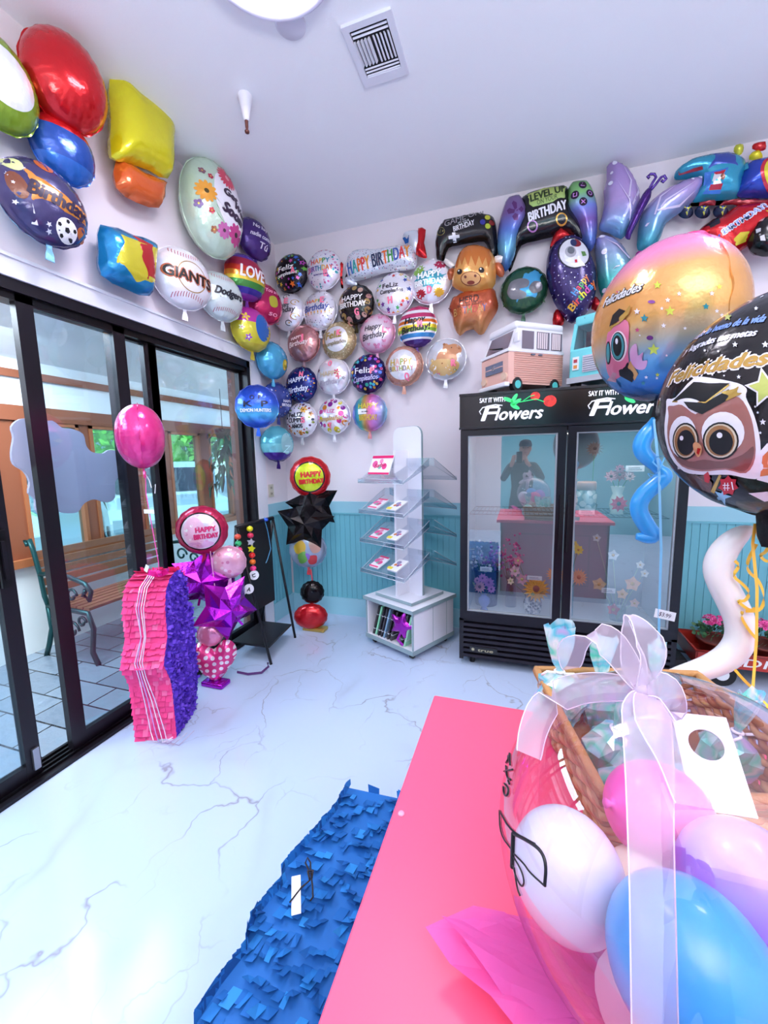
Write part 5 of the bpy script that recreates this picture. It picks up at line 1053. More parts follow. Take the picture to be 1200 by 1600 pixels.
def tagcard(label, c, w, hgt, rz=0, rx=0, name='price_tag', lines=2):
    t = thing(name, label, 'tag', c, rz); t.rotation_euler = (rx, 0, rz); MB().box((-w/2, -.001, 0), (w/2, .001, hgt), mat('#eef0f4', .5)).build('card', t)
    mb = MB()
    for k in range(lines): mb.box((-w*.36, -.0022, hgt*(.25+.3*k)), (w*(.36-.1*k), -.001, hgt*(.25+.3*k)+hgt*.09), mat('#5a5a6a', .5))
    mb.build('print', t)
tagcard('small white price tag standing above the mauve daisies', (2.03, -.56, .70), .085, .035)
tagcard('small white price tag right of the pink lilies in the cooler', (2.375, -.58, .665), .10, .03)
tagcard('small white price tag in front of the shell-pattern jar', (2.70, -.56, 1.15), .10, .04)
tagcard('tilted white price tag high in the right cooler door', (2.99, -.50, 1.44), .11, .04, .0, 0)
tagcard('tilted white price tag low in the right cooler door', (2.86, -.55, .60), .085, .035)
tagcard('white paper slip lying on the cooler floor', (2.15, -.6, zf+.001), .12, .09, .3, -1.5, 'paper_slip', 0); tagcard('white paper slip lying on the cooler floor beside the first slip', (2.02, -.61, zf+.001), .10, .07, .1, -1.5, 'paper_slip', 0)
# ================= TOY VANS ON THE COOLER =================
def rbox(mb, a, b, m, bev=.02, seg=3, M=None):
    bm = bmesh.new(); bmesh.ops.create_cube(bm, size=1)
    for v in bm.verts: v.co = Vector([(a[i]+b[i])/2+v.co[i]*(b[i]-a[i]) for i in range(3)])
    bmesh.ops.bevel(bm, geom=bm.edges[:]+bm.verts[:], offset=bev, segments=seg, affect='EDGES', profile=.6)
    bm.verts.index_update(); vs = [tuple(v.co) for v in bm.verts]; fs = [tuple(v.index for v in f.verts) for f in bm.faces]; bm.free(); return mb.add(vs, fs, m, M, True)
# local: front of van faces -X, length along +X, y depth
t = thing('toy_camper_van', 'pink and white toy camper van standing on top of the cooler', 'toy van', (2.245, -.46, CZ1+.004), radians(38)); t.scale = (.86, 1.3, 1.03)
PK = mat('#e9b9ab', .35); WT = mat('#ecebf2', .35); GLs = mat('#7d7480', .1, .1); GRY = mat('#6f7890', .4); CHR = mat('#c4c8d0', .2, .8)
mb = MB(); pr = [(-.25, .05), (-.255, .24), (-.235, .262), (.27, .262), (.27, .05)]
mb.prism(pr, -.12, .12, PK); 
for k in range(14): mb.box((-.20, -.1235, .065+.0135*k), (.268, -.12, .071+.0135*k), mat('#dba596', .35))
mb.build('lower_body', t)
mb = MB(); mb.prism([(-.238, .262), (-.175, .40), (.262, .40), (.272, .262)], -.118, .118, WT); rbox(mb, (-.19, -.122, .395), (.27, .122, .445), WT, .022); mb.box((-.262, -.124, .25), (.274, .124, .268), WT); mb.build('upper_body', t)
mb = MB().add([(-.236, -.10, .272), (-.236, .10, .272), (-.178, .095, .39), (-.178, -.095, .39)], [(0, 1, 2, 3)], GLs, Matrix.Translation((-.003, 0, 0))); mb.build('windshield', t)
for a, b in ((-.13, -.02), (.01, .13), (.15, .255)):
    mb = MB().box((a-.0, -.1215, .275), (b, -.119, .385), GLs); 
    w = mb.build('side_window', t)
    if a > 0:
        mb = MB()
        for k in range(5): mb.box((a+.006+k*(b-a-.02)/5, -.1228, .28), (a+.018+k*(b-a-.02)/5, -.1217, .38), mat('#e4d4d8', .7))
        mb.build('curtain', w)
mb = MB().box((-.262, -.075, .135), (-.254, .075, .20), GRY).box((-.265, -.078, .165), (-.258, .078, .17), PK).box((-.266, -.012, .155), (-.258, .012, .185), CHR); mb.build('grille', t)
for s_ in (-1, 1): MB().cyl((-.25, s_*.09, .10), (-.265, s_*.09, .10), .024, mat('#e8c8b0', .2), 16).build('headlight', t)
rbb = MB(); rbox(rbb, (-.285, -.125, .03), (-.24, .125, .06), WT, .01); rbb.build('bumper', t)
rbb = MB(); rbox(rbb, (-.215, -.16, .30), (-.19, -.125, .36), WT, .008); rbb.tube([(-.2, -.12, .33), (-.2, -.14, .33)], .005, WT); rbb.build('side_mirror', t)
MB().tube([(-.265, -.08, .275), (-.262, .0, .295), (-.256, .04, .31)], .005, BLK2).build('wiper', t)
for x in (-.17, .19):
    for s_ in (-1, 1): w = MB().cyl((x, s_*.095, .045), (x, s_*.126, .045), .045, mat('#1a1a20', .6), 24); w.build('wheel', t); MB().cyl((x, s_*.126, .045), (x, s_*.130, .045), .026, mat('#58c8c8', .3), 20).build('hubcap', t)
for x in (-.03, .04): MB().box((x-.016, -.13, .235), (x+.016, -.12, .243), GRY).build('door_handle', t)
t = thing('toy_truck', 'turquoise toy step truck standing beside the pink camper on the cooler', 'toy van', (2.80, -.46, CZ1+.004), radians(60)); t.scale = (.9, 1.12, 1.05)
TQ_ = mat('#6fcfd6', .35); TQ2 = mat('#57b9c4', .35)
mb = MB(); rbox(mb, (-.22, -.15, .06), (.28, .15, .25), TQ_, .015); rbox(mb, (-.16, -.145, .40), (.28, .145, .46), TQ_, .015); mb.prism([(-.215, .245), (-.15, .42), (.275, .42), (.275, .245)], -.004+.146, .146+.002, TQ_)
for s_ in (-1, 1): 
    for x in (-.01, .26): mb.box((x, s_*.14-.006, .24), (x+.02, s_*.14+.006, .42), TQ_)
    mb.add([(-.213, s_*.14-.01, .245), (-.190, s_*.14-.01, .245), (-.135, s_*.14-.01, .42), (-.155, s_*.14-.01, .42), (-.213, s_*.14+.01, .245), (-.190, s_*.14+.01, .245), (-.135, s_*.14+.01, .42), (-.155, s_*.14+.01, .42)], [(0, 1, 2, 3), (4, 5, 6, 7), (0, 4, 7, 3), (1, 5, 6, 2)], TQ_)
mb.box((-.20, -.006, .245), (-.185, .006, .30), TQ_); mb.build('body', t)
MB().add([(-.205, -.13, .25), (-.205, .13, .25), (-.150, .13, .41), (-.150, -.13, .41)], [(0, 1, 2, 3)], m_glass('#b8c8cc', .15)).build('windshield', t)
MB().box((-.12, -.07, .25), (-.03, -.0, .36), mat('#a86a58', .6)).box((-.12, .02, .25), (-.03, .09, .36), mat('#7a4a50', .6)).build('seat', t)
mb = MB().box((-.228, -.07, .10), (-.218, .07, .20), CHR)
for k in range(7): mb.box((-.231, -.066, .106+.013*k), (-.227, .066, .111+.013*k), mat('#8a90a0', .3, .5))
mb.build('grille', t)
for s_ in (-1, 1): MB().box((-.228, s_*.11-.018, .12), (-.218, s_*.11+.018, .20), mat('#dfe6ea', .3)).box((-.231, s_*.11-.01, .165), (-.227, s_*.11+.01, .185), mat('#a83040', .3)).box((-.231, s_*.11-.01, .13), (-.227, s_*.11+.01, .15), mat('#d88a3a', .3)).build('lamp_cluster', t)
MB().box((-.24, -.155, .04), (-.21, .155, .075), mat('#b8bcc4', .3, .5)).build('bumper', t)
for x in (-.14, .19):
    for s_ in (-1, 1): MB().cyl((x, s_*.115, .045), (x, s_*.152, .045), .045, mat('#1a1a20', .6), 24).build('wheel', t); MB().cyl((x, s_*.152, .045), (x, s_*.156, .045), .026, mat('#e0407a', .3), 20).build('hubcap', t)
for s_ in (-.3, .3): MB().sphere((-.155, s_*.3, .44), .006, BLK2, 8).build('roof_light', t)
# ================= DISPLAY STAND =================
t = thing('display_stand', 'white rolling display stand with clear acrylic trays beside the cooler', 'display stand', (1.395, -.42, 0), radians(-27))
LW = mat('#eceaf4', .35); EDG = mat('#8fa3aa', .4); ACR = m_glass('#e6ecf2', None, 0, 1.75)
c_ = .265
mb = MB().box((-c_, -c_, .055), (c_, c_, .085), LW).box((-c_-.012, -c_-.012, .39), (c_+.012, c_+.012, .415), LW)
mb.box((-c_, -c_+.01, .085), (-c_+.02, c_-.01, .39), LW).box((c_-.02, -c_+.01, .085), (c_, c_-.01, .39), LW).box((-c_+.02, c_-.03, .085), (c_-.02, c_-.01, .39), LW).box((-.01, -.05, .085), (.01, c_-.03, .39), LW)
mb.build('cabinet', t)
mb = MB().box((-c_-.004, -c_-.004, .052), (c_+.004, -c_, .088), EDG).box((c_, -c_-.004, .052), (c_+.004, c_, .088), EDG).box((-c_-.016, -c_-.016, .388), (c_+.016, -c_-.012, .417), EDG).box((c_+.012, -c_-.016, .388), (c_+.016, c_+.012, .417), EDG)
mb.box((-c_-.002, -c_+.004, .088), (-c_+.012, -c_+.01, .388), EDG).box((c_-.012, -c_+.004, .088), (c_+.002, -c_+.01, .388), EDG).box((c_-.0, -.02, .09), (c_+.001, -.016, .385), EDG).box((c_-.0, .16, .09), (c_+.001, .164, .385), EDG); mb.build('edge_trim', t)
MB().box((-.20, -.20, .417), (.20, .20, .442), LW).box((-.204, -.204, .418), (.204, -.20, .441), EDG).box((.20, -.204, .418), (.204, .2, .441), EDG).build('plinth', t)
P = [(-.15, .442), (.15, .442), (.15, 1.74)]+[(.15-.07*(1-cos(a)), 1.74+.07*sin(a)) for a in (.4, .8, 1.2, 1.57)]+[(-.15+.07*(1-cos(a)), 1.74+.07*sin(a)) for a in (1.57, 1.2, .8, .4)]+[(-.15, 1.74)]
mb = MB().prism(P, -.012, .012, LW); mb.prism([(a*1.012, b+.002 if b > 1 else b) for a, b in P], -.009, .009, EDG); mb.build('column_panel', t)
MB().box((-.010, -.16, .442), (.010, -.012, 1.62), LW).box((-.010, .012, .442), (.010, .16, 1.62), LW).build('column_fin', t)
for x in (-.21, .21):
    for y in (-.21, .21):
        MB().cyl((x-.012, y, .027), (x+.012, y, .027), .026, mat('#1b1b20', .5), 18).cyl((x, y, .03), (x, y, .056), .012, mat('#50505a', .4, .6), 10).build('caster', t)
for k, zl in enumerate((1.375, 1.13, .895, .645)):
    for s_ in (-1, 1):
        y0, y1 = s_*.33, s_*.03; zh = zl+.125; mb = MB()
        def Q(a, b, dz=0): return (a, b, zl+(zh-zl)*(b-y0)/(y1-y0)+dz)
        mb.add([Q(-.245, y0), Q(.245, y0), Q(.245, y1), Q(-.245, y1)], [(0, 1, 2, 3)], ACR)
        for x in (-.245, .245):
            mb.add([Q(x, y0), Q(x, y1), Q(x, y1, .055), Q(x, y0, .012)], [(0, 1, 2, 3)], ACR); mb.tube([Q(x, y0, .012), Q(x, y1, .055)], .0022, mat('#c4ccd8', .2, .2), 6); mb.tube([Q(x, y0), Q(x, y1)], .0018, mat('#b4bcc8', .2, .2), 6)
        mb.add([Q(-.245, y0), Q(.245, y0), Q(.245, y0, .03), Q(-.245, y0, .03)], [(0, 1, 2, 3)], ACR); mb.tube([Q(-.245, y0), Q(.245, y0)], .0025, mat('#c4ccd8', .2, .2), 6); mb.tube([Q(-.245, y0, .03), Q(.245, y0, .03)], .0016, mat('#d4dce8', .2, .2), 6)
        mb.add([Q(-.245, y1), Q(.245, y1), Q(.245, y1, .06), Q(-.245, y1, .06)], [(0, 1, 2, 3)], ACR); mb.build('tray', t)
RM = Matrix.Translation((1.395, -.42, 0)) @ Matrix.Rotation(radians(-27), 4, 'Z')
def pack(label, x, y, zl, w, l, th, kind, rz=0, lift=0, n=2):
    yy = -.33; z = zl+.125*(y-yy)/.30+.004; tl = math.atan2(.125, .30)
    t = thing('balloon_packet', label, 'packet'); t.matrix_world = RM @ Matrix.Translation((x, y, z+lift)) @ Matrix.Rotation(tl if not lift else tl+.75, 4, 'X') @ Matrix.Rotation(rz, 4, 'Z')
    Pk = mat('#e03a86', .3); Wh = mat('#f2eff4', .3)
    for k in range(n):
        mb = MB().box((-w/2+k*.004, -l/2-.003*k, k*th), (w/2+k*.004, l/2-.003*k, k*th+th*.85), Wh if kind != 'pink' else Pk); mb.build('sleeve', t)
    M = Matrix.Translation((.004*(n-1), -.003*(n-1), n*th)) @ Matrix.Rotation(radians(-90), 4, 'X')
    mb = MB(); Z = n*th
    def R_(x0, y0, x1, y1, m, e=.0008): mb.box((x0, y0, Z), (x1, y1, Z+e), m)
    if kind == 'white':
        R_(-w/2, -l/2, w*.1-w/2+.04, -l/2+.03, mat('#ecd83a', .4)); 
        for u, v, r, c in ((0, .02, .022, '#9a8ab0'), (-.01, -.012, .014, '#d87a3a'), (.02, -.014, .014, '#8a5a9a'), (.035, .0, .01, '#d84a7a')): mb.cyl((u, v, Z), (u, v, Z+.0012), r, mat(c, .4), 14)
    else:
        R_(-w/2, l*.36, w/2, l/2, mat('#e8206e', .3)); R_(-w/2, -l/2, w/2, -l*.4, mat('#e8206e', .3)); R_(-w*.46, -l*.38, w*.46, l*.34, mat('#f4e8f0', .3), .0006)
        for u, v, r, c in ((-.28, .05, .18, '#e85a9a'), (.2, -.08, .16, '#e8408a'), (-.02, -.1, .12, '#7fc8b0'), (.0, .2, .13, '#f08ab8')): mb.cyl((u*w, v*l, Z), (u*w, v*l, Z+.0012), r*l, mat(c, .4), 14)
    mb.build('artwork', t)
    if kind == 'barbie':
        tb = MB(); text(tb, 'Barbie', mat('#d8186a', .4), 0, 0, w*.5, l*.22, flat, .002, .2, .15, .002); o = tb.build('lettering', t); o.matrix_local = Matrix.Translation((0, .0, Z)) @ Matrix.Rotation(radians(-90), 4, 'X')
pack('large pink and white balloon packet standing on the top tray', -.105, -.20, 1.375, .235, .16, .008, 'barbie', 0, .075, 1)
for k, zl in enumerate((1.13, .895, .645)):
    w_ = ('second', 'third', 'lowest')[k]
    pack('pink roller skate balloon packet at the left of the %s tray' % w_, -.145, -.20, zl, .105, .15, .006, 'pink2', -.05, 0, 3 if k != 1 else 1)
    pack('white balloon packet with a yellow corner at the right of the %s tray' % w_, .055, -.19, zl, .105, .15, .006, 'white', -.05, 0, 2+k)
# items in the open compartment
for k, (x, c) in enumerate(((-.205, '#3a3438'), (-.175, '#8fd8b0'), (-.145, '#2a2630'), (-.112, '#3f3a44'), (-.08, '#7a9ab8'), (-.04, '#2f2a34'), (.0, '#4a444c'), (.11, '#3a3a3c'), (.15, '#9fdcb8'))):
    lab = {'#8fd8b0': 'green panelled folded banner leaning at the left inside the display stand', '#9fdcb8': 'green folded banner at the right inside the display stand', '#7a9ab8': 'blue-grey folded banner in the middle of the display stand compartment'}.get(c)
    t = thing('folded_banner', lab or 'dark folded banner leaning inside the display stand compartment', 'banner', group=None if lab else 'dark folded banners in the display stand'); t.matrix_world = RM @ Matrix.Translation((x, -.17, .088)) @ Matrix.Rotation(.30, 4, 'Y')
    MB().box((-.008, -.07, 0), (.008, .07, .275), mat(c, .25)).box((-.0085, -.0705, .05), (.0085, .0705, .058), mat('#c8c8d0', .3)).box((-.0085, -.0705, .19), (.0085, .0705, .196), mat('#c8c8d0', .3)).build('sheet', t)
t = thing('foil_star', 'crumpled purple foil star balloon stuffed in the display stand compartment', 'balloon'); t.matrix_world = RM @ Matrix.Translation((.13, -.245, .26)) @ Matrix.Rotation(.15, 4, 'Z')
MG_ = foil('#a81fb0', .75)
mb = MB(); inflate(mb, star(0, 0, .125, 5, .5, .3), .028, .04, MG_, .018); mb.build('foil', t); mb = MB(); mb.strip([(.0, -.01, -.06), (-.03, -.015, -.12), (.02, -.01, -.16)], .02, MG_); mb.build('tail', t)
# ================= A-FRAME STAND =================
t = thing('a_frame_stand', 'black metal A-frame stand with a dark board and a low shelf by the glass doors', 'stand', (0, 0, 0))
BM = mat('#17151b', .4, .3)
tp = [(.25, -1.135, 1.075), (.25, -.655, 1.075)]; ft = [(.462, -1.10, 0), (.395, -.63, 0)]; bk_ = [(.10, -1.135, 0), (.06, -.66, 0)]
MB().tube([tp[0], tp[1]], .016, BM, 10).build('top_bar', t)
for a, b in ((tp[0], ft[0]), (tp[1], ft[1]), (tp[0], bk_[0]), (tp[1], bk_[1])): MB().tube([a, b], .011, BM, 10).build('leg', t)
MB().add([(.10, -1.10, .125), (.085, -.675, .125), (.385, -.665, .125), (.445, -1.09, .125), (.10, -1.10, .14), (.085, -.675, .14), (.385, -.665, .14), (.445, -1.09, .14)], [(3, 2, 1, 0), (4, 5, 6, 7), (0, 1, 5, 4), (1, 2, 6, 5), (2, 3, 7, 6), (3, 0, 4, 7)], mat('#1d1b21', .45)).build('shelf', t)
MB().box((.243, -1.10, .36), (.257, -.70, 1.06), mat('#121015', .5)).build('board', t)
def garland(label, pts, cols, letters=()):
    t = thing('bead_garland', label, 'garland', pts[0]); p0 = Vector(pts[0])
    MB().tube([Vector(p)-p0 for p in pts], .0015, mat('#e8e0e8', .5), 5).build('string', t)
    n = len(cols); L = [(Vector(pts[i+1])-Vector(pts[i])).length for i in range(len(pts)-1)]; tot = sum(L)
    for k, c in enumerate(cols):
        d = (k+.5)/n*tot; i = 0
        while d > L[i] and i < len(L)-1: d -= L[i]; i += 1
        q = Vector(pts[i]).lerp(Vector(pts[i+1]), d/L[i])-p0; b = MB()
        if c.startswith('*'): b.prism([(u, v) for u, v in star(0, 0, .030, 5, .55, .2)], -.010, .010, mat(c[1:], .3), M=Matrix.Translation(q) @ Matrix.Rotation(.45, 4, 'Z'))
        elif c.startswith('@'):
            b.cyl(q+Vector((-.005, .008, 0)), q+Vector((.008, -.008, 0)), .036, mat('#f2f0f6', .35), 24); bo = b.build('letter_disc', t)
            tb = MB(); text(tb, c[1], mat('#1b1820', .5), 0, 0, .026, .03, flat, .001, 0, 0, .0012); o = tb.build('letter', bo); o.matrix_local = Matrix.Translation(q+Vector((.0092, -.0092, 0))) @ Matrix.Rotation(.95, 4, 'Z') @ Matrix.Rotation({'D': 1.4, 'A': .25, 'R': .3, 'G': 0}[c[1]], 4, 'Y'); continue
        else: b.sphere(q, .025, mat(c, .3), 14, (1, 1, .88))
        b.build('bead', t)
xx = .285
garland('long bead garland of yellow, red and orange beads ending in letter discs', [(.285, -1.02, 1.07), (.30, -1.03, .74), (.32, -1.05, .66)], ['#e8e01f', '#e0305a', '*#b8b8c4', '*#d8d81f', '#e02a2a', '#f0761f', '#f03a8a', '@D'])
garland('letter discs hanging between the bead strings', [(.335, -1.10, .615), (.335, -1.185, .60), (.335, -1.27, .64)], ['@A', '@R'])
garland('short bead garland of green, pink and purple beads on the left leg', [(.27, -1.15, 1.03), (.28, -1.15, .78)], ['#e0503a', '#2fb06a', '#f03a8a', '#e8e4ee', '#8a3ac8'])
t = thing('ribbon', 'thin blue ribbon tied to the top bar of the A-frame stand', 'ribbon', (.25, -.78, 1.08)); mb = MB(); mb.strip([(0, 0, .02), (.03, .0, -.1), (.035, .02, -.25), (.02, -.01, -.33), (.02, -.04, -.36)], .006, mat('#4f9ac8', .4)); mb.sphere((0.02, 0, 0), .02, mat('#2a5ac8', .3), 8, (1, 1, .8)); mb.build('ribbon', t)
# ================= BALLOON BOUQUET BY THE DOORS =================
GM = 'purple foil stars in the door bouquet'
t, h = balloon('round foil balloon with crimson rim and pale pink centre above the purple stars', (.20, -1.42, 1.10), radians(32), .165, m_radial([(0, '#f0d8e8'), (.72, '#1b1418'), (.78, '#b8184a')], .165), .08,
  [('HAPPY', '#d02a6a', .22, .1, .75, .2, .0, .05, .003), ('BIRTHDAY', '#d02a6a', .22, -.18, .9, .2, 0, .05, .003)], lambda mb, h, R: (decal(mb, circ(-.2*R, 0, .42*R, 20, .6*R), foil('#e8b8d0', .2), h), decal(mb, circ(0, -.52*R, .5*R, 20, .15*R), foil('#d8a0c8', .2), h), dots(['#fff', '#f0a8c8'], 14, .1, .6, 3, (.04, .07))(mb, h, R)), group=None, tailm=foil('#b8184a'))
t, h = balloon('small pale pink round foil balloon behind the purple stars', (.325, -1.33, .86), radians(35), .115, foil('#e8a8c0', .35), .06, [], lambda mb, h, R: dots(['#d87aa0', '#f4d0e0'], 10, .1, .8, 6, (.06, .12))(mb, h, R), tailm=foil('#e8a8c0'))
def fstar(label, c, r, ry, rz, m, T=.06, group=None, inner=.5):
    t = thing('foil_star', label, 'balloon', c, 0, group); t.rotation_euler = (0, ry, rz); mb = MB(); P = star(0, 0, r, 5, inner); 
    for sg in (-1, 1):     # faceted pillow star: ridges to every point
        vs = [(0, sg*T, 0)]+[(u, 0, v) for u, v in P]; mid = [(u*.5, sg*T*(.95 if k % 2 == 0 else .72), v*.5) for k, (u, v) in enumerate(P)]
        n = len(P); vs += mid; fs = []
        for k in range(n):
            j = (k+1) % n; fs += [(0, 1+n+k, 1+n+j), (1+n+k, 1+k, 1+j), (1+n+k, 1+j, 1+n+j)]
        if sg > 0: fs = [f[::-1] for f in fs]
        mb.add(vs, fs, m, smooth=False)
    mb.build('foil', t); MB().box((-.008, -.003, -r*inner-.05), (.008, .003, -r*inner+.02), m).build('tail', t); return t
MAG = mat('#b41fc8', .16, .8, bump=(14, .5, .01)); BLS = mat('#1a1518', .16, .6, bump=(14, .5, .01))
fstar('upper purple foil star in the bouquet by the glass doors', (.16, -1.40, .745), .235, .25, radians(30), MAG, .085, inner=.62)
fstar('middle purple foil star, darkest, behind the upper one in the bouquet', (.14, -1.26, .72), .18, .9, radians(50), mat('#8a1898', .2, .8, bump=(14, .5, .01)), .07, inner=.6)
fstar('lower pointed purple foil star hanging from the bouquet by the doors', (.335, -1.40, .555), .24, -.6, radians(62), MAG, .09, inner=.6)
mb = MB(); 
t = thing('ribbon', 'pink ribbon tying the bouquet of purple stars together', 'ribbon', (.25, -1.42, .3)); MB().strip([(0, 0, .75), (.02, 0, .4), (.03, 0, .2), (.02, 0, .05)], .006, mat('#e8a8d0', .4)).build('ribbon', t)
# plain bouquet bases standing in for the figure balloons
hp = [(0, -.15), (-.12, -.03), (-.155, .06), (-.13, .13), (-.07, .15), (0, .09), (.07, .15), (.13, .13), (.155, .06), (.12, -.03)]
t = thing('foil_balloon', 'pink heart foil balloon with white dots standing on the floor under the purple stars', 'balloon', (.235, -1.44, .165)); t.rotation_euler = (0, 0, radians(30))
mb = MB(); inflate(mb, smooth_poly(hp), .065, .08, m_dots('#e23a86', ['#f8e4f0'], 22, .30, .3), .02); mb.build('foil', t)
t = thing('foil_balloon', 'small light pink round foil balloon above the dotted pink heart', 'balloon', (.215, -1.44, .36)); t.rotation_euler = (0, 0, radians(30)); mb = MB(); disc_mesh(mb, .085, .05, foil('#e88ab4', .4)); mb.build('foil', t)
t = thing('balloon_weight', 'purple foil covered weight on the floor under the pink heart balloon', 'weight', (.25, -1.46, 0)); mb = MB(); rbox(mb, (-.09, -.05, 0), (.09, .05, .035), MAG, .014); mb.build('weight', t)
t = thing('ribbon', 'dark purple ribbon end lying on the floor beside the pink heart balloon', 'ribbon', (.42, -1.30, .002)); MB().strip([(-.1, -.02, .03), (-.02, -.0, .015), (.06, .05, .012), (.09, .1, .04), (.085, .1, .07)], .02, mat('#5a2a6a', .4), Vector((0, 0, 1))).build('ribbon', t)
# ================= BLACK STAR COLUMN IN THE CORNER =================
balloon('round foil balloon with red rim and lime centre above two black stars', (.50, -.42, 1.415), radians(22), .175, m_radial([(0, '#c8d81f'), (.70, '#1b1418'), (.77, '#c4141f')], .175), .08, [('HAPPY', '#c8201f', .1, .15, 1.0, .26, 0, .05, .004), ('BIRTHDAY', '#c8201f', .1, -.2, 1.2, .22, 0, .05, .004)], None, tailm=foil('#c4141f'))
fstar('upper black foil star in the corner balloon column', (.51, -.40, 1.165), .25, -.2, radians(25), BLS, .07, inner=.56)
fstar('lower black foil star in the corner balloon column, in front', (.46, -.47, 1.01), .265, .12, radians(20), BLS, .08, inner=.6)
balloon('round silver foil balloon with yellow, green and red patches under the black stars', (.445, -.42, .755), radians(22), .165, foil('#9aa4b8', .5), .075, [], lambda mb, h, R: [decal(mb, smooth_poly([(a*R, b*R) for a, b in P]), foil(c, .3), h, .001+i*.0006) for i, (P, c) in enumerate((([(-.7, .3), (-.3, .6), (-.05, .3), (-.2, -.1), (-.6, -.1)], '#c8a83a'), ([(-.5, -.2), (-.1, 0), (.0, -.5), (-.4, -.7)], '#6aa84a'), ([(.1, .5), (.6, .45), (.7, 0), (.3, -.1)], '#c89a8a'), ([(.05, -.3), (.5, -.25), (.45, -.7), (.1, -.75)], '#b8242c'), ([(-.1, -.1), (.15, -.2), (.05, -.5)], '#8a5ab0')))], tailm=foil('#b8242c'))
MB_ = thing('ribbon', 'red and white ribbon linking the corner balloons', 'ribbon', (.46, -.41, .45)); MB().strip([(0, 0, .12), (.01, 0, .02), (0, 0, -.05)], .012, mat('#c8404a', .4)).build('ribbon', MB_)
t = thing('foil_balloon', 'small black round foil balloon above the red oval one in the corner', 'balloon', (.475, -.43, .36)); t.rotation_euler = (0, 0, radians(22)); mb = MB(); disc_mesh(mb, .105, .06, BLS); mb.build('foil', t)
t = thing('foil_balloon', 'red oval foil balloon resting on the floor at the foot of the corner column', 'balloon', (.46, -.45, .135)); t.rotation_euler = (0, 0, radians(22)); mb = MB(); disc_mesh(mb, .15, .07, foil('#c4141f', .5), .8, nt=48); mb.build('foil', t)
t = thing('balloon_weight', 'gold foil weight under the red oval balloon in the corner', 'weight', (.48, -.43, 0)); mb = MB(); rbox(mb, (-.10, -.05, 0), (.12, .05, .03), mat('#c8a85a', .3, .6), .012); mb.build('weight', t)
# ================= PINK BALLOON AND STANDING PINATA =================
def pbdec(mb, h, R):
    decal(mb, circ(.78*R, .15*R, .12*R, 12, .3*R), ink('#3a1a48'), h)
t = thing('foil_balloon', 'hot pink puffy foil balloon floating on a ribbon above the piñata', 'balloon', (.36, -1.97, 1.70)); t.rotation_euler = (0, 0, radians(-42))
mb = MB(); PKF = foil('#e8368c', .35); hh = disc_mesh(mb, .150, .115, PKF, 1.12); decal(mb, circ(-.085, .01, .035, 14, .045), foil('#5a2a8a'), hh, .001); decal(mb, circ(-.07, -.10, .03, 12, .018), foil('#f4d8e8'), hh, .001); mb.build('foil', t); tb = MB(); tail(tb, -.165, PKF, .7); tb.build('tail', t)
mb = MB()
for k in range(10): pass
mb = MB(); mb.prism([(a, b) for a, b in ((-.0, -.012), (.03, .0), (.0, .012), (-.02, 0))], -.004, .004, mat('#d8a04a', .4), M=Matrix.Translation((-.12, -.10, 0))); mb.build('gold_beak', t)
PI = thing('pinata', 'tall pink fringed piñata with a purple side standing by the glass doors', 'piñata', (.21, -2.06, 0), radians(22))
# local: x = thickness (front strip), y = back into the shop
prof = [(.0, .0), (.0, .28), (-.012, .36), (-.065, .47), (-.055, .50), (-.0, .60), (.005, .76), (.03, .85), (.08, .905), (.15, .93), (.22, .92), (.27, .88), (.29, .80), (.295, .70), (.34, .68), (.35, .40), (.33, .15), (.27, .0)]
TH = .225
PKT = mat('#ee3f86', .8); PKT2 = mat('#f4679f', .8); PPT = mat('#5a2fc0', .8); PPT2 = mat('#7448d8', .8)
mb = MB(); mb.prism(prof, 0, TH, PKT, axis=0); mb.build('body', PI)
fr = MB(); rr = random.Random(2)
def along(P, s):
    for i in range(len(P)-1):
        a = Vector(P[i]); b = Vector(P[i+1]); L = (b-a).length
        if s <= L: return a.lerp(b, s/L), (b-a)/L
        s -= L
    return Vector(P[-1]), (Vector(P[-1])-Vector(P[-2])).normalized()
Lf = sum((Vector(prof[i+1])-Vector(prof[i])).length for i in range(12)); s = .03
while s < Lf:
    x = 0
    while x < TH:
        w = .012+rr.random()*.022; q, d = along(prof, s); nrm = Vector((-d.y, d.x)); lf = .010+rr.random()*.012; ln = .030+rr.random()*.012
        e = q-d*ln*.95+nrm*lf
        x1 = min(TH+.003, x+w)
        fr.add([(x, q.x, q.y), (x1, q.x, q.y), (x1-.002*rr.random(), e.x, e.y), (x+.002*rr.random(), e.x, e.y)], [(0, 1, 2, 3)], (PKT, PKT, PKT, PKT2, PKT, PKT)[rr.randrange(6)]); x += w*.97
    s += .034
o = fr.build('pink_fringe', PI)
fr = MB()
for k in range(1500):
    y = -.07+rr.random()*.43; z = rr.random()*.93
    if not inside((y, z), prof): continue
    a = rr.random()*6.28; l = .010+rr.random()*.014; o_ = .006+rr.random()*.014
    fr.add([(TH+.001, y-l*cos(a)*.5, z-l*sin(a)*.5), (TH+.001, y+l*cos(a)*.5, z+l*sin(a)*.5), (TH+o_, y+l*cos(a)*.4-.008*sin(a), z+l*sin(a)*.4+.01*cos(a)), (TH+o_, y-l*cos(a)*.6-.008*sin(a), z-l*sin(a)*.6+.01*cos(a))], [(0, 1, 2, 3)], (PPT, PPT2)[rr.randrange(2)])
fr.build('purple_fringe', PI); MB().prism(prof, TH, TH+.002, PPT, axis=0).build('side_panel', PI)
t = thing('curling_ribbon', 'iridescent curling ribbons hanging down the front of the pink piñata to the floor', 'ribbon', (.21, -2.06, 0), radians(22))
mi = [mat('#e8d8f4', .2, .4), mat('#c8a8e8', .2, .4), mat('#f0e8f8', .2, .4)]
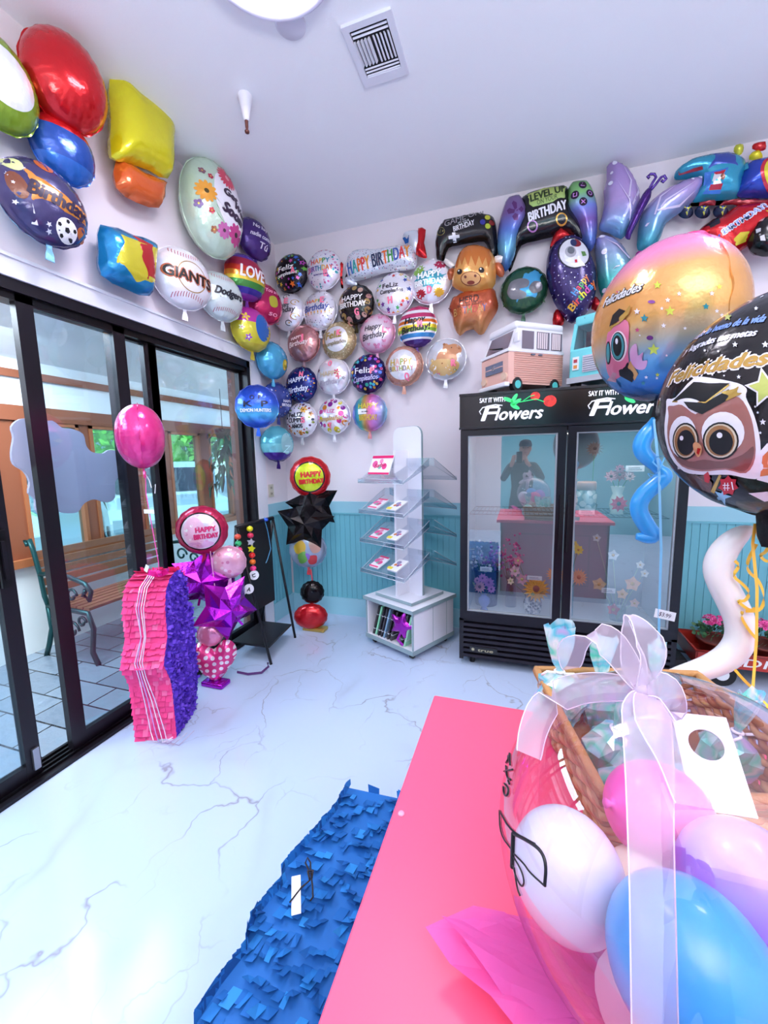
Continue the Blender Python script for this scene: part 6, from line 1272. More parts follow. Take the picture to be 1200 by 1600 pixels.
for k in range(4):
    mb = MB(); x0 = .085+.013*k; j = rr.random()*.02
    mb.strip([(x0+.02, .10, .935), (x0+.01, .02, .885), (x0, -.02, .78), (x0-.005+j, -.022, .62), (x0, -.085, .50), (x0+.0, -.06, .40), (x0+.015*k*.4, -.03, .25), (x0+.02+.012*k, -.035, .06), (x0+.04+.01*k, -.05, .012), (x0+.09+.03*k*.7, -.06-.01*k, .012), (x0+.14+.02*k, -.04+.015*k, .03)], .0045, mi[k % 3], Vector((1, 0, 0))); mb.build('strand', t)
t = thing('balloon_weight', 'bright pink foil weight tied on top of the piñata', 'weight', (.375, -1.95, .935)); mb = MB()
for k in range(7): a = k*.9; mb.add([(0, 0, .03), (.05*cos(a), .05*sin(a), .045), (.055*cos(a+.4), .055*sin(a+.4), .02), (.01, 0, .0)], [(0, 1, 2, 3)], mat('#f02aa0', .2, .5))
mb.sphere((0, 0, .02), .022, mat('#e01f90', .2, .5), 8); mb.build('weight', t)
t = thing('balloon_ribbon', 'magenta ribbon from the pink balloon down to its weight', 'ribbon', (.36, -1.96, 1.0)); MB().strip([(0, 0, .52), (-.012, 0, .40), (.01, 0, .2), (.03, 0, .02), (.015, .01, -.03)], .005, mat('#e84aa8', .4)).build('ribbon', t)
mb = MB(); mb.strip([(0.0, 0, .5), (.02, 0, .47), (.03, 0, .43), (.06, 0, .45), (.05, 0, .40)], .004, mat('#f0e8f4', .4)); mb.build('curl', t)
t = thing('price_tag', 'small white tag on the pink balloon ribbon', 'tag', (.365, -1.968, 1.30)); MB().box((-.035, 0, -.008), (.035, .002, .014), mat('#f2f2f4', .5)).build('card', t)
t = thing('price_tag', 'small white folded tag beside the pink weight', 'tag', (.345, -2.0, .995)); t.rotation_euler = (0, .5, 0); MB().box((-.012, 0, -.02), (.012, .002, .02), mat('#f2f2f4', .5)).build('card', t)
# ================= BLUE PINATA ON THE FLOOR BESIDE THE DESK =================
BU = [mat(c, .7) for c in ('#1565b4', '#1f78c8', '#2a8ad8', '#10559c')]
op = [at(x, y, 2, .40) for x, y in ((545, 1225), (524, 1262), (500, 1290), (470, 1325), (446, 1350), (440, 1378), (400, 1425), (388, 1455), (386, 1478), (345, 1530), (300, 1600))]
P = [(p.x, p.y) for p in op]+[(1.60, -3.22), (1.63, -3.40), (2.00, -3.40), (2.03, -3.0), (2.03, -2.40)]
t = thing('pinata', 'long blue fringed piñata on the floor beside the pink desk', 'piñata', (0, 0, 0)); MB().prism(P, .0, .385, BU[0], axis=2).build('body', t)
fr = MB(); y = -2.40; rr = random.Random(4)
row = 0
while y > -3.38:
    x = 1.55; 
    ph = rr.random()*6
    while x < 2.03:
        w = .010+rr.random()*.018; xc = x+w/2; yy = y+.012*sin(xc*18+ph)+.01*sin(xc*45+ph)
        if inside((xc, yy), P):
            l = .022+rr.random()*.022; up_ = .006+rr.random()*.022; c = BU[min(3, int(abs(rr.gauss(0, 1.4))))]; sk = rr.gauss(0, .005)
            if sin(xc*33+ph*2)+.7*sin(xc*71+ph) > -.7: fr.add([(x, yy, .386), (x+w, yy, .386), (x+w+sk, yy-l, .386+up_), (x+sk, yy-l, .386+up_*(.6+.8*rr.random()))], [(0, 1, 2, 3)], c)
        x += w*.95
    y -= .036; row += 1
for k in range(170):                       # ragged edge along the top and left outline
    i = rr.randrange(0, 11); a = Vector(P[i-1 if i else 15]); b = Vector(P[i]); q = a.lerp(b, rr.random()); d = (b-a).normalized(); l = .008+rr.random()*.012
    fr.add([(q.x-d.x*l, q.y-d.y*l, .385), (q.x+d.x*l, q.y+d.y*l, .385), (q.x+d.x*l-.004, q.y+d.y*l+.006, .405+rr.random()*.012), (q.x-d.x*l-.008*rr.random(), q.y-d.y*l+.004, .40+rr.random()*.012)], [(0, 1, 2, 3)], BU[rr.randrange(4)])
fr.build('fringe', t)
q = at(463, 1402, 2, .41)
t = thing('paper_tag', 'blank white paper tag lying on the blue piñata', 'tag', (q.x, q.y, .418)); _a = at(463, 1428, 2, .41)-at(463, 1376, 2, .41); t.rotation_euler = (0, 0, math.atan2(_a.y, _a.x)+pi/2); MB().box((-.012, -.045, 0), (.012, .045, .0015), mat('#eef0f8', .5), Matrix.Rotation(.12, 4, 'X')).build('card', t)
q = at(482, 1382, 2, .42)
t = thing('twine_loop', 'dark brown twine loop tied on top of the blue piñata', 'twine', (q.x, q.y, .42)); mb = MB(); TW = mat('#241a1c', .7)
mb.tube([(-.025, -.055, .0), (-.01, -.02, .01), (.005, 0, .015), (-.01, .02, .02), (-.028, .035, .02), (-.03, .05, .02), (-.015, .04, .02), (.0, .015, .02), (.015, -.005, .012), (.03, -.03, .008), (.028, -.04, .008)], .0022, TW, 6); mb.tube([(.005, .0, .016), (-.008, .012, .025), (.004, .02, .022), (.008, .005, .018)], .003, TW, 6); mb.build('loop', t)
# ================= PINK DESK =================
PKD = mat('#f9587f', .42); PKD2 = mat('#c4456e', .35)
t = thing('pink_desk', 'bright pink painted desk filling the lower right foreground', 'desk', (2.6, -3.0, 0))
mb = MB(); rbox(mb, (-.578, -.50, .815), (.62, .505, .85), PKD, .006, 2); mb.build('desktop', t)
MB().box((-.53, .44, .05), (.58, .46, .815), PKD2).box((-.53, -.46, .0), (-.51, .46, .815), PKD2).box((.56, -.46, 0), (.58, .46, .815), PKD2).box((-.51, -.02, .05), (.56, 0, .815), PKD2).box((-.53, .435, 0), (.58, .46, .05), PKD2).build('carcass', t)
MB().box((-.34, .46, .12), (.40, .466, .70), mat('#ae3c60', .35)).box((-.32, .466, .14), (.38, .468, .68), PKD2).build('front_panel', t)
q = at(627, 1271, 2, .851); t = thing('clear_bumper', 'tiny clear round bumper stuck on the pink desktop', 'bumper', (q.x, q.y, .8505)); MB().lathe([(.0068, 0), (.0065, .002), (.004, .0035), (0, .0035)], mat('#ff9abc', .1, coat=1.), n=16).build('dome', t)
# ================= WICKER BASKET OF CANDY BAGS =================
FL, BL = Vector((2.395, -2.915)), Vector((2.29, -2.52)); ux = Vector((.975, .222)); ux.normalize(); uy = Vector((-.25, .968)).normalized()
BW, BD, BZ, BH = .40, .40, .852, .135
t = thing('wicker_basket', 'woven wicker basket full of candy bags on the pink desk behind the clear balloon', 'basket', (FL.x, FL.y, BZ), math.atan2(ux.y, ux.x))
WK = [mat(c, .6, bump=(80, .4, .003)) for c in ('#c08a5a', '#a87044', '#d0a070')]
def perim(inset, n=120):
    P = []; a, b = BW-2*inset, BD-2*inset; L = 2*(a+b)
    for k in range(n):
        s = L*k/n
        if s < a: p = (s, 0)
        elif s < a+b: p = (a, s-a)
        elif s < 2*a+b: p = (2*a+b-s, b)
        else: p = (0, L-s)
        P.append((p[0]+inset, p[1]+inset))
    return P
mb = MB()
for r in range(9):
    z = .008+r*.0145; pr = perim(.018-.0015*r); m_ = WK[r % 3]; pts = []
    cxm, cym = BW/2, BD/2
    for k, (x, y) in enumerate(pr):
        w = .004*(1 if (k//2+r) % 2 else -1); d = Vector((x-cxm, y-cym)).normalized(); pts.append((x+d.x*w, y+d.y*w, z+.002*(1 if (k//2+r) % 2 else -1)))
    mb.tube(pts, .0078, m_, 6, closed=True)
mb.build('woven_sides', t)
mb = MB(); mb.tube([(x, y, BH+.004) for x, y in perim(0)], .009, mat('#c08c58', .6, bump=(90, .8, .004)), 8, closed=True); mb.tube([(x, y, BH-.004) for x, y in perim(-.004)], .006, mat('#a87244', .6, bump=(90, .8, .004)), 8, closed=True); mb.build('rim', t)
MB().box((.02, .02, 0), (BW-.02, BD-.02, .01), WK[1]).build('bottom', t)
CE = m_iri(.62); CE2 = m_iri(.22)
def BP(a, b, z=0): p = FL+ux*a+uy*b; return (p.x, p.y, BZ+z)
def candy_bag(label, a, b, z, h, seed, cols, rz=0, tilt=(0, 0)):
    rr = random.Random(seed); t = thing('candy_bag', label, 'candy bag', BP(a, b, z)); t.rotation_euler = (tilt[0], tilt[1], rz)
    hb = h*.52; n = 14; mb = MB(); vs = []; fs = []
    lv = [(0, .035), (.08, .052), (.3, .058), (.45, .045), (.52, .014), (.56, .010), (.62, .024), (.8, .042), (1.0, .052)]
    for z_, r in lv:
        for k in range(n):
            q = 2*pi*k/n; rr_ = r*(1+.28*rr.uniform(-1, 1)) if z_ < .5 else r*.72*(1+.16*rr.uniform(-1, 1)); fl = .45 if z_ > .6 else .8
            vs.append((rr_*cos(q), rr_*fl*sin(q), z_*h+(rr.uniform(-.012, .012) if z_ == 1.0 else 0)))
    for i in range(len(lv)-1):
        for k in range(n): fs.append((i*n+k, i*n+(k+1) % n, (i+1)*n+(k+1) % n, (i+1)*n+k))
    mb.add(vs, fs, CE); mb.build('cellophane', t)
    for k in range(6):
        c = cols[k % len(cols)]; q = rr.random()*6.28; r = rr.random()*.018; zz = .02+rr.random()*hb*.6; m_ = MB()
        if k % 2: m_.sphere((r*cos(q), r*sin(q), zz), .011, mat(c, .3), 10)
        else: rbox(m_, (-.008, -.014, -.006), (.008, .014, .006), mat(c, .3), .003, 2, Matrix.Translation((r*cos(q), r*sin(q), zz)) @ Matrix.Rotation(q, 4, 'X') @ Matrix.Rotation(q, 4, 'Z'))
        m_.build('candy', t)
    m_ = MB(); m_.tube([(.011*cos(x), .009*sin(x), h*.54) for x in [k*.6 for k in range(11)]], .003, mat('#f2eef4', .4), 6, closed=True)
    m_.tube([(.01, -.01, h*.54), (.03, -.02, h*.57), (.04, -.015, h*.52)], .003, mat('#f2eef4', .4), 6); m_.tube([(-.01, -.01, h*.54), (-.03, -.02, h*.56), (-.042, -.015, h*.51)], .003, mat('#f2eef4', .4), 6); m_.build('tie', t)
cc = ['#e8303a', '#3fb06a', '#f0d83a', '#e86ab0', '#3a8ad8', '#f08a3a']
candy_bag('tallest cellophane candy bag at the back left corner of the basket', .045, .33, .03, .265, 1, cc)
candy_bag('cellophane candy bag at the back of the basket beside the tallest one', .15, .34, .03, .23, 2, cc[2:]+cc[:2], .5)
candy_bag('cellophane candy bag at the back right behind the ribbon bow', .27, .33, .03, .22, 3, cc[1:], 1.)
candy_bag('cellophane candy bag in the middle left of the basket', .10, .21, .02, .19, 4, cc[3:], 1.4, (.2, -.1))
candy_bag('cellophane candy bag in the middle of the basket', .20, .22, .02, .20, 5, cc, .2, (-.1, .15))
candy_bag('cellophane candy bag at the front left corner of the basket', .08, .09, .02, .17, 6, cc[::-1], .9, (.25, .1))
candy_bag('cellophane candy bag at the front middle of the basket', .17, .10, .02, .18, 7, cc[4:]+cc[:4], .3, (.1, -.2))
candy_bag('cellophane candy bag at the right end of the basket', .34, .2, .02, .19, 8, cc[2:], .7, (.1, .2))
# white card with a round hole
t = thing('white_card', 'white card with a round hole leaning over the front rim of the basket', 'card')
p0 = Vector((2.516, -2.935, 1.008)); p1 = Vector((2.60, -2.93, 1.010)); ex = (p1-p0).normalized(); q0 = Vector((2.524, -2.80, 1.085)); ey = (q0-p0).normalized(); W_c, H_c = .085, .155
nz = ex.cross(ey).normalized(); mb = MB(); N = 32; vs = []; fs = []
for k in range(N):
    a = 2*pi*k/N; ca = math.atan2(H_c, W_c); a = {3: ca, 5: ca, 13: pi-ca, 11: pi-ca, 21: pi+ca, 19: pi+ca, 29: 2*pi-ca, 27: 2*pi-ca}.get(-1, a); a = min((x for x in (ca, pi-ca, pi+ca, 2*pi-ca)), key=lambda x: abs(x-a)) if min(abs(x-a) for x in (ca, pi-ca, pi+ca, 2*pi-ca)) < pi/N+1e-6 else a; c, s_ = cos(a), sin(a); m_ = max(abs(c)/(W_c/2), abs(s_)/(H_c/2)); o2 = Vector((c/m_, s_/m_)); cy = .025
    i2 = Vector((.026*c, .026*s_+cy))
    for q in (o2, i2): vs.append(p0+ex*(W_c/2+q.x)+ey*(H_c/2+q.y))
for k in range(N): j = (k+1) % N; fs.append((2*k, 2*j, 2*j+1, 2*k+1))
nv = len(vs); vs += [v+nz*.002 for v in vs]; fs += [tuple(i+nv for i in f[::-1]) for f in fs]
mb.add(vs, fs, mat('#f0f2f8', .4)); mb.build('card', t)
# ================= BIG CLEAR BALLOON =================
BC = Vector((2.432, -3.12, 1.098)); BR = .197
t = thing('clear_balloon', 'giant clear balloon filled with small pastel balloons and tied with a sheer ribbon bow', 'balloon', BC)
CL = m_glass('#f6eef8', None, .015, 1.42)
mb = MB(); mb.sphere((0, 0, 0), BR, CL, 72); mb.build('clear_shell', t)
MB().lathe([(.0, -BR-.045), (.07, -BR-.045), (.075, -BR-.03), (.03, -BR-.01), (.035, -BR+.01)], mat('#f4c8dc', .4), n=24).build('base_cup', t)
def hit(px, py, off=0):                     # photo point -> point on the clear balloon's front
    d = (FW+RT*((px-600)/FPX)-UP*((py-800)/FPX)).normalized(); oc = CAM-BC; b = oc.dot(d); c = oc.length_squared-(BR+off)**2; D = b*b-c
    s_ = -b-sqrt(D) if D > 0 else -b
    p = CAM+d*s_-BC
    return p if D > 0 else p.normalized()*(BR+off)
BKI = ink('#18141a'); mb = MB(); s_ = 2.143
for Pth, r in (([(300, 250), (340, 320), (420, 362)], .0012), ([(300, 250), (303, 330), (345, 385)], .001), ([(345, 325), (395, 350), (440, 382), (458, 430), (452, 502)], .0018), ([(452, 502), (400, 455), (385, 430), (350, 395)], .001), ([(347, 325), (345, 380), (343, 440)], .0024), ([(345, 400), (375, 450), (385, 490), (375, 508), (355, 470), (345, 430)], .001), ([(350, 440), (360, 510), (370, 535)], .001),
               ([(312, 62), (325, 60), (332, 75), (322, 90), (312, 80)], .0014), ([(334, 58), (336, 96)], .0014), ([(312, 118), (345, 112)], .0012), ([(322, 100), (326, 140), (338, 146)], .0014), ([(318, 160), (332, 175), (328, 200), (316, 198), (314, 170)], .0014), ([(330, 150), (334, 160)], .0014)):
    Pq = Pth
    for _ in range(2): Pq = [Pq[0]]+[((a[0]*w_+b[0]*(1-w_)), (a[1]*w_+b[1]*(1-w_))) for a, b in zip(Pq[:-1], Pq[1:]) for w_ in (.75, .25)]+[Pq[-1]]
    mb.tube([hit(640+x/s_, 1150+y/s_, .001) for x, y in Pq], r, BKI, 6)
mb.build('black_drawing', t)
SH = m_sheer('#eadcf0', .46); SHE = m_sheer('#faf2fb', .9)
def rib(name, pts, w, side=None, m=SH):
    mb = MB(); P = [Vector(p) for p in pts]
    for _ in range(2):
        Q = [P[0]]
        for i in range(len(P)-1): Q += [P[i].lerp(P[i+1], .25), P[i].lerp(P[i+1], .75)]
        P = Q+[P[-1]]
    n = len(P); ws = w if not isinstance(w, list) else [w[min(len(w)-1, int(i*(len(w)-1)/(n-1)))]*(1-((i*(len(w)-1)/(n-1)) % 1))+w[min(len(w)-1, int(i*(len(w)-1)/(n-1))+1)]*((i*(len(w)-1)/(n-1)) % 1) for i in range(n)]
    sd = side or RT
    if not isinstance(sd, list): sd = [sd]*n
    else: q_ = [i*(len(sd)-1)/(n-1) for i in range(n)]; sd = [(sd[int(x)]*(1-x % 1)+sd[min(len(sd)-1, int(x)+1)]*(x % 1)).normalized() for x in q_]
    mb.strip(P, ws, m, sd); vs = mb.v[:]
    for o_ in (0, 1): mb.tube([vs[2*i+o_] for i in range(n)], .0007, SHE, 5)
    mb.build(name, t)
K0 = hit(1003, 1078, .004)
rib('ribbon_tail', [hit(1008, 1085, .005), hit(1010, 1130, .006), hit(1014, 1200, .006), hit(1016, 1290, .006), hit(1019, 1390, .006), hit(1021, 1480, .006), hit(1023, 1600, .006), hit(1026, 1720, .006)], [.02, .045, .042, .038, .036, .036, .036, .036])
rib('ribbon_tail', [hit(1010, 1085, .006), hit(1030, 1140, .009), hit(1060, 1190, .007), hit(1085, 1260, .006)], [.02, .04, .035, .03], m=m_sheer('#eadcf0', .3))
rib('ribbon_tail', [K0, hit(940, 1072, .008), hit(890, 1078, .010), hit(850, 1100, .010), hit(832, 1140, .010), hit(826, 1180, .010)], [.02, .032, .036, .034, .03, .026], [UP, UP, UP, RT, RT, RT])
kp = CAM-BC
def pl(px, py, f=1.0, dy=0): p = at(px, py, 1, (BC+K0).y+dy); return p-BC
rib('bow_loop', [K0, pl(975, 1030, dy=.0), pl(950, 1000), pl(920, 992), pl(893, 1005, dy=.02), pl(893, 1045, dy=.04)], [.01, .028, .036, .04, .036, .02], [UP, UP, RT, RT, RT, RT])
rib('bow_loop', [K0, pl(985, 1020, dy=.01), pl(976, 960, dy=.01), pl(992, 962, dy=-.01), pl(1015, 1000, dy=-.02), pl(1024, 1030, dy=-.02), K0], [.01, .03, .006, .012, .03, .025, .01], [RT]*4)
rib('bow_loop', [K0, pl(1020, 1068, dy=-.01), pl(1045, 1075, dy=-.01), pl(1055, 1120, dy=-.01), pl(1030, 1110, dy=-.01), K0], [.01, .025, .03, .03, .02, .01], [UP, RT, RT])
mb = MB(); mb.sphere(K0, .010, m_sheer('#eadcf0', .8), 12, (1, 1, .8)); mb.build('bow_knot', t)
# the small balloons inside
def ltx(label, px, py, dist, r, c, ex=1.12, dirn=(0, 0, -1)):
    d = (FW+RT*((px-600)/FPX)-UP*((py-800)/FPX)).normalized(); p = CAM+d*dist
    gap = BR-.004-(p-BC).length
    if r*ex > gap: r_ = r
    t = thing('latex_balloon', label, 'balloon', p); D = Vector(dirn).normalized(); t.rotation_euler = D.to_track_quat('-Z', 'Y').to_euler()
    m = mat(c, .32, 0, coat=.3, sub=.15)
    prof = [(0, r*ex)]+[(r*sin(a), r*cos(a)*(ex if cos(a) > 0 else ex*1.05)) for a in [pi*k/16 for k in range(1, 15)]]+[(r*.16, -r*ex*1.06), (r*.06, -r*ex*1.12), (r*.10, -r*ex*1.22), (0, -r*ex*1.22)]
    MB().lathe(prof, m, n=36).build('skin', t); print('LTX', label[:20], 'gap', round(gap-r*ex, 3)); return t
ltx('white latex balloon at the left inside the clear balloon', 886, 1362, .70, .0645, '#e3e6f2', 1.1, (.3, .1, -1))
ltx('hot pink latex balloon at the back inside the clear balloon', 1030, 1270, .80, .064, '#f554b4', 1.08, (-.9, -.4, .3))
ltx('sky blue latex balloon at the front inside the clear balloon', 1078, 1512, .635, .0695, '#4aa8ea', 1.1, (.3, .3, -1))
ltx('lavender latex balloon at the right inside the clear balloon', 1165, 1390, .735, .0665, '#a87fe0', 1.05, (0, .3, -1))
ltx('cream latex balloon behind the ribbon tail inside the clear balloon', 1008, 1400, .80, .052, '#e8d4c0', 1.05, (0, 0, -1))
t = thing('tissue_paper', 'crumpled pink tissue paper fanned out under the clear balloon', 'tissue paper', (BC.x, BC.y, .853)); TP = m_sheer('#ee7ccf', .9); rr = random.Random(9)
for L_ in range(2):
    mb = MB(); n = 72; vs = []; fs = []; R_ = []
    for k in range(n):
        a = 2*pi*k/n; base = .15+.03*sin(4*a+L_*1.3)+.02*sin(9*a+L_)
        for c0, wd, ad in ((pi+.08, .35, .15), (2.2, .25, .05), (4.1, .3, .10), (.9, .3, .05)):
            dd = abs((a-c0+pi) % (2*pi)-pi); base += ad*max(0, 1-dd/wd)
        R_.append(base*(1-.12*L_))
    rings = [.04, .35, .6, .8, 1.0]
    for i, f in enumerate(rings):
        for k in range(n):
            a = 2*pi*k/n; r = .05+(R_[k]-.05)*f; z = .004+max(0, r-.08)*(.30+.12*L_)+.012*f*sin(13*a+2*L_)+.006*f*rr.uniform(-1, 1); vs.append((r*cos(a), r*sin(a), max(.002, z)))
    for i in range(len(rings)-1):
        for k in range(n): fs.append((i*n+k, i*n+(k+1) % n, (i+1)*n+(k+1) % n, (i+1)*n+k))
    mb.add(vs, fs, TP, smooth=False); mb.build('sheet', t)
# ================= OWL GRADUATION BALLOONS =================
class Face:
    def __init__(s, t, h): s.t = t; s.h = h; s.M = Matrix.Translation(t.location) @ t.rotation_euler.to_matrix().to_4x4(); s.I = s.M.inverted()
    def uv(s, px, py):
        d = FW+RT*((px-600)/FPX)-UP*((py-800)/FPX); o = s.I @ CAM; d = s.I.to_3x3() @ d
        y = 0.0; a = b = 0
        t0 = (-.32-o.y)/d.y; t1 = (0-o.y)/d.y; best = None; prev = t0
        for i in range(81):
            k = t0+(t1-t0)*i/80; a, b = o.x+d.x*k, o.z+d.z*k
            if -(o.y+d.y*k) <= s.h(a, b) and s.h(a, b) > 0:
                lo, hi = prev, k
                for _ in range(14):
                    m = (lo+hi)/2; a, b = o.x+d.x*m, o.z+d.z*m
                    if -(o.y+d.y*m) <= s.h(a, b): hi = m
                    else: lo = m
                return a, b
            prev = k
        k = min((t0+(t1-t0)*i/80 for i in range(81)), key=lambda k: abs(sqrt((o.x+d.x*k)**2+(o.z+d.z*k)**2)-.24)+abs(o.y+d.y*k)); a, b = o.x+d.x*k, o.z+d.z*k; f = min(1, .245/sqrt(a*a+b*b)); return a*f, b*f
    def P(s, pts, sc=3.81, ox=930, oy=440): return [s.uv(ox+x/sc, oy+y/sc) for x, y in pts]
def cr(x, y, rx, ry=None, n=22): ry = ry or rx; return [(x+rx*cos(2*pi*k/n), y+ry*sin(2*pi*k/n)) for k in range(n)]
def pst(x, y, r, n=5, inner=.45, rot=0): return [(x+(r if k % 2 == 0 else r*inner)*sin(pi*k/n+rot), y-(r if k % 2 == 0 else r*inner)*cos(pi*k/n+rot)) for k in range(2*n)]
def ptext(mb, F, s, m, a, b, hgt, eps, bold=0, shear=.3, arc=0):
    (u0, v0), (u1, v1) = F.P([a, b]); (ua, va), (ub, vb) = F.P([((a[0]+b[0])/2, (a[1]+b[1])/2), ((a[0]+b[0])/2, (a[1]+b[1])/2-hgt)])
    L = sqrt((u1-u0)**2+(v1-v0)**2); text(mb, s, m, (u0+u1)/2, (v0+v1)/2, L, sqrt((ub-ua)**2+(vb-va)**2), F.h, eps, shear, math.atan2(v1-v0, u1-u0), bold, arc)
BLK_F = foil('#120f14', .35); R1 = .25; T1 = .185
t = thing('foil_balloon', 'large black round graduation foil balloon with a wide-eyed owl reading Felicidades', 'balloon', (2.811, -2.454, 1.659)); t.rotation_euler = (0, 0, radians(-40))
mb = MB(); h1 = disc_mesh(mb, R1, T1, BLK_F, nt=128, h=disc_h(R1, T1, amp=.0)); F = Face(t, h1)
fw = foil('#e8e4ee', .1); fb = foil('#8a5a50', .25); gold = foil('#c8a050', .5); fk = mat('#0b090d', .45); ln_ = .003
D = lambda pts, m, e: decal(mb, F.P(pts), m, h1, e+.0012, .012)
D(smooth_poly([(425, 760), (430, 700), (480, 690), (590, 575), (700, 575), (850, 605), (905, 640), (900, 690), (950, 800), (985, 950), (985, 1100), (975, 1170), (900, 1170), (800, 1150), (640, 1150), (530, 1130), (450, 1040), (415, 900)]), fw, .0010)
D(smooth_poly([(440, 800), (436, 745), (470, 740), (520, 735), (600, 790), (650, 740), (760, 690), (860, 690), (920, 780), (950, 900), (955, 1050), (900, 1140), (780, 1120), (640, 1130), (520, 1100), (450, 1000), (432, 900)]), foil('#a8706a', .25), .0016)
D(smooth_poly([(470, 1010), (560, 1070), (650, 1060), (760, 1070), (880, 1030), (945, 980), (940, 1060), (890, 1130), (780, 1110), (640, 1120), (520, 1090)]), foil('#7a4a44', .25), .0020)
D(cr(527, 925, 82, 125), fw, .0024); D(cr(765, 900, 128, 125), fw, .0024)
for x, y, rx, ry in ((543, 950, 78, 110), (752, 948, 108, 112)):
    D(cr(x, y, rx, ry), fk, .0030); D(cr(x, y, rx*.90, ry*.90), foil('#d8c8b0', .2), .0034); D(cr(x-2, y, rx*.80, ry*.82), foil('#a87850', .3), .0038); D(cr(x+3, y+8, rx*.66, ry*.68), fk, .0044)
D(cr(522, 932, 11, 14), fw, .0056); D(cr(748, 915, 17, 17), fw, .0056)
D(smooth_poly([(590, 970), (610, 955), (640, 980), (640, 1020), (620, 1045), (598, 1010)]), foil('#d8a070', .2), .0058); D([(618, 990), (638, 995), (625, 1032), (612, 1020)], foil('#b82a20', .2), .0066)
D([(465, 712), (590, 598), (805, 606), (660, 716)], fk, .0028); D([(465, 712), (660, 716), (800, 610), (806, 618), (664, 724), (462, 719)], gold, .0034)
D([(530, 715), (660, 722), (800, 640), (812, 695), (740, 735), (640, 790), (600, 775), (560, 755)], fk, .0027)
D(smooth_poly([(755, 660), (830, 640), (860, 625), (850, 660), (880, 665), (830, 690), (780, 710), (800, 680)]), gold, .0036)
D([(540, 1150), (600, 1145), (650, 1180), (640, 1240), (590, 1230)], foil('#5a3a34'), .0016); D([(600, 1160), (660, 1150), (700, 1200), (690, 1260), (640, 1240)], foil('#6a4238'), .0018); D([(690, 1250), (740, 1150), (755, 1155), (712, 1262)], gold, .0022)
D([(650, 1150), (675, 1130), (690, 1170), (680, 1200), (655, 1190)], foil('#c8202c'), .0024)
D(pst(795, 1215, 62, 7, .72), foil('#c8182c', .4), .0022); D(pst(760, 1280, 55, 5, .4, .3), foil('#8ac0dc'), .0020)
D(pst(1015, 632, 125, 5, .48, -.2), fw, .0014); D(pst(1015, 632, 100, 5, .48, -.2), foil('#c8d070', .3), .0020)
D([(965, 1180), (985, 1010), (1029, 960), (1060, 1100), (1040, 1200)], fw, .0014); D([(985, 1160), (1000, 1040), (1040, 1000), (1060, 1150)], foil('#d88a5a'), .002)
D([(915, 1260), (1029, 1250), (1080, 1300), (1010, 1310)], fw, .0014)
rr = random.Random(12)
for x, y, r in ((835, 375, 18), (857, 568, 14), (790, 210, 26), (1015, 375, 22), (1000, 836, 20), (970, 780, 9), (955, 745, 8), (985, 900, 10), (655, 410, 9), (735, 415, 8), (500, 1110, 12), (700, 555, 8), (770, 560, 7), (690, 540, 6), (640, 690, 5), (960, 160, 14), (475, 500, 7)): D(pst(x, y, r), foil('#e8e8f4') if r != 26 else foil('#c8d070'), .0012)
for k in range(40):
    a = rr.random()*6.28; q = (.6+.38*rr.random())*R1; decal(mb, circ(q*cos(a), q*sin(a), .0018+.0015*rr.random(), 6), foil('#e8e8f4'), h1, .0008)
mb.build('foil', t); tb = MB()
ptext(tb, F, 'Felicidades', foil('#f0ecf4', .1), (452, 580), (1040, 448), 82, .0016, .006, .35, .006); ptext(tb, F, 'Felicidades', gold, (452, 580), (1040, 448), 76, .0026, .002, .35, .006)
ptext(tb, F, 'que todo lo bueno de la vida', foil('#7a9ad8', .3), (570, 350), (1020, 215), 34, .0016, .001, .3, .006); ptext(tb, F, 'y logradas tus metas', foil('#d8d8e8', .3), (540, 415), (965, 300), 34, .0016, .001, .3, .006)
ptext(tb, F, '#1', foil('#f4f0f4', .1), (765, 1215), (825, 1215), 46, .005, 0, .1); tb.build('lettering', t)
tb = MB(); tb.prism([(-.03, -.235), (.03, -.235), (.022, -.30), (.012, -.325), (-.012, -.325), (-.022, -.30)], -.012, .012, BLK_F); tb.build('tail', t)
# tan one, seen almost edge-on
t = thing('foil_balloon', 'large pink, gold and blue graduation foil balloon with an owl, seen from its side', 'balloon', (2.715, -1.90, 2.005)); t.rotation_euler = (0, 0, radians(-68))
R2, T2 = .262, .20; mb = MB(); GT = m_bands([(0, '#f05ab0'), (.16, '#f08ab8'), (.3, '#e0a060'), (.55, '#d8a058'), (.68, '#b0a898'), (.8, '#5aa0d0'), (.92, '#1f70c0'), (1, '#17131c')], R2, 'Z', 'LINEAR')
h2 = disc_mesh(mb, R2, T2, GT, nt=128, h=disc_h(R2, T2, amp=.0)); F = Face(t, h2)
def D(pts, m, e): decal(mb, F.P(pts), m, h2, e+.0012, .012)
D(smooth_poly([(75, 320), (100, 290), (150, 230), (200, 240), (205, 330), (200, 420), (205, 490), (180, 540), (130, 580), (85, 560), (68, 480)]), foil('#e07a98', .25), .0016)
D(cr(145, 385, 50, 92), foil('#f0dce4', .2), .0022); D(cr(142, 385, 42, 85), fk, .0028); D(cr(142, 385, 37, 78), foil('#4f9aa0', .3), .0034); D(cr(140, 382, 26, 62), fk, .0040); D(cr(138, 355, 8, 18), fw, .005)
D(cr(84, 425, 15, 70), fk, .0028); D(cr(84, 425, 10, 58), foil('#4f9aa0', .3), .0034)
D([(90, 270), (110, 200), (150, 160), (190, 175), (150, 230), (115, 250)], fk, .0030); D(smooth_poly([(150, 215), (185, 180), (215, 140), (212, 180), (190, 210), (160, 240)]), gold, .0036); D([(92, 272), (100, 265), (160, 235), (158, 245), (100, 280)], gold, .0034)
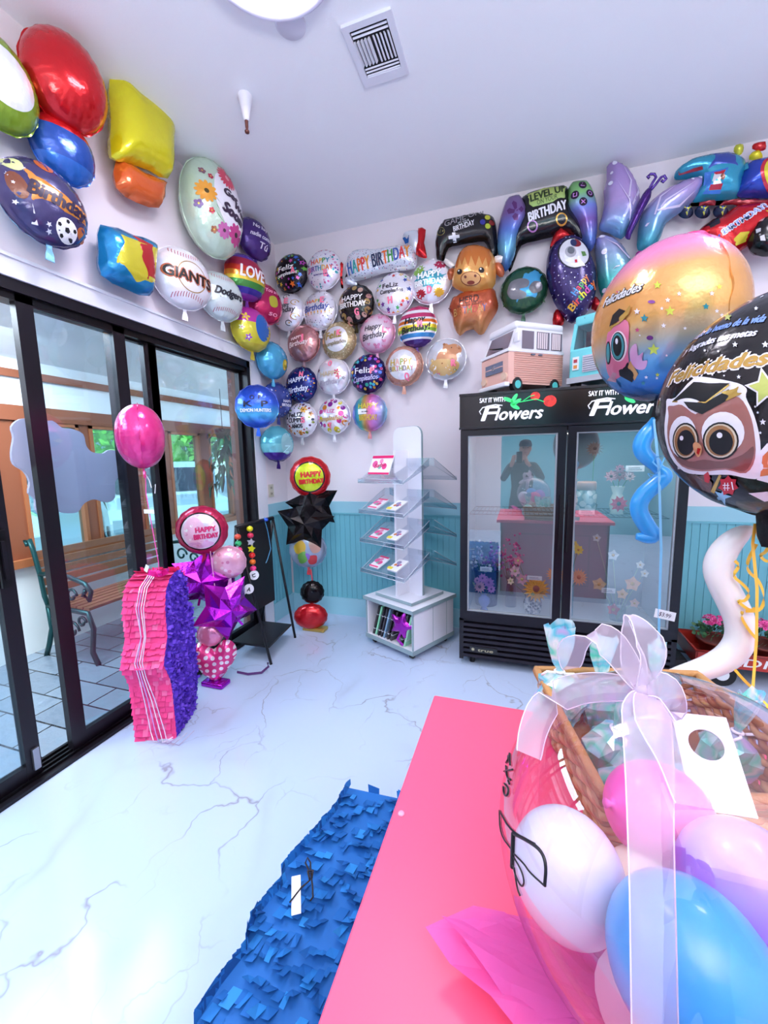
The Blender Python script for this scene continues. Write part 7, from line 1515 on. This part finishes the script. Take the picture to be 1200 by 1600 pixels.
D(smooth_poly([(215, 400), (250, 370), (260, 440), (290, 420), (285, 470), (315, 470), (300, 520), (250, 520), (215, 470)]), foil('#d8a0c8', .25), .0018)
D([(200, 480), (250, 545), (225, 600), (150, 560), (145, 530)], fk, .0020); D([(215, 470), (262, 550), (240, 590), (200, 510)], foil('#d8a060', .3), .0026); D([(75, 590), (110, 540), (135, 545), (130, 600), (110, 650)], foil('#c88a9a', .3), .0024); D([(125, 620), (140, 600), (160, 640), (140, 650)], foil('#2f7ac0'), .003)
stx = (('#c8d04a', ((375, 20, 26), (450, 175, 32), (352, 405, 38), (375, 555, 14), (745, 30, 18))), ('#2f8a98', ((297, 218, 26), (665, 148, 22), (290, 605, 16))), ('#e8e4f0', ((253, 178, 20), (505, 72, 14), (437, 110, 16), (412, 262, 16), (402, 160, 12), (540, 278, 12), (700, 70, 16), (730, 175, 14), (760, 200, 14), (308, 570, 12), (372, 575, 10), (270, 320, 7), (430, 440, 8))), ('#c84a7a', ((255, 288, 16), (135, 60, 8))))
for c, L_ in stx:
    for x, y, r in L_: D(pst(x, y, r), foil(c, .3), .0014)
D(cr(330, 335, 20, 14), foil('#6a2a7a'), .0014); D(cr(340, 120, 22, 10), foil('#8a4a9a'), .0014)
mb.build('foil', t); tb = MB(); ptext(tb, F, 'Felicidades', fk, (60, 125), (288, 22), 46, .0018, .004, .3); ptext(tb, F, 'Felicidades', foil('#e8e8f0', .1), (60, 125), (288, 22), 44, .0028, .001, .3); tb.build('lettering', t)
tb = MB(); tail(tb, -R2*.98, fk, 1.2); tb.build('tail', t)
# squiggle balloons
def squig(label, pts, y, rs, m, name='squiggle_balloon'):
    P = [at(a, b, 1, y) for a, b in pts]; c = P[0].copy(); Q = [p-c for p in P]; r = list(rs)
    for _ in range(2):
        n_ = [Q[0]]; rn = [r[0]]
        for i in range(len(Q)-1): n_ += [Q[i].lerp(Q[i+1], .25), Q[i].lerp(Q[i+1], .75)]; rn += [r[i]*.75+r[i+1]*.25, r[i]*.25+r[i+1]*.75]
        Q = n_+[Q[-1]]; r = rn+[r[-1]]
    t = thing(name, label, 'balloon', c); mb = MB(); mb.tube(Q, r, m, 20); mb.build('skin', t); return t
squig('bright blue wavy latex balloon hanging in front of the right cooler door', [(1020, 652), (1018, 668), (1002, 690), (1003, 708), (1022, 724), (1028, 733), (1040, 742), (1030, 752), (1002, 775), (996, 797), (1010, 822), (1024, 838), (1010, 840), (994, 838)], -1.9, [.004, .026, .030, .028, .025, .018, .028, .030, .030, .030, .030, .026, .024, .012], mat('#2f9fe8', .3, coat=.4, sub=.1))
squig('cream white wavy latex balloon hanging below the black owl balloon', [(1178, 824), (1163, 830), (1142, 846), (1126, 868), (1121, 890), (1130, 916), (1145, 944), (1157, 972), (1158, 1000), (1140, 1026), (1105, 1044), (1060, 1056), (1020, 1066)], -2.38, [.004, .019, .027, .031, .033, .033, .033, .033, .033, .032, .029, .024, .01], mat('#e6e2e4', .35, coat=.3, sub=.15))
t = thing('balloon_ribbon', 'straight pale blue ribbon hanging from the blue wavy balloon', 'ribbon', (0, 0, 0)); P = [at(x, y, 1, -1.93) for x, y in ((1022, 655), (1030, 740), (1033, 860), (1030, 960), (1028, 1060))]+[Vector((2.775, -1.935, .002))]
MB().strip(P, .010, mat('#7fc4ec', .4)).build('ribbon', t)
mb = MB(); P2 = [at(x, y, 1, -1.94) for x, y in ((1028, 730), (1020, 722), (1026, 714), (1040, 712), (1030, 735), (1018, 748), (1012, 740), (1030, 745))]; mb.strip(P2, .006, mat('#5fb4ea', .4)); mb.build('curl', t)
q = at(1039, 961, 1, -1.935); t = thing('price_tag', 'white price tag reading $3.99 on the pale blue ribbon', 'tag', q); t.rotation_euler = (0, radians(6), radians(-12)); MB().box((-.032, 0, -.017), (.032, .0015, .017), mat('#f4f4fa', .5)).build('card', t)
tb = MB(); text(tb, '$3.99', mat('#4a2a50', .5), 0, 0, .036, .016, flat, .001, .1, -.05); tb.build('lettering', t)
YE = mat('#eab83f', .35)
t = thing('balloon_ribbon', 'yellow curling ribbon running down from the black owl balloon to the desk', 'ribbon', (0, 0, 0)); P = [at(x, y, 1, -2.44) for x, y in ((1180, 818), (1176, 850), (1183, 920), (1182, 1000), (1176, 1080))]+[Vector((2.83, -2.47, .95)), Vector((2.82, -2.60, .853))]
MB().strip(P, .008, YE).build('ribbon', t)
for pts in ([(1180, 820), (1186, 845), (1200, 850), (1198, 862), (1186, 868), (1200, 880), (1210, 866)], [(1148, 876), (1156, 884), (1144, 900), (1160, 912), (1172, 925), (1165, 940), (1150, 938), (1172, 955), (1180, 950)], [(1160, 955), (1158, 965), (1170, 985), (1182, 998)], [(1182, 850), (1166, 880), (1170, 895), (1185, 905), (1195, 930), (1190, 955), (1165, 955)], [(1148, 1046), (1160, 1060), (1172, 1072), (1178, 1076)]):
    P = [at(x, y, 1, -2.42) for x, y in pts]; Q = P
    for _ in range(2): Q = [Q[0]]+[v for i in range(len(Q)-1) for v in (Q[i].lerp(Q[i+1], .25), Q[i].lerp(Q[i+1], .75))]+[Q[-1]]
    mb = MB(); mb.strip(Q, .007, YE, UP); mb.build('curl', t)
# ================= RED WAGON WITH PLANTERS =================
t = thing('red_wagon', 'red toy wagon with white lettering holding the potted plants by the back wall', 'wagon', (3.85, -.30, 0)); RD = mat('#b8342a', .35)
mb = MB(); mb.box((-.42, -.17, .12), (.42, .17, .13), RD)
for a, b in (((-.42, -.175), (.42, -.165)), ((-.42, .165), (.42, .175)), ((-.425, -.175), (-.415, .175)), ((.415, -.175), (.425, .175))): mb.box((a[0], a[1], .12), (b[0], b[1], .22), RD)
mb.build('tray', t); MB().tube([(-.43, -.18, .222), (.43, -.18, .222), (.43, .18, .222), (-.43, .18, .222)], .008, mat('#8f241e', .35), 8, closed=True).build('rim', t)
for x in (-.28, .28):
    for y in (-.19, .19): w = MB().cyl((x, y-.015, .08), (x, y+.015, .08), .08, mat('#1a1a1c', .6), 24); w.build('wheel', t); MB().cyl((x, y-.018, .08), (x, y+.018, .08), .04, mat('#e8e8ec', .4), 18).build('hub', t)
MB().tube([(-.42, 0, .12), (-.50, -.02, .14), (-.57, -.04, .24)], .008, mat('#1a1a1c', .4), 8).build('handle', t)
tb = MB(); text(tb, 'RADIO', mat('#f2eef0', .4), -.12, .17, .42, .055, flat, .001, .25, 0, .0015); o = tb.build('lettering', t); o.location = (0, -.176, 0)
MB().box((-.52, -.10, .0), (-.44, .10, .10), mat('#1f1c22', .5)).build('bumper', t)
def kal(label, x, y, z, seed, cols=('#e84a9a', '#f27ab8', '#c82f7a')):
    rr = random.Random(seed); t = thing('potted_plant', label, 'plant', (x, y, z)); MB().lathe([(0, 0), (.075, 0), (.105, .10), (.112, .10), (.112, .115), (.095, .115), (.09, .09), (0, .09)], mat('#6f2c24', .6), n=28).build('pot', t)
    mb = MB()
    for k in range(150):
        a = rr.random()*6.28; el = rr.random()*1.3; r = .05+.075*rr.random(); p = Vector((cos(a)*cos(el)*r*1.15, sin(a)*cos(el)*r*1.15, .13+sin(el)*r*.9)); d = Vector((cos(a), sin(a), .5+rr.gauss(0, .4))).normalized(); s_ = d.orthogonal().normalized(); l = .035
        mb.add([p, p+d*l*.5-s_*l*.4, p+d*l, p+d*l*.5+s_*l*.4], [(0, 1, 2, 3)], mat(('#2f5a36', '#4a7a4a', '#3a6a50')[k % 3], .5))
    mb.build('leaves', t); mb = MB()
    for k in range(60):
        a = rr.random()*6.28; q = .085*sqrt(rr.random()); c = (q*cos(a), q*sin(a), .245+.03*(1-(q/.085)**2)+rr.gauss(0, .006))
        blossom(mb, c, .016, 5, mat(cols[k % 3], .6), mat(cols[2], .6), (cos(a)*.5, sin(a)*.5-.3, 1))
    mb.build('blossoms', t)
kal('pink flowering plant in a brown pot left in the red wagon', 3.60, -.30, .131, 1)
kal('pink flowering plant in a brown pot further right in the red wagon', 3.86, -.30, .131, 2)
# ================= THE PHOTOGRAPHER (stands behind the camera, mirrored in the cooler glass) =================
def person():
    t = thing('person', 'person in a dark jacket and cap holding up a phone, mirrored in the cooler glass', 'person', (2.30, -4.02, 0))
    J = {}; E_ = []
    def j(n, p, r, parent=None):
        J[n] = (len(J), Vector(p), r)
        if parent: E_.append((J[parent][0], J[n][0]))
    j('pelvis', (0, 0, .95), .15); j('waist', (0, 0, 1.10), .135, 'pelvis'); j('chest', (0, .0, 1.30), .16, 'waist'); j('neckb', (0, .0, 1.46), .085, 'chest'); j('neck', (.0, .02, 1.53), .055, 'neckb'); j('head0', (.03, .04, 1.60), .06, 'neck')
    for s_, n in ((-1, 'l'), (1, 'r')):
        j('sh'+n, (s_*.17, 0, 1.42), .07, 'chest'); j('el'+n, (s_*.27, .12, 1.22), .05, 'sh'+n); j('wr'+n, (s_*.095-.04, .335, 1.47), .030, 'el'+n); j('pa'+n, (s_*.075-.045, .355, 1.53), .030, 'wr'+n)
        j('hip'+n, (s_*.10, 0, .88), .10, 'pelvis'); j('kn'+n, (s_*.12, .03, .48), .062, 'hip'+n); j('an'+n, (s_*.13, 0, .09), .045, 'kn'+n); j('to'+n, (s_*.14, .14, .04), .04, 'an'+n)
        for k in range(4):
            b = (s_*.075-.045, .362, 1.535+.018*k-.02)
            j('f%s%d' % (n, k), b, .009, 'pa'+n); j('g%s%d' % (n, k), (b[0]-s_*.02, b[1]+.018, b[2]+.004), .008, 'f%s%d' % (n, k)); j('h%s%d' % (n, k), (b[0]-s_*.042, b[1]+.012, b[2]+.004), .007, 'g%s%d' % (n, k))
        j('t'+n, (s_*.075-.055, .345, 1.565), .010, 'pa'+n); j('u'+n, (s_*.05-.048, .340, 1.575), .008, 't'+n)
    me = bpy.data.meshes.new('b'); me.from_pydata([v[1] for v in J.values()], E_, []); o = bpy.data.objects.new('b', me); COL.objects.link(o)
    m = o.modifiers.new('s', 'SKIN'); m.use_smooth_shade = True
    for i, v in enumerate(J.values()): me.skin_vertices[0].data[i].radius = (v[2], v[2]*(.78 if v[2] > .1 else 1))
    me.skin_vertices[0].data[0].use_root = True
    o.modifiers.new('u', 'SUBSURF').levels = 1; o.modifiers['u'].render_levels = 1
    dg = bpy.context.evaluated_depsgraph_get(); nm = bpy.data.meshes.new_from_object(o.evaluated_get(dg)); bpy.data.objects.remove(o)
    for c in ('#c89a80', '#1c1c24', '#262a38', '#151518'): nm.materials.append(mat(c, .6))
    for p in nm.polygons:
        c = p.center; near = (c.y > .325 and c.z > 1.4)
        p.material_index = 0 if near or c.z > 1.50 else (1 if c.z > .9 else (3 if c.z < .10 else 2)); p.use_smooth = True
    bo = bpy.data.objects.new('body', nm); COL.objects.link(bo); bo.parent = t
    SK = mat('#c89a80', .6); hb = MB(); n = 24; hc = Vector((.035, .06, 1.665)); vs = []; fs = []
    for i in range(17):
        th = pi*i/16
        for k in range(n):
            a = 2*pi*k/n; x, y, z = sin(th)*cos(a), sin(th)*sin(a), cos(th); f = max(0, y)
            X, Y, Z = x*.076*(1-.18*max(0, -z)), y*.095, z*.118
            Y += .022*max(0, 1-((x*2.6)**2+((z+.12)*4)**2))*f; Y -= .010*max(0, 1-(((abs(x)-.42)*4)**2+((z-.08)*5)**2))*f; Y += .006*max(0, 1-((x*3)**2+((z+.5)*6)**2))*f
            vs.append(hc+Vector((X, Y, Z)))
    for i in range(16):
        for k in range(n): fs.append((i*n+k, (i+1)*n+k, (i+1)*n+(k+1) % n, i*n+(k+1) % n))
    hb.add(vs, fs, SK, smooth=True)
    for s_ in (-1, 1): hb.sphere(hc+Vector((s_*.077, -.005, -.005)), .022, SK, 10, (.4, .8, 1.2)); hb.sphere(hc+Vector((s_*.030, .078, .012)), .010, mat('#2a1c18', .3), 8)
    hb.sphere(hc+Vector((0, .088, -.052)), .018, mat('#a8605a', .5), 8, (1.1, .35, .3)); hb.build('head', t)
    cb = MB(); cb.lathe([(.086, .0), (.088, .03), (.075, .075), (.04, .098), (0, .103)], mat('#1d2030', .7), n=28, M=Matrix.Translation(hc+Vector((0, 0, .03))) @ Matrix.Scale(1.18, 4, (0, 1, 0))); cb.add([hc+Vector((x, y, .036)) for x, y in ((-.07, .07), (-.06, .14), (0, .17), (.06, .14), (.07, .07))]+[hc+Vector((x, y, .030)) for x, y in ((-.07, .07), (-.06, .14), (0, .17), (.06, .14), (.07, .07))], [(0, 1, 2, 3, 4), (9, 8, 7, 6, 5), (0, 5, 6, 1), (1, 6, 7, 2), (2, 7, 8, 3), (3, 8, 9, 4)], mat('#1d2030', .7)); cb.build('cap', t)
person()
t = thing('phone', 'black phone held upright by the person in the dark jacket', 'phone', (2.252, -3.645, 1.545)); mb = MB(); rbox(mb, (-.038, -.004, -.078), (.038, .004, .078), mat('#16161a', .2, .3), .0035, 2); mb.build('phone_body', t); MB().cyl((-.018, .004, .052), (-.018, .007, .052), .010, mat('#2a2a32', .1, .4), 14).cyl((-.018, .004, .028), (-.018, .007, .028), .010, mat('#2a2a32', .1, .4), 14).build('lenses', t)
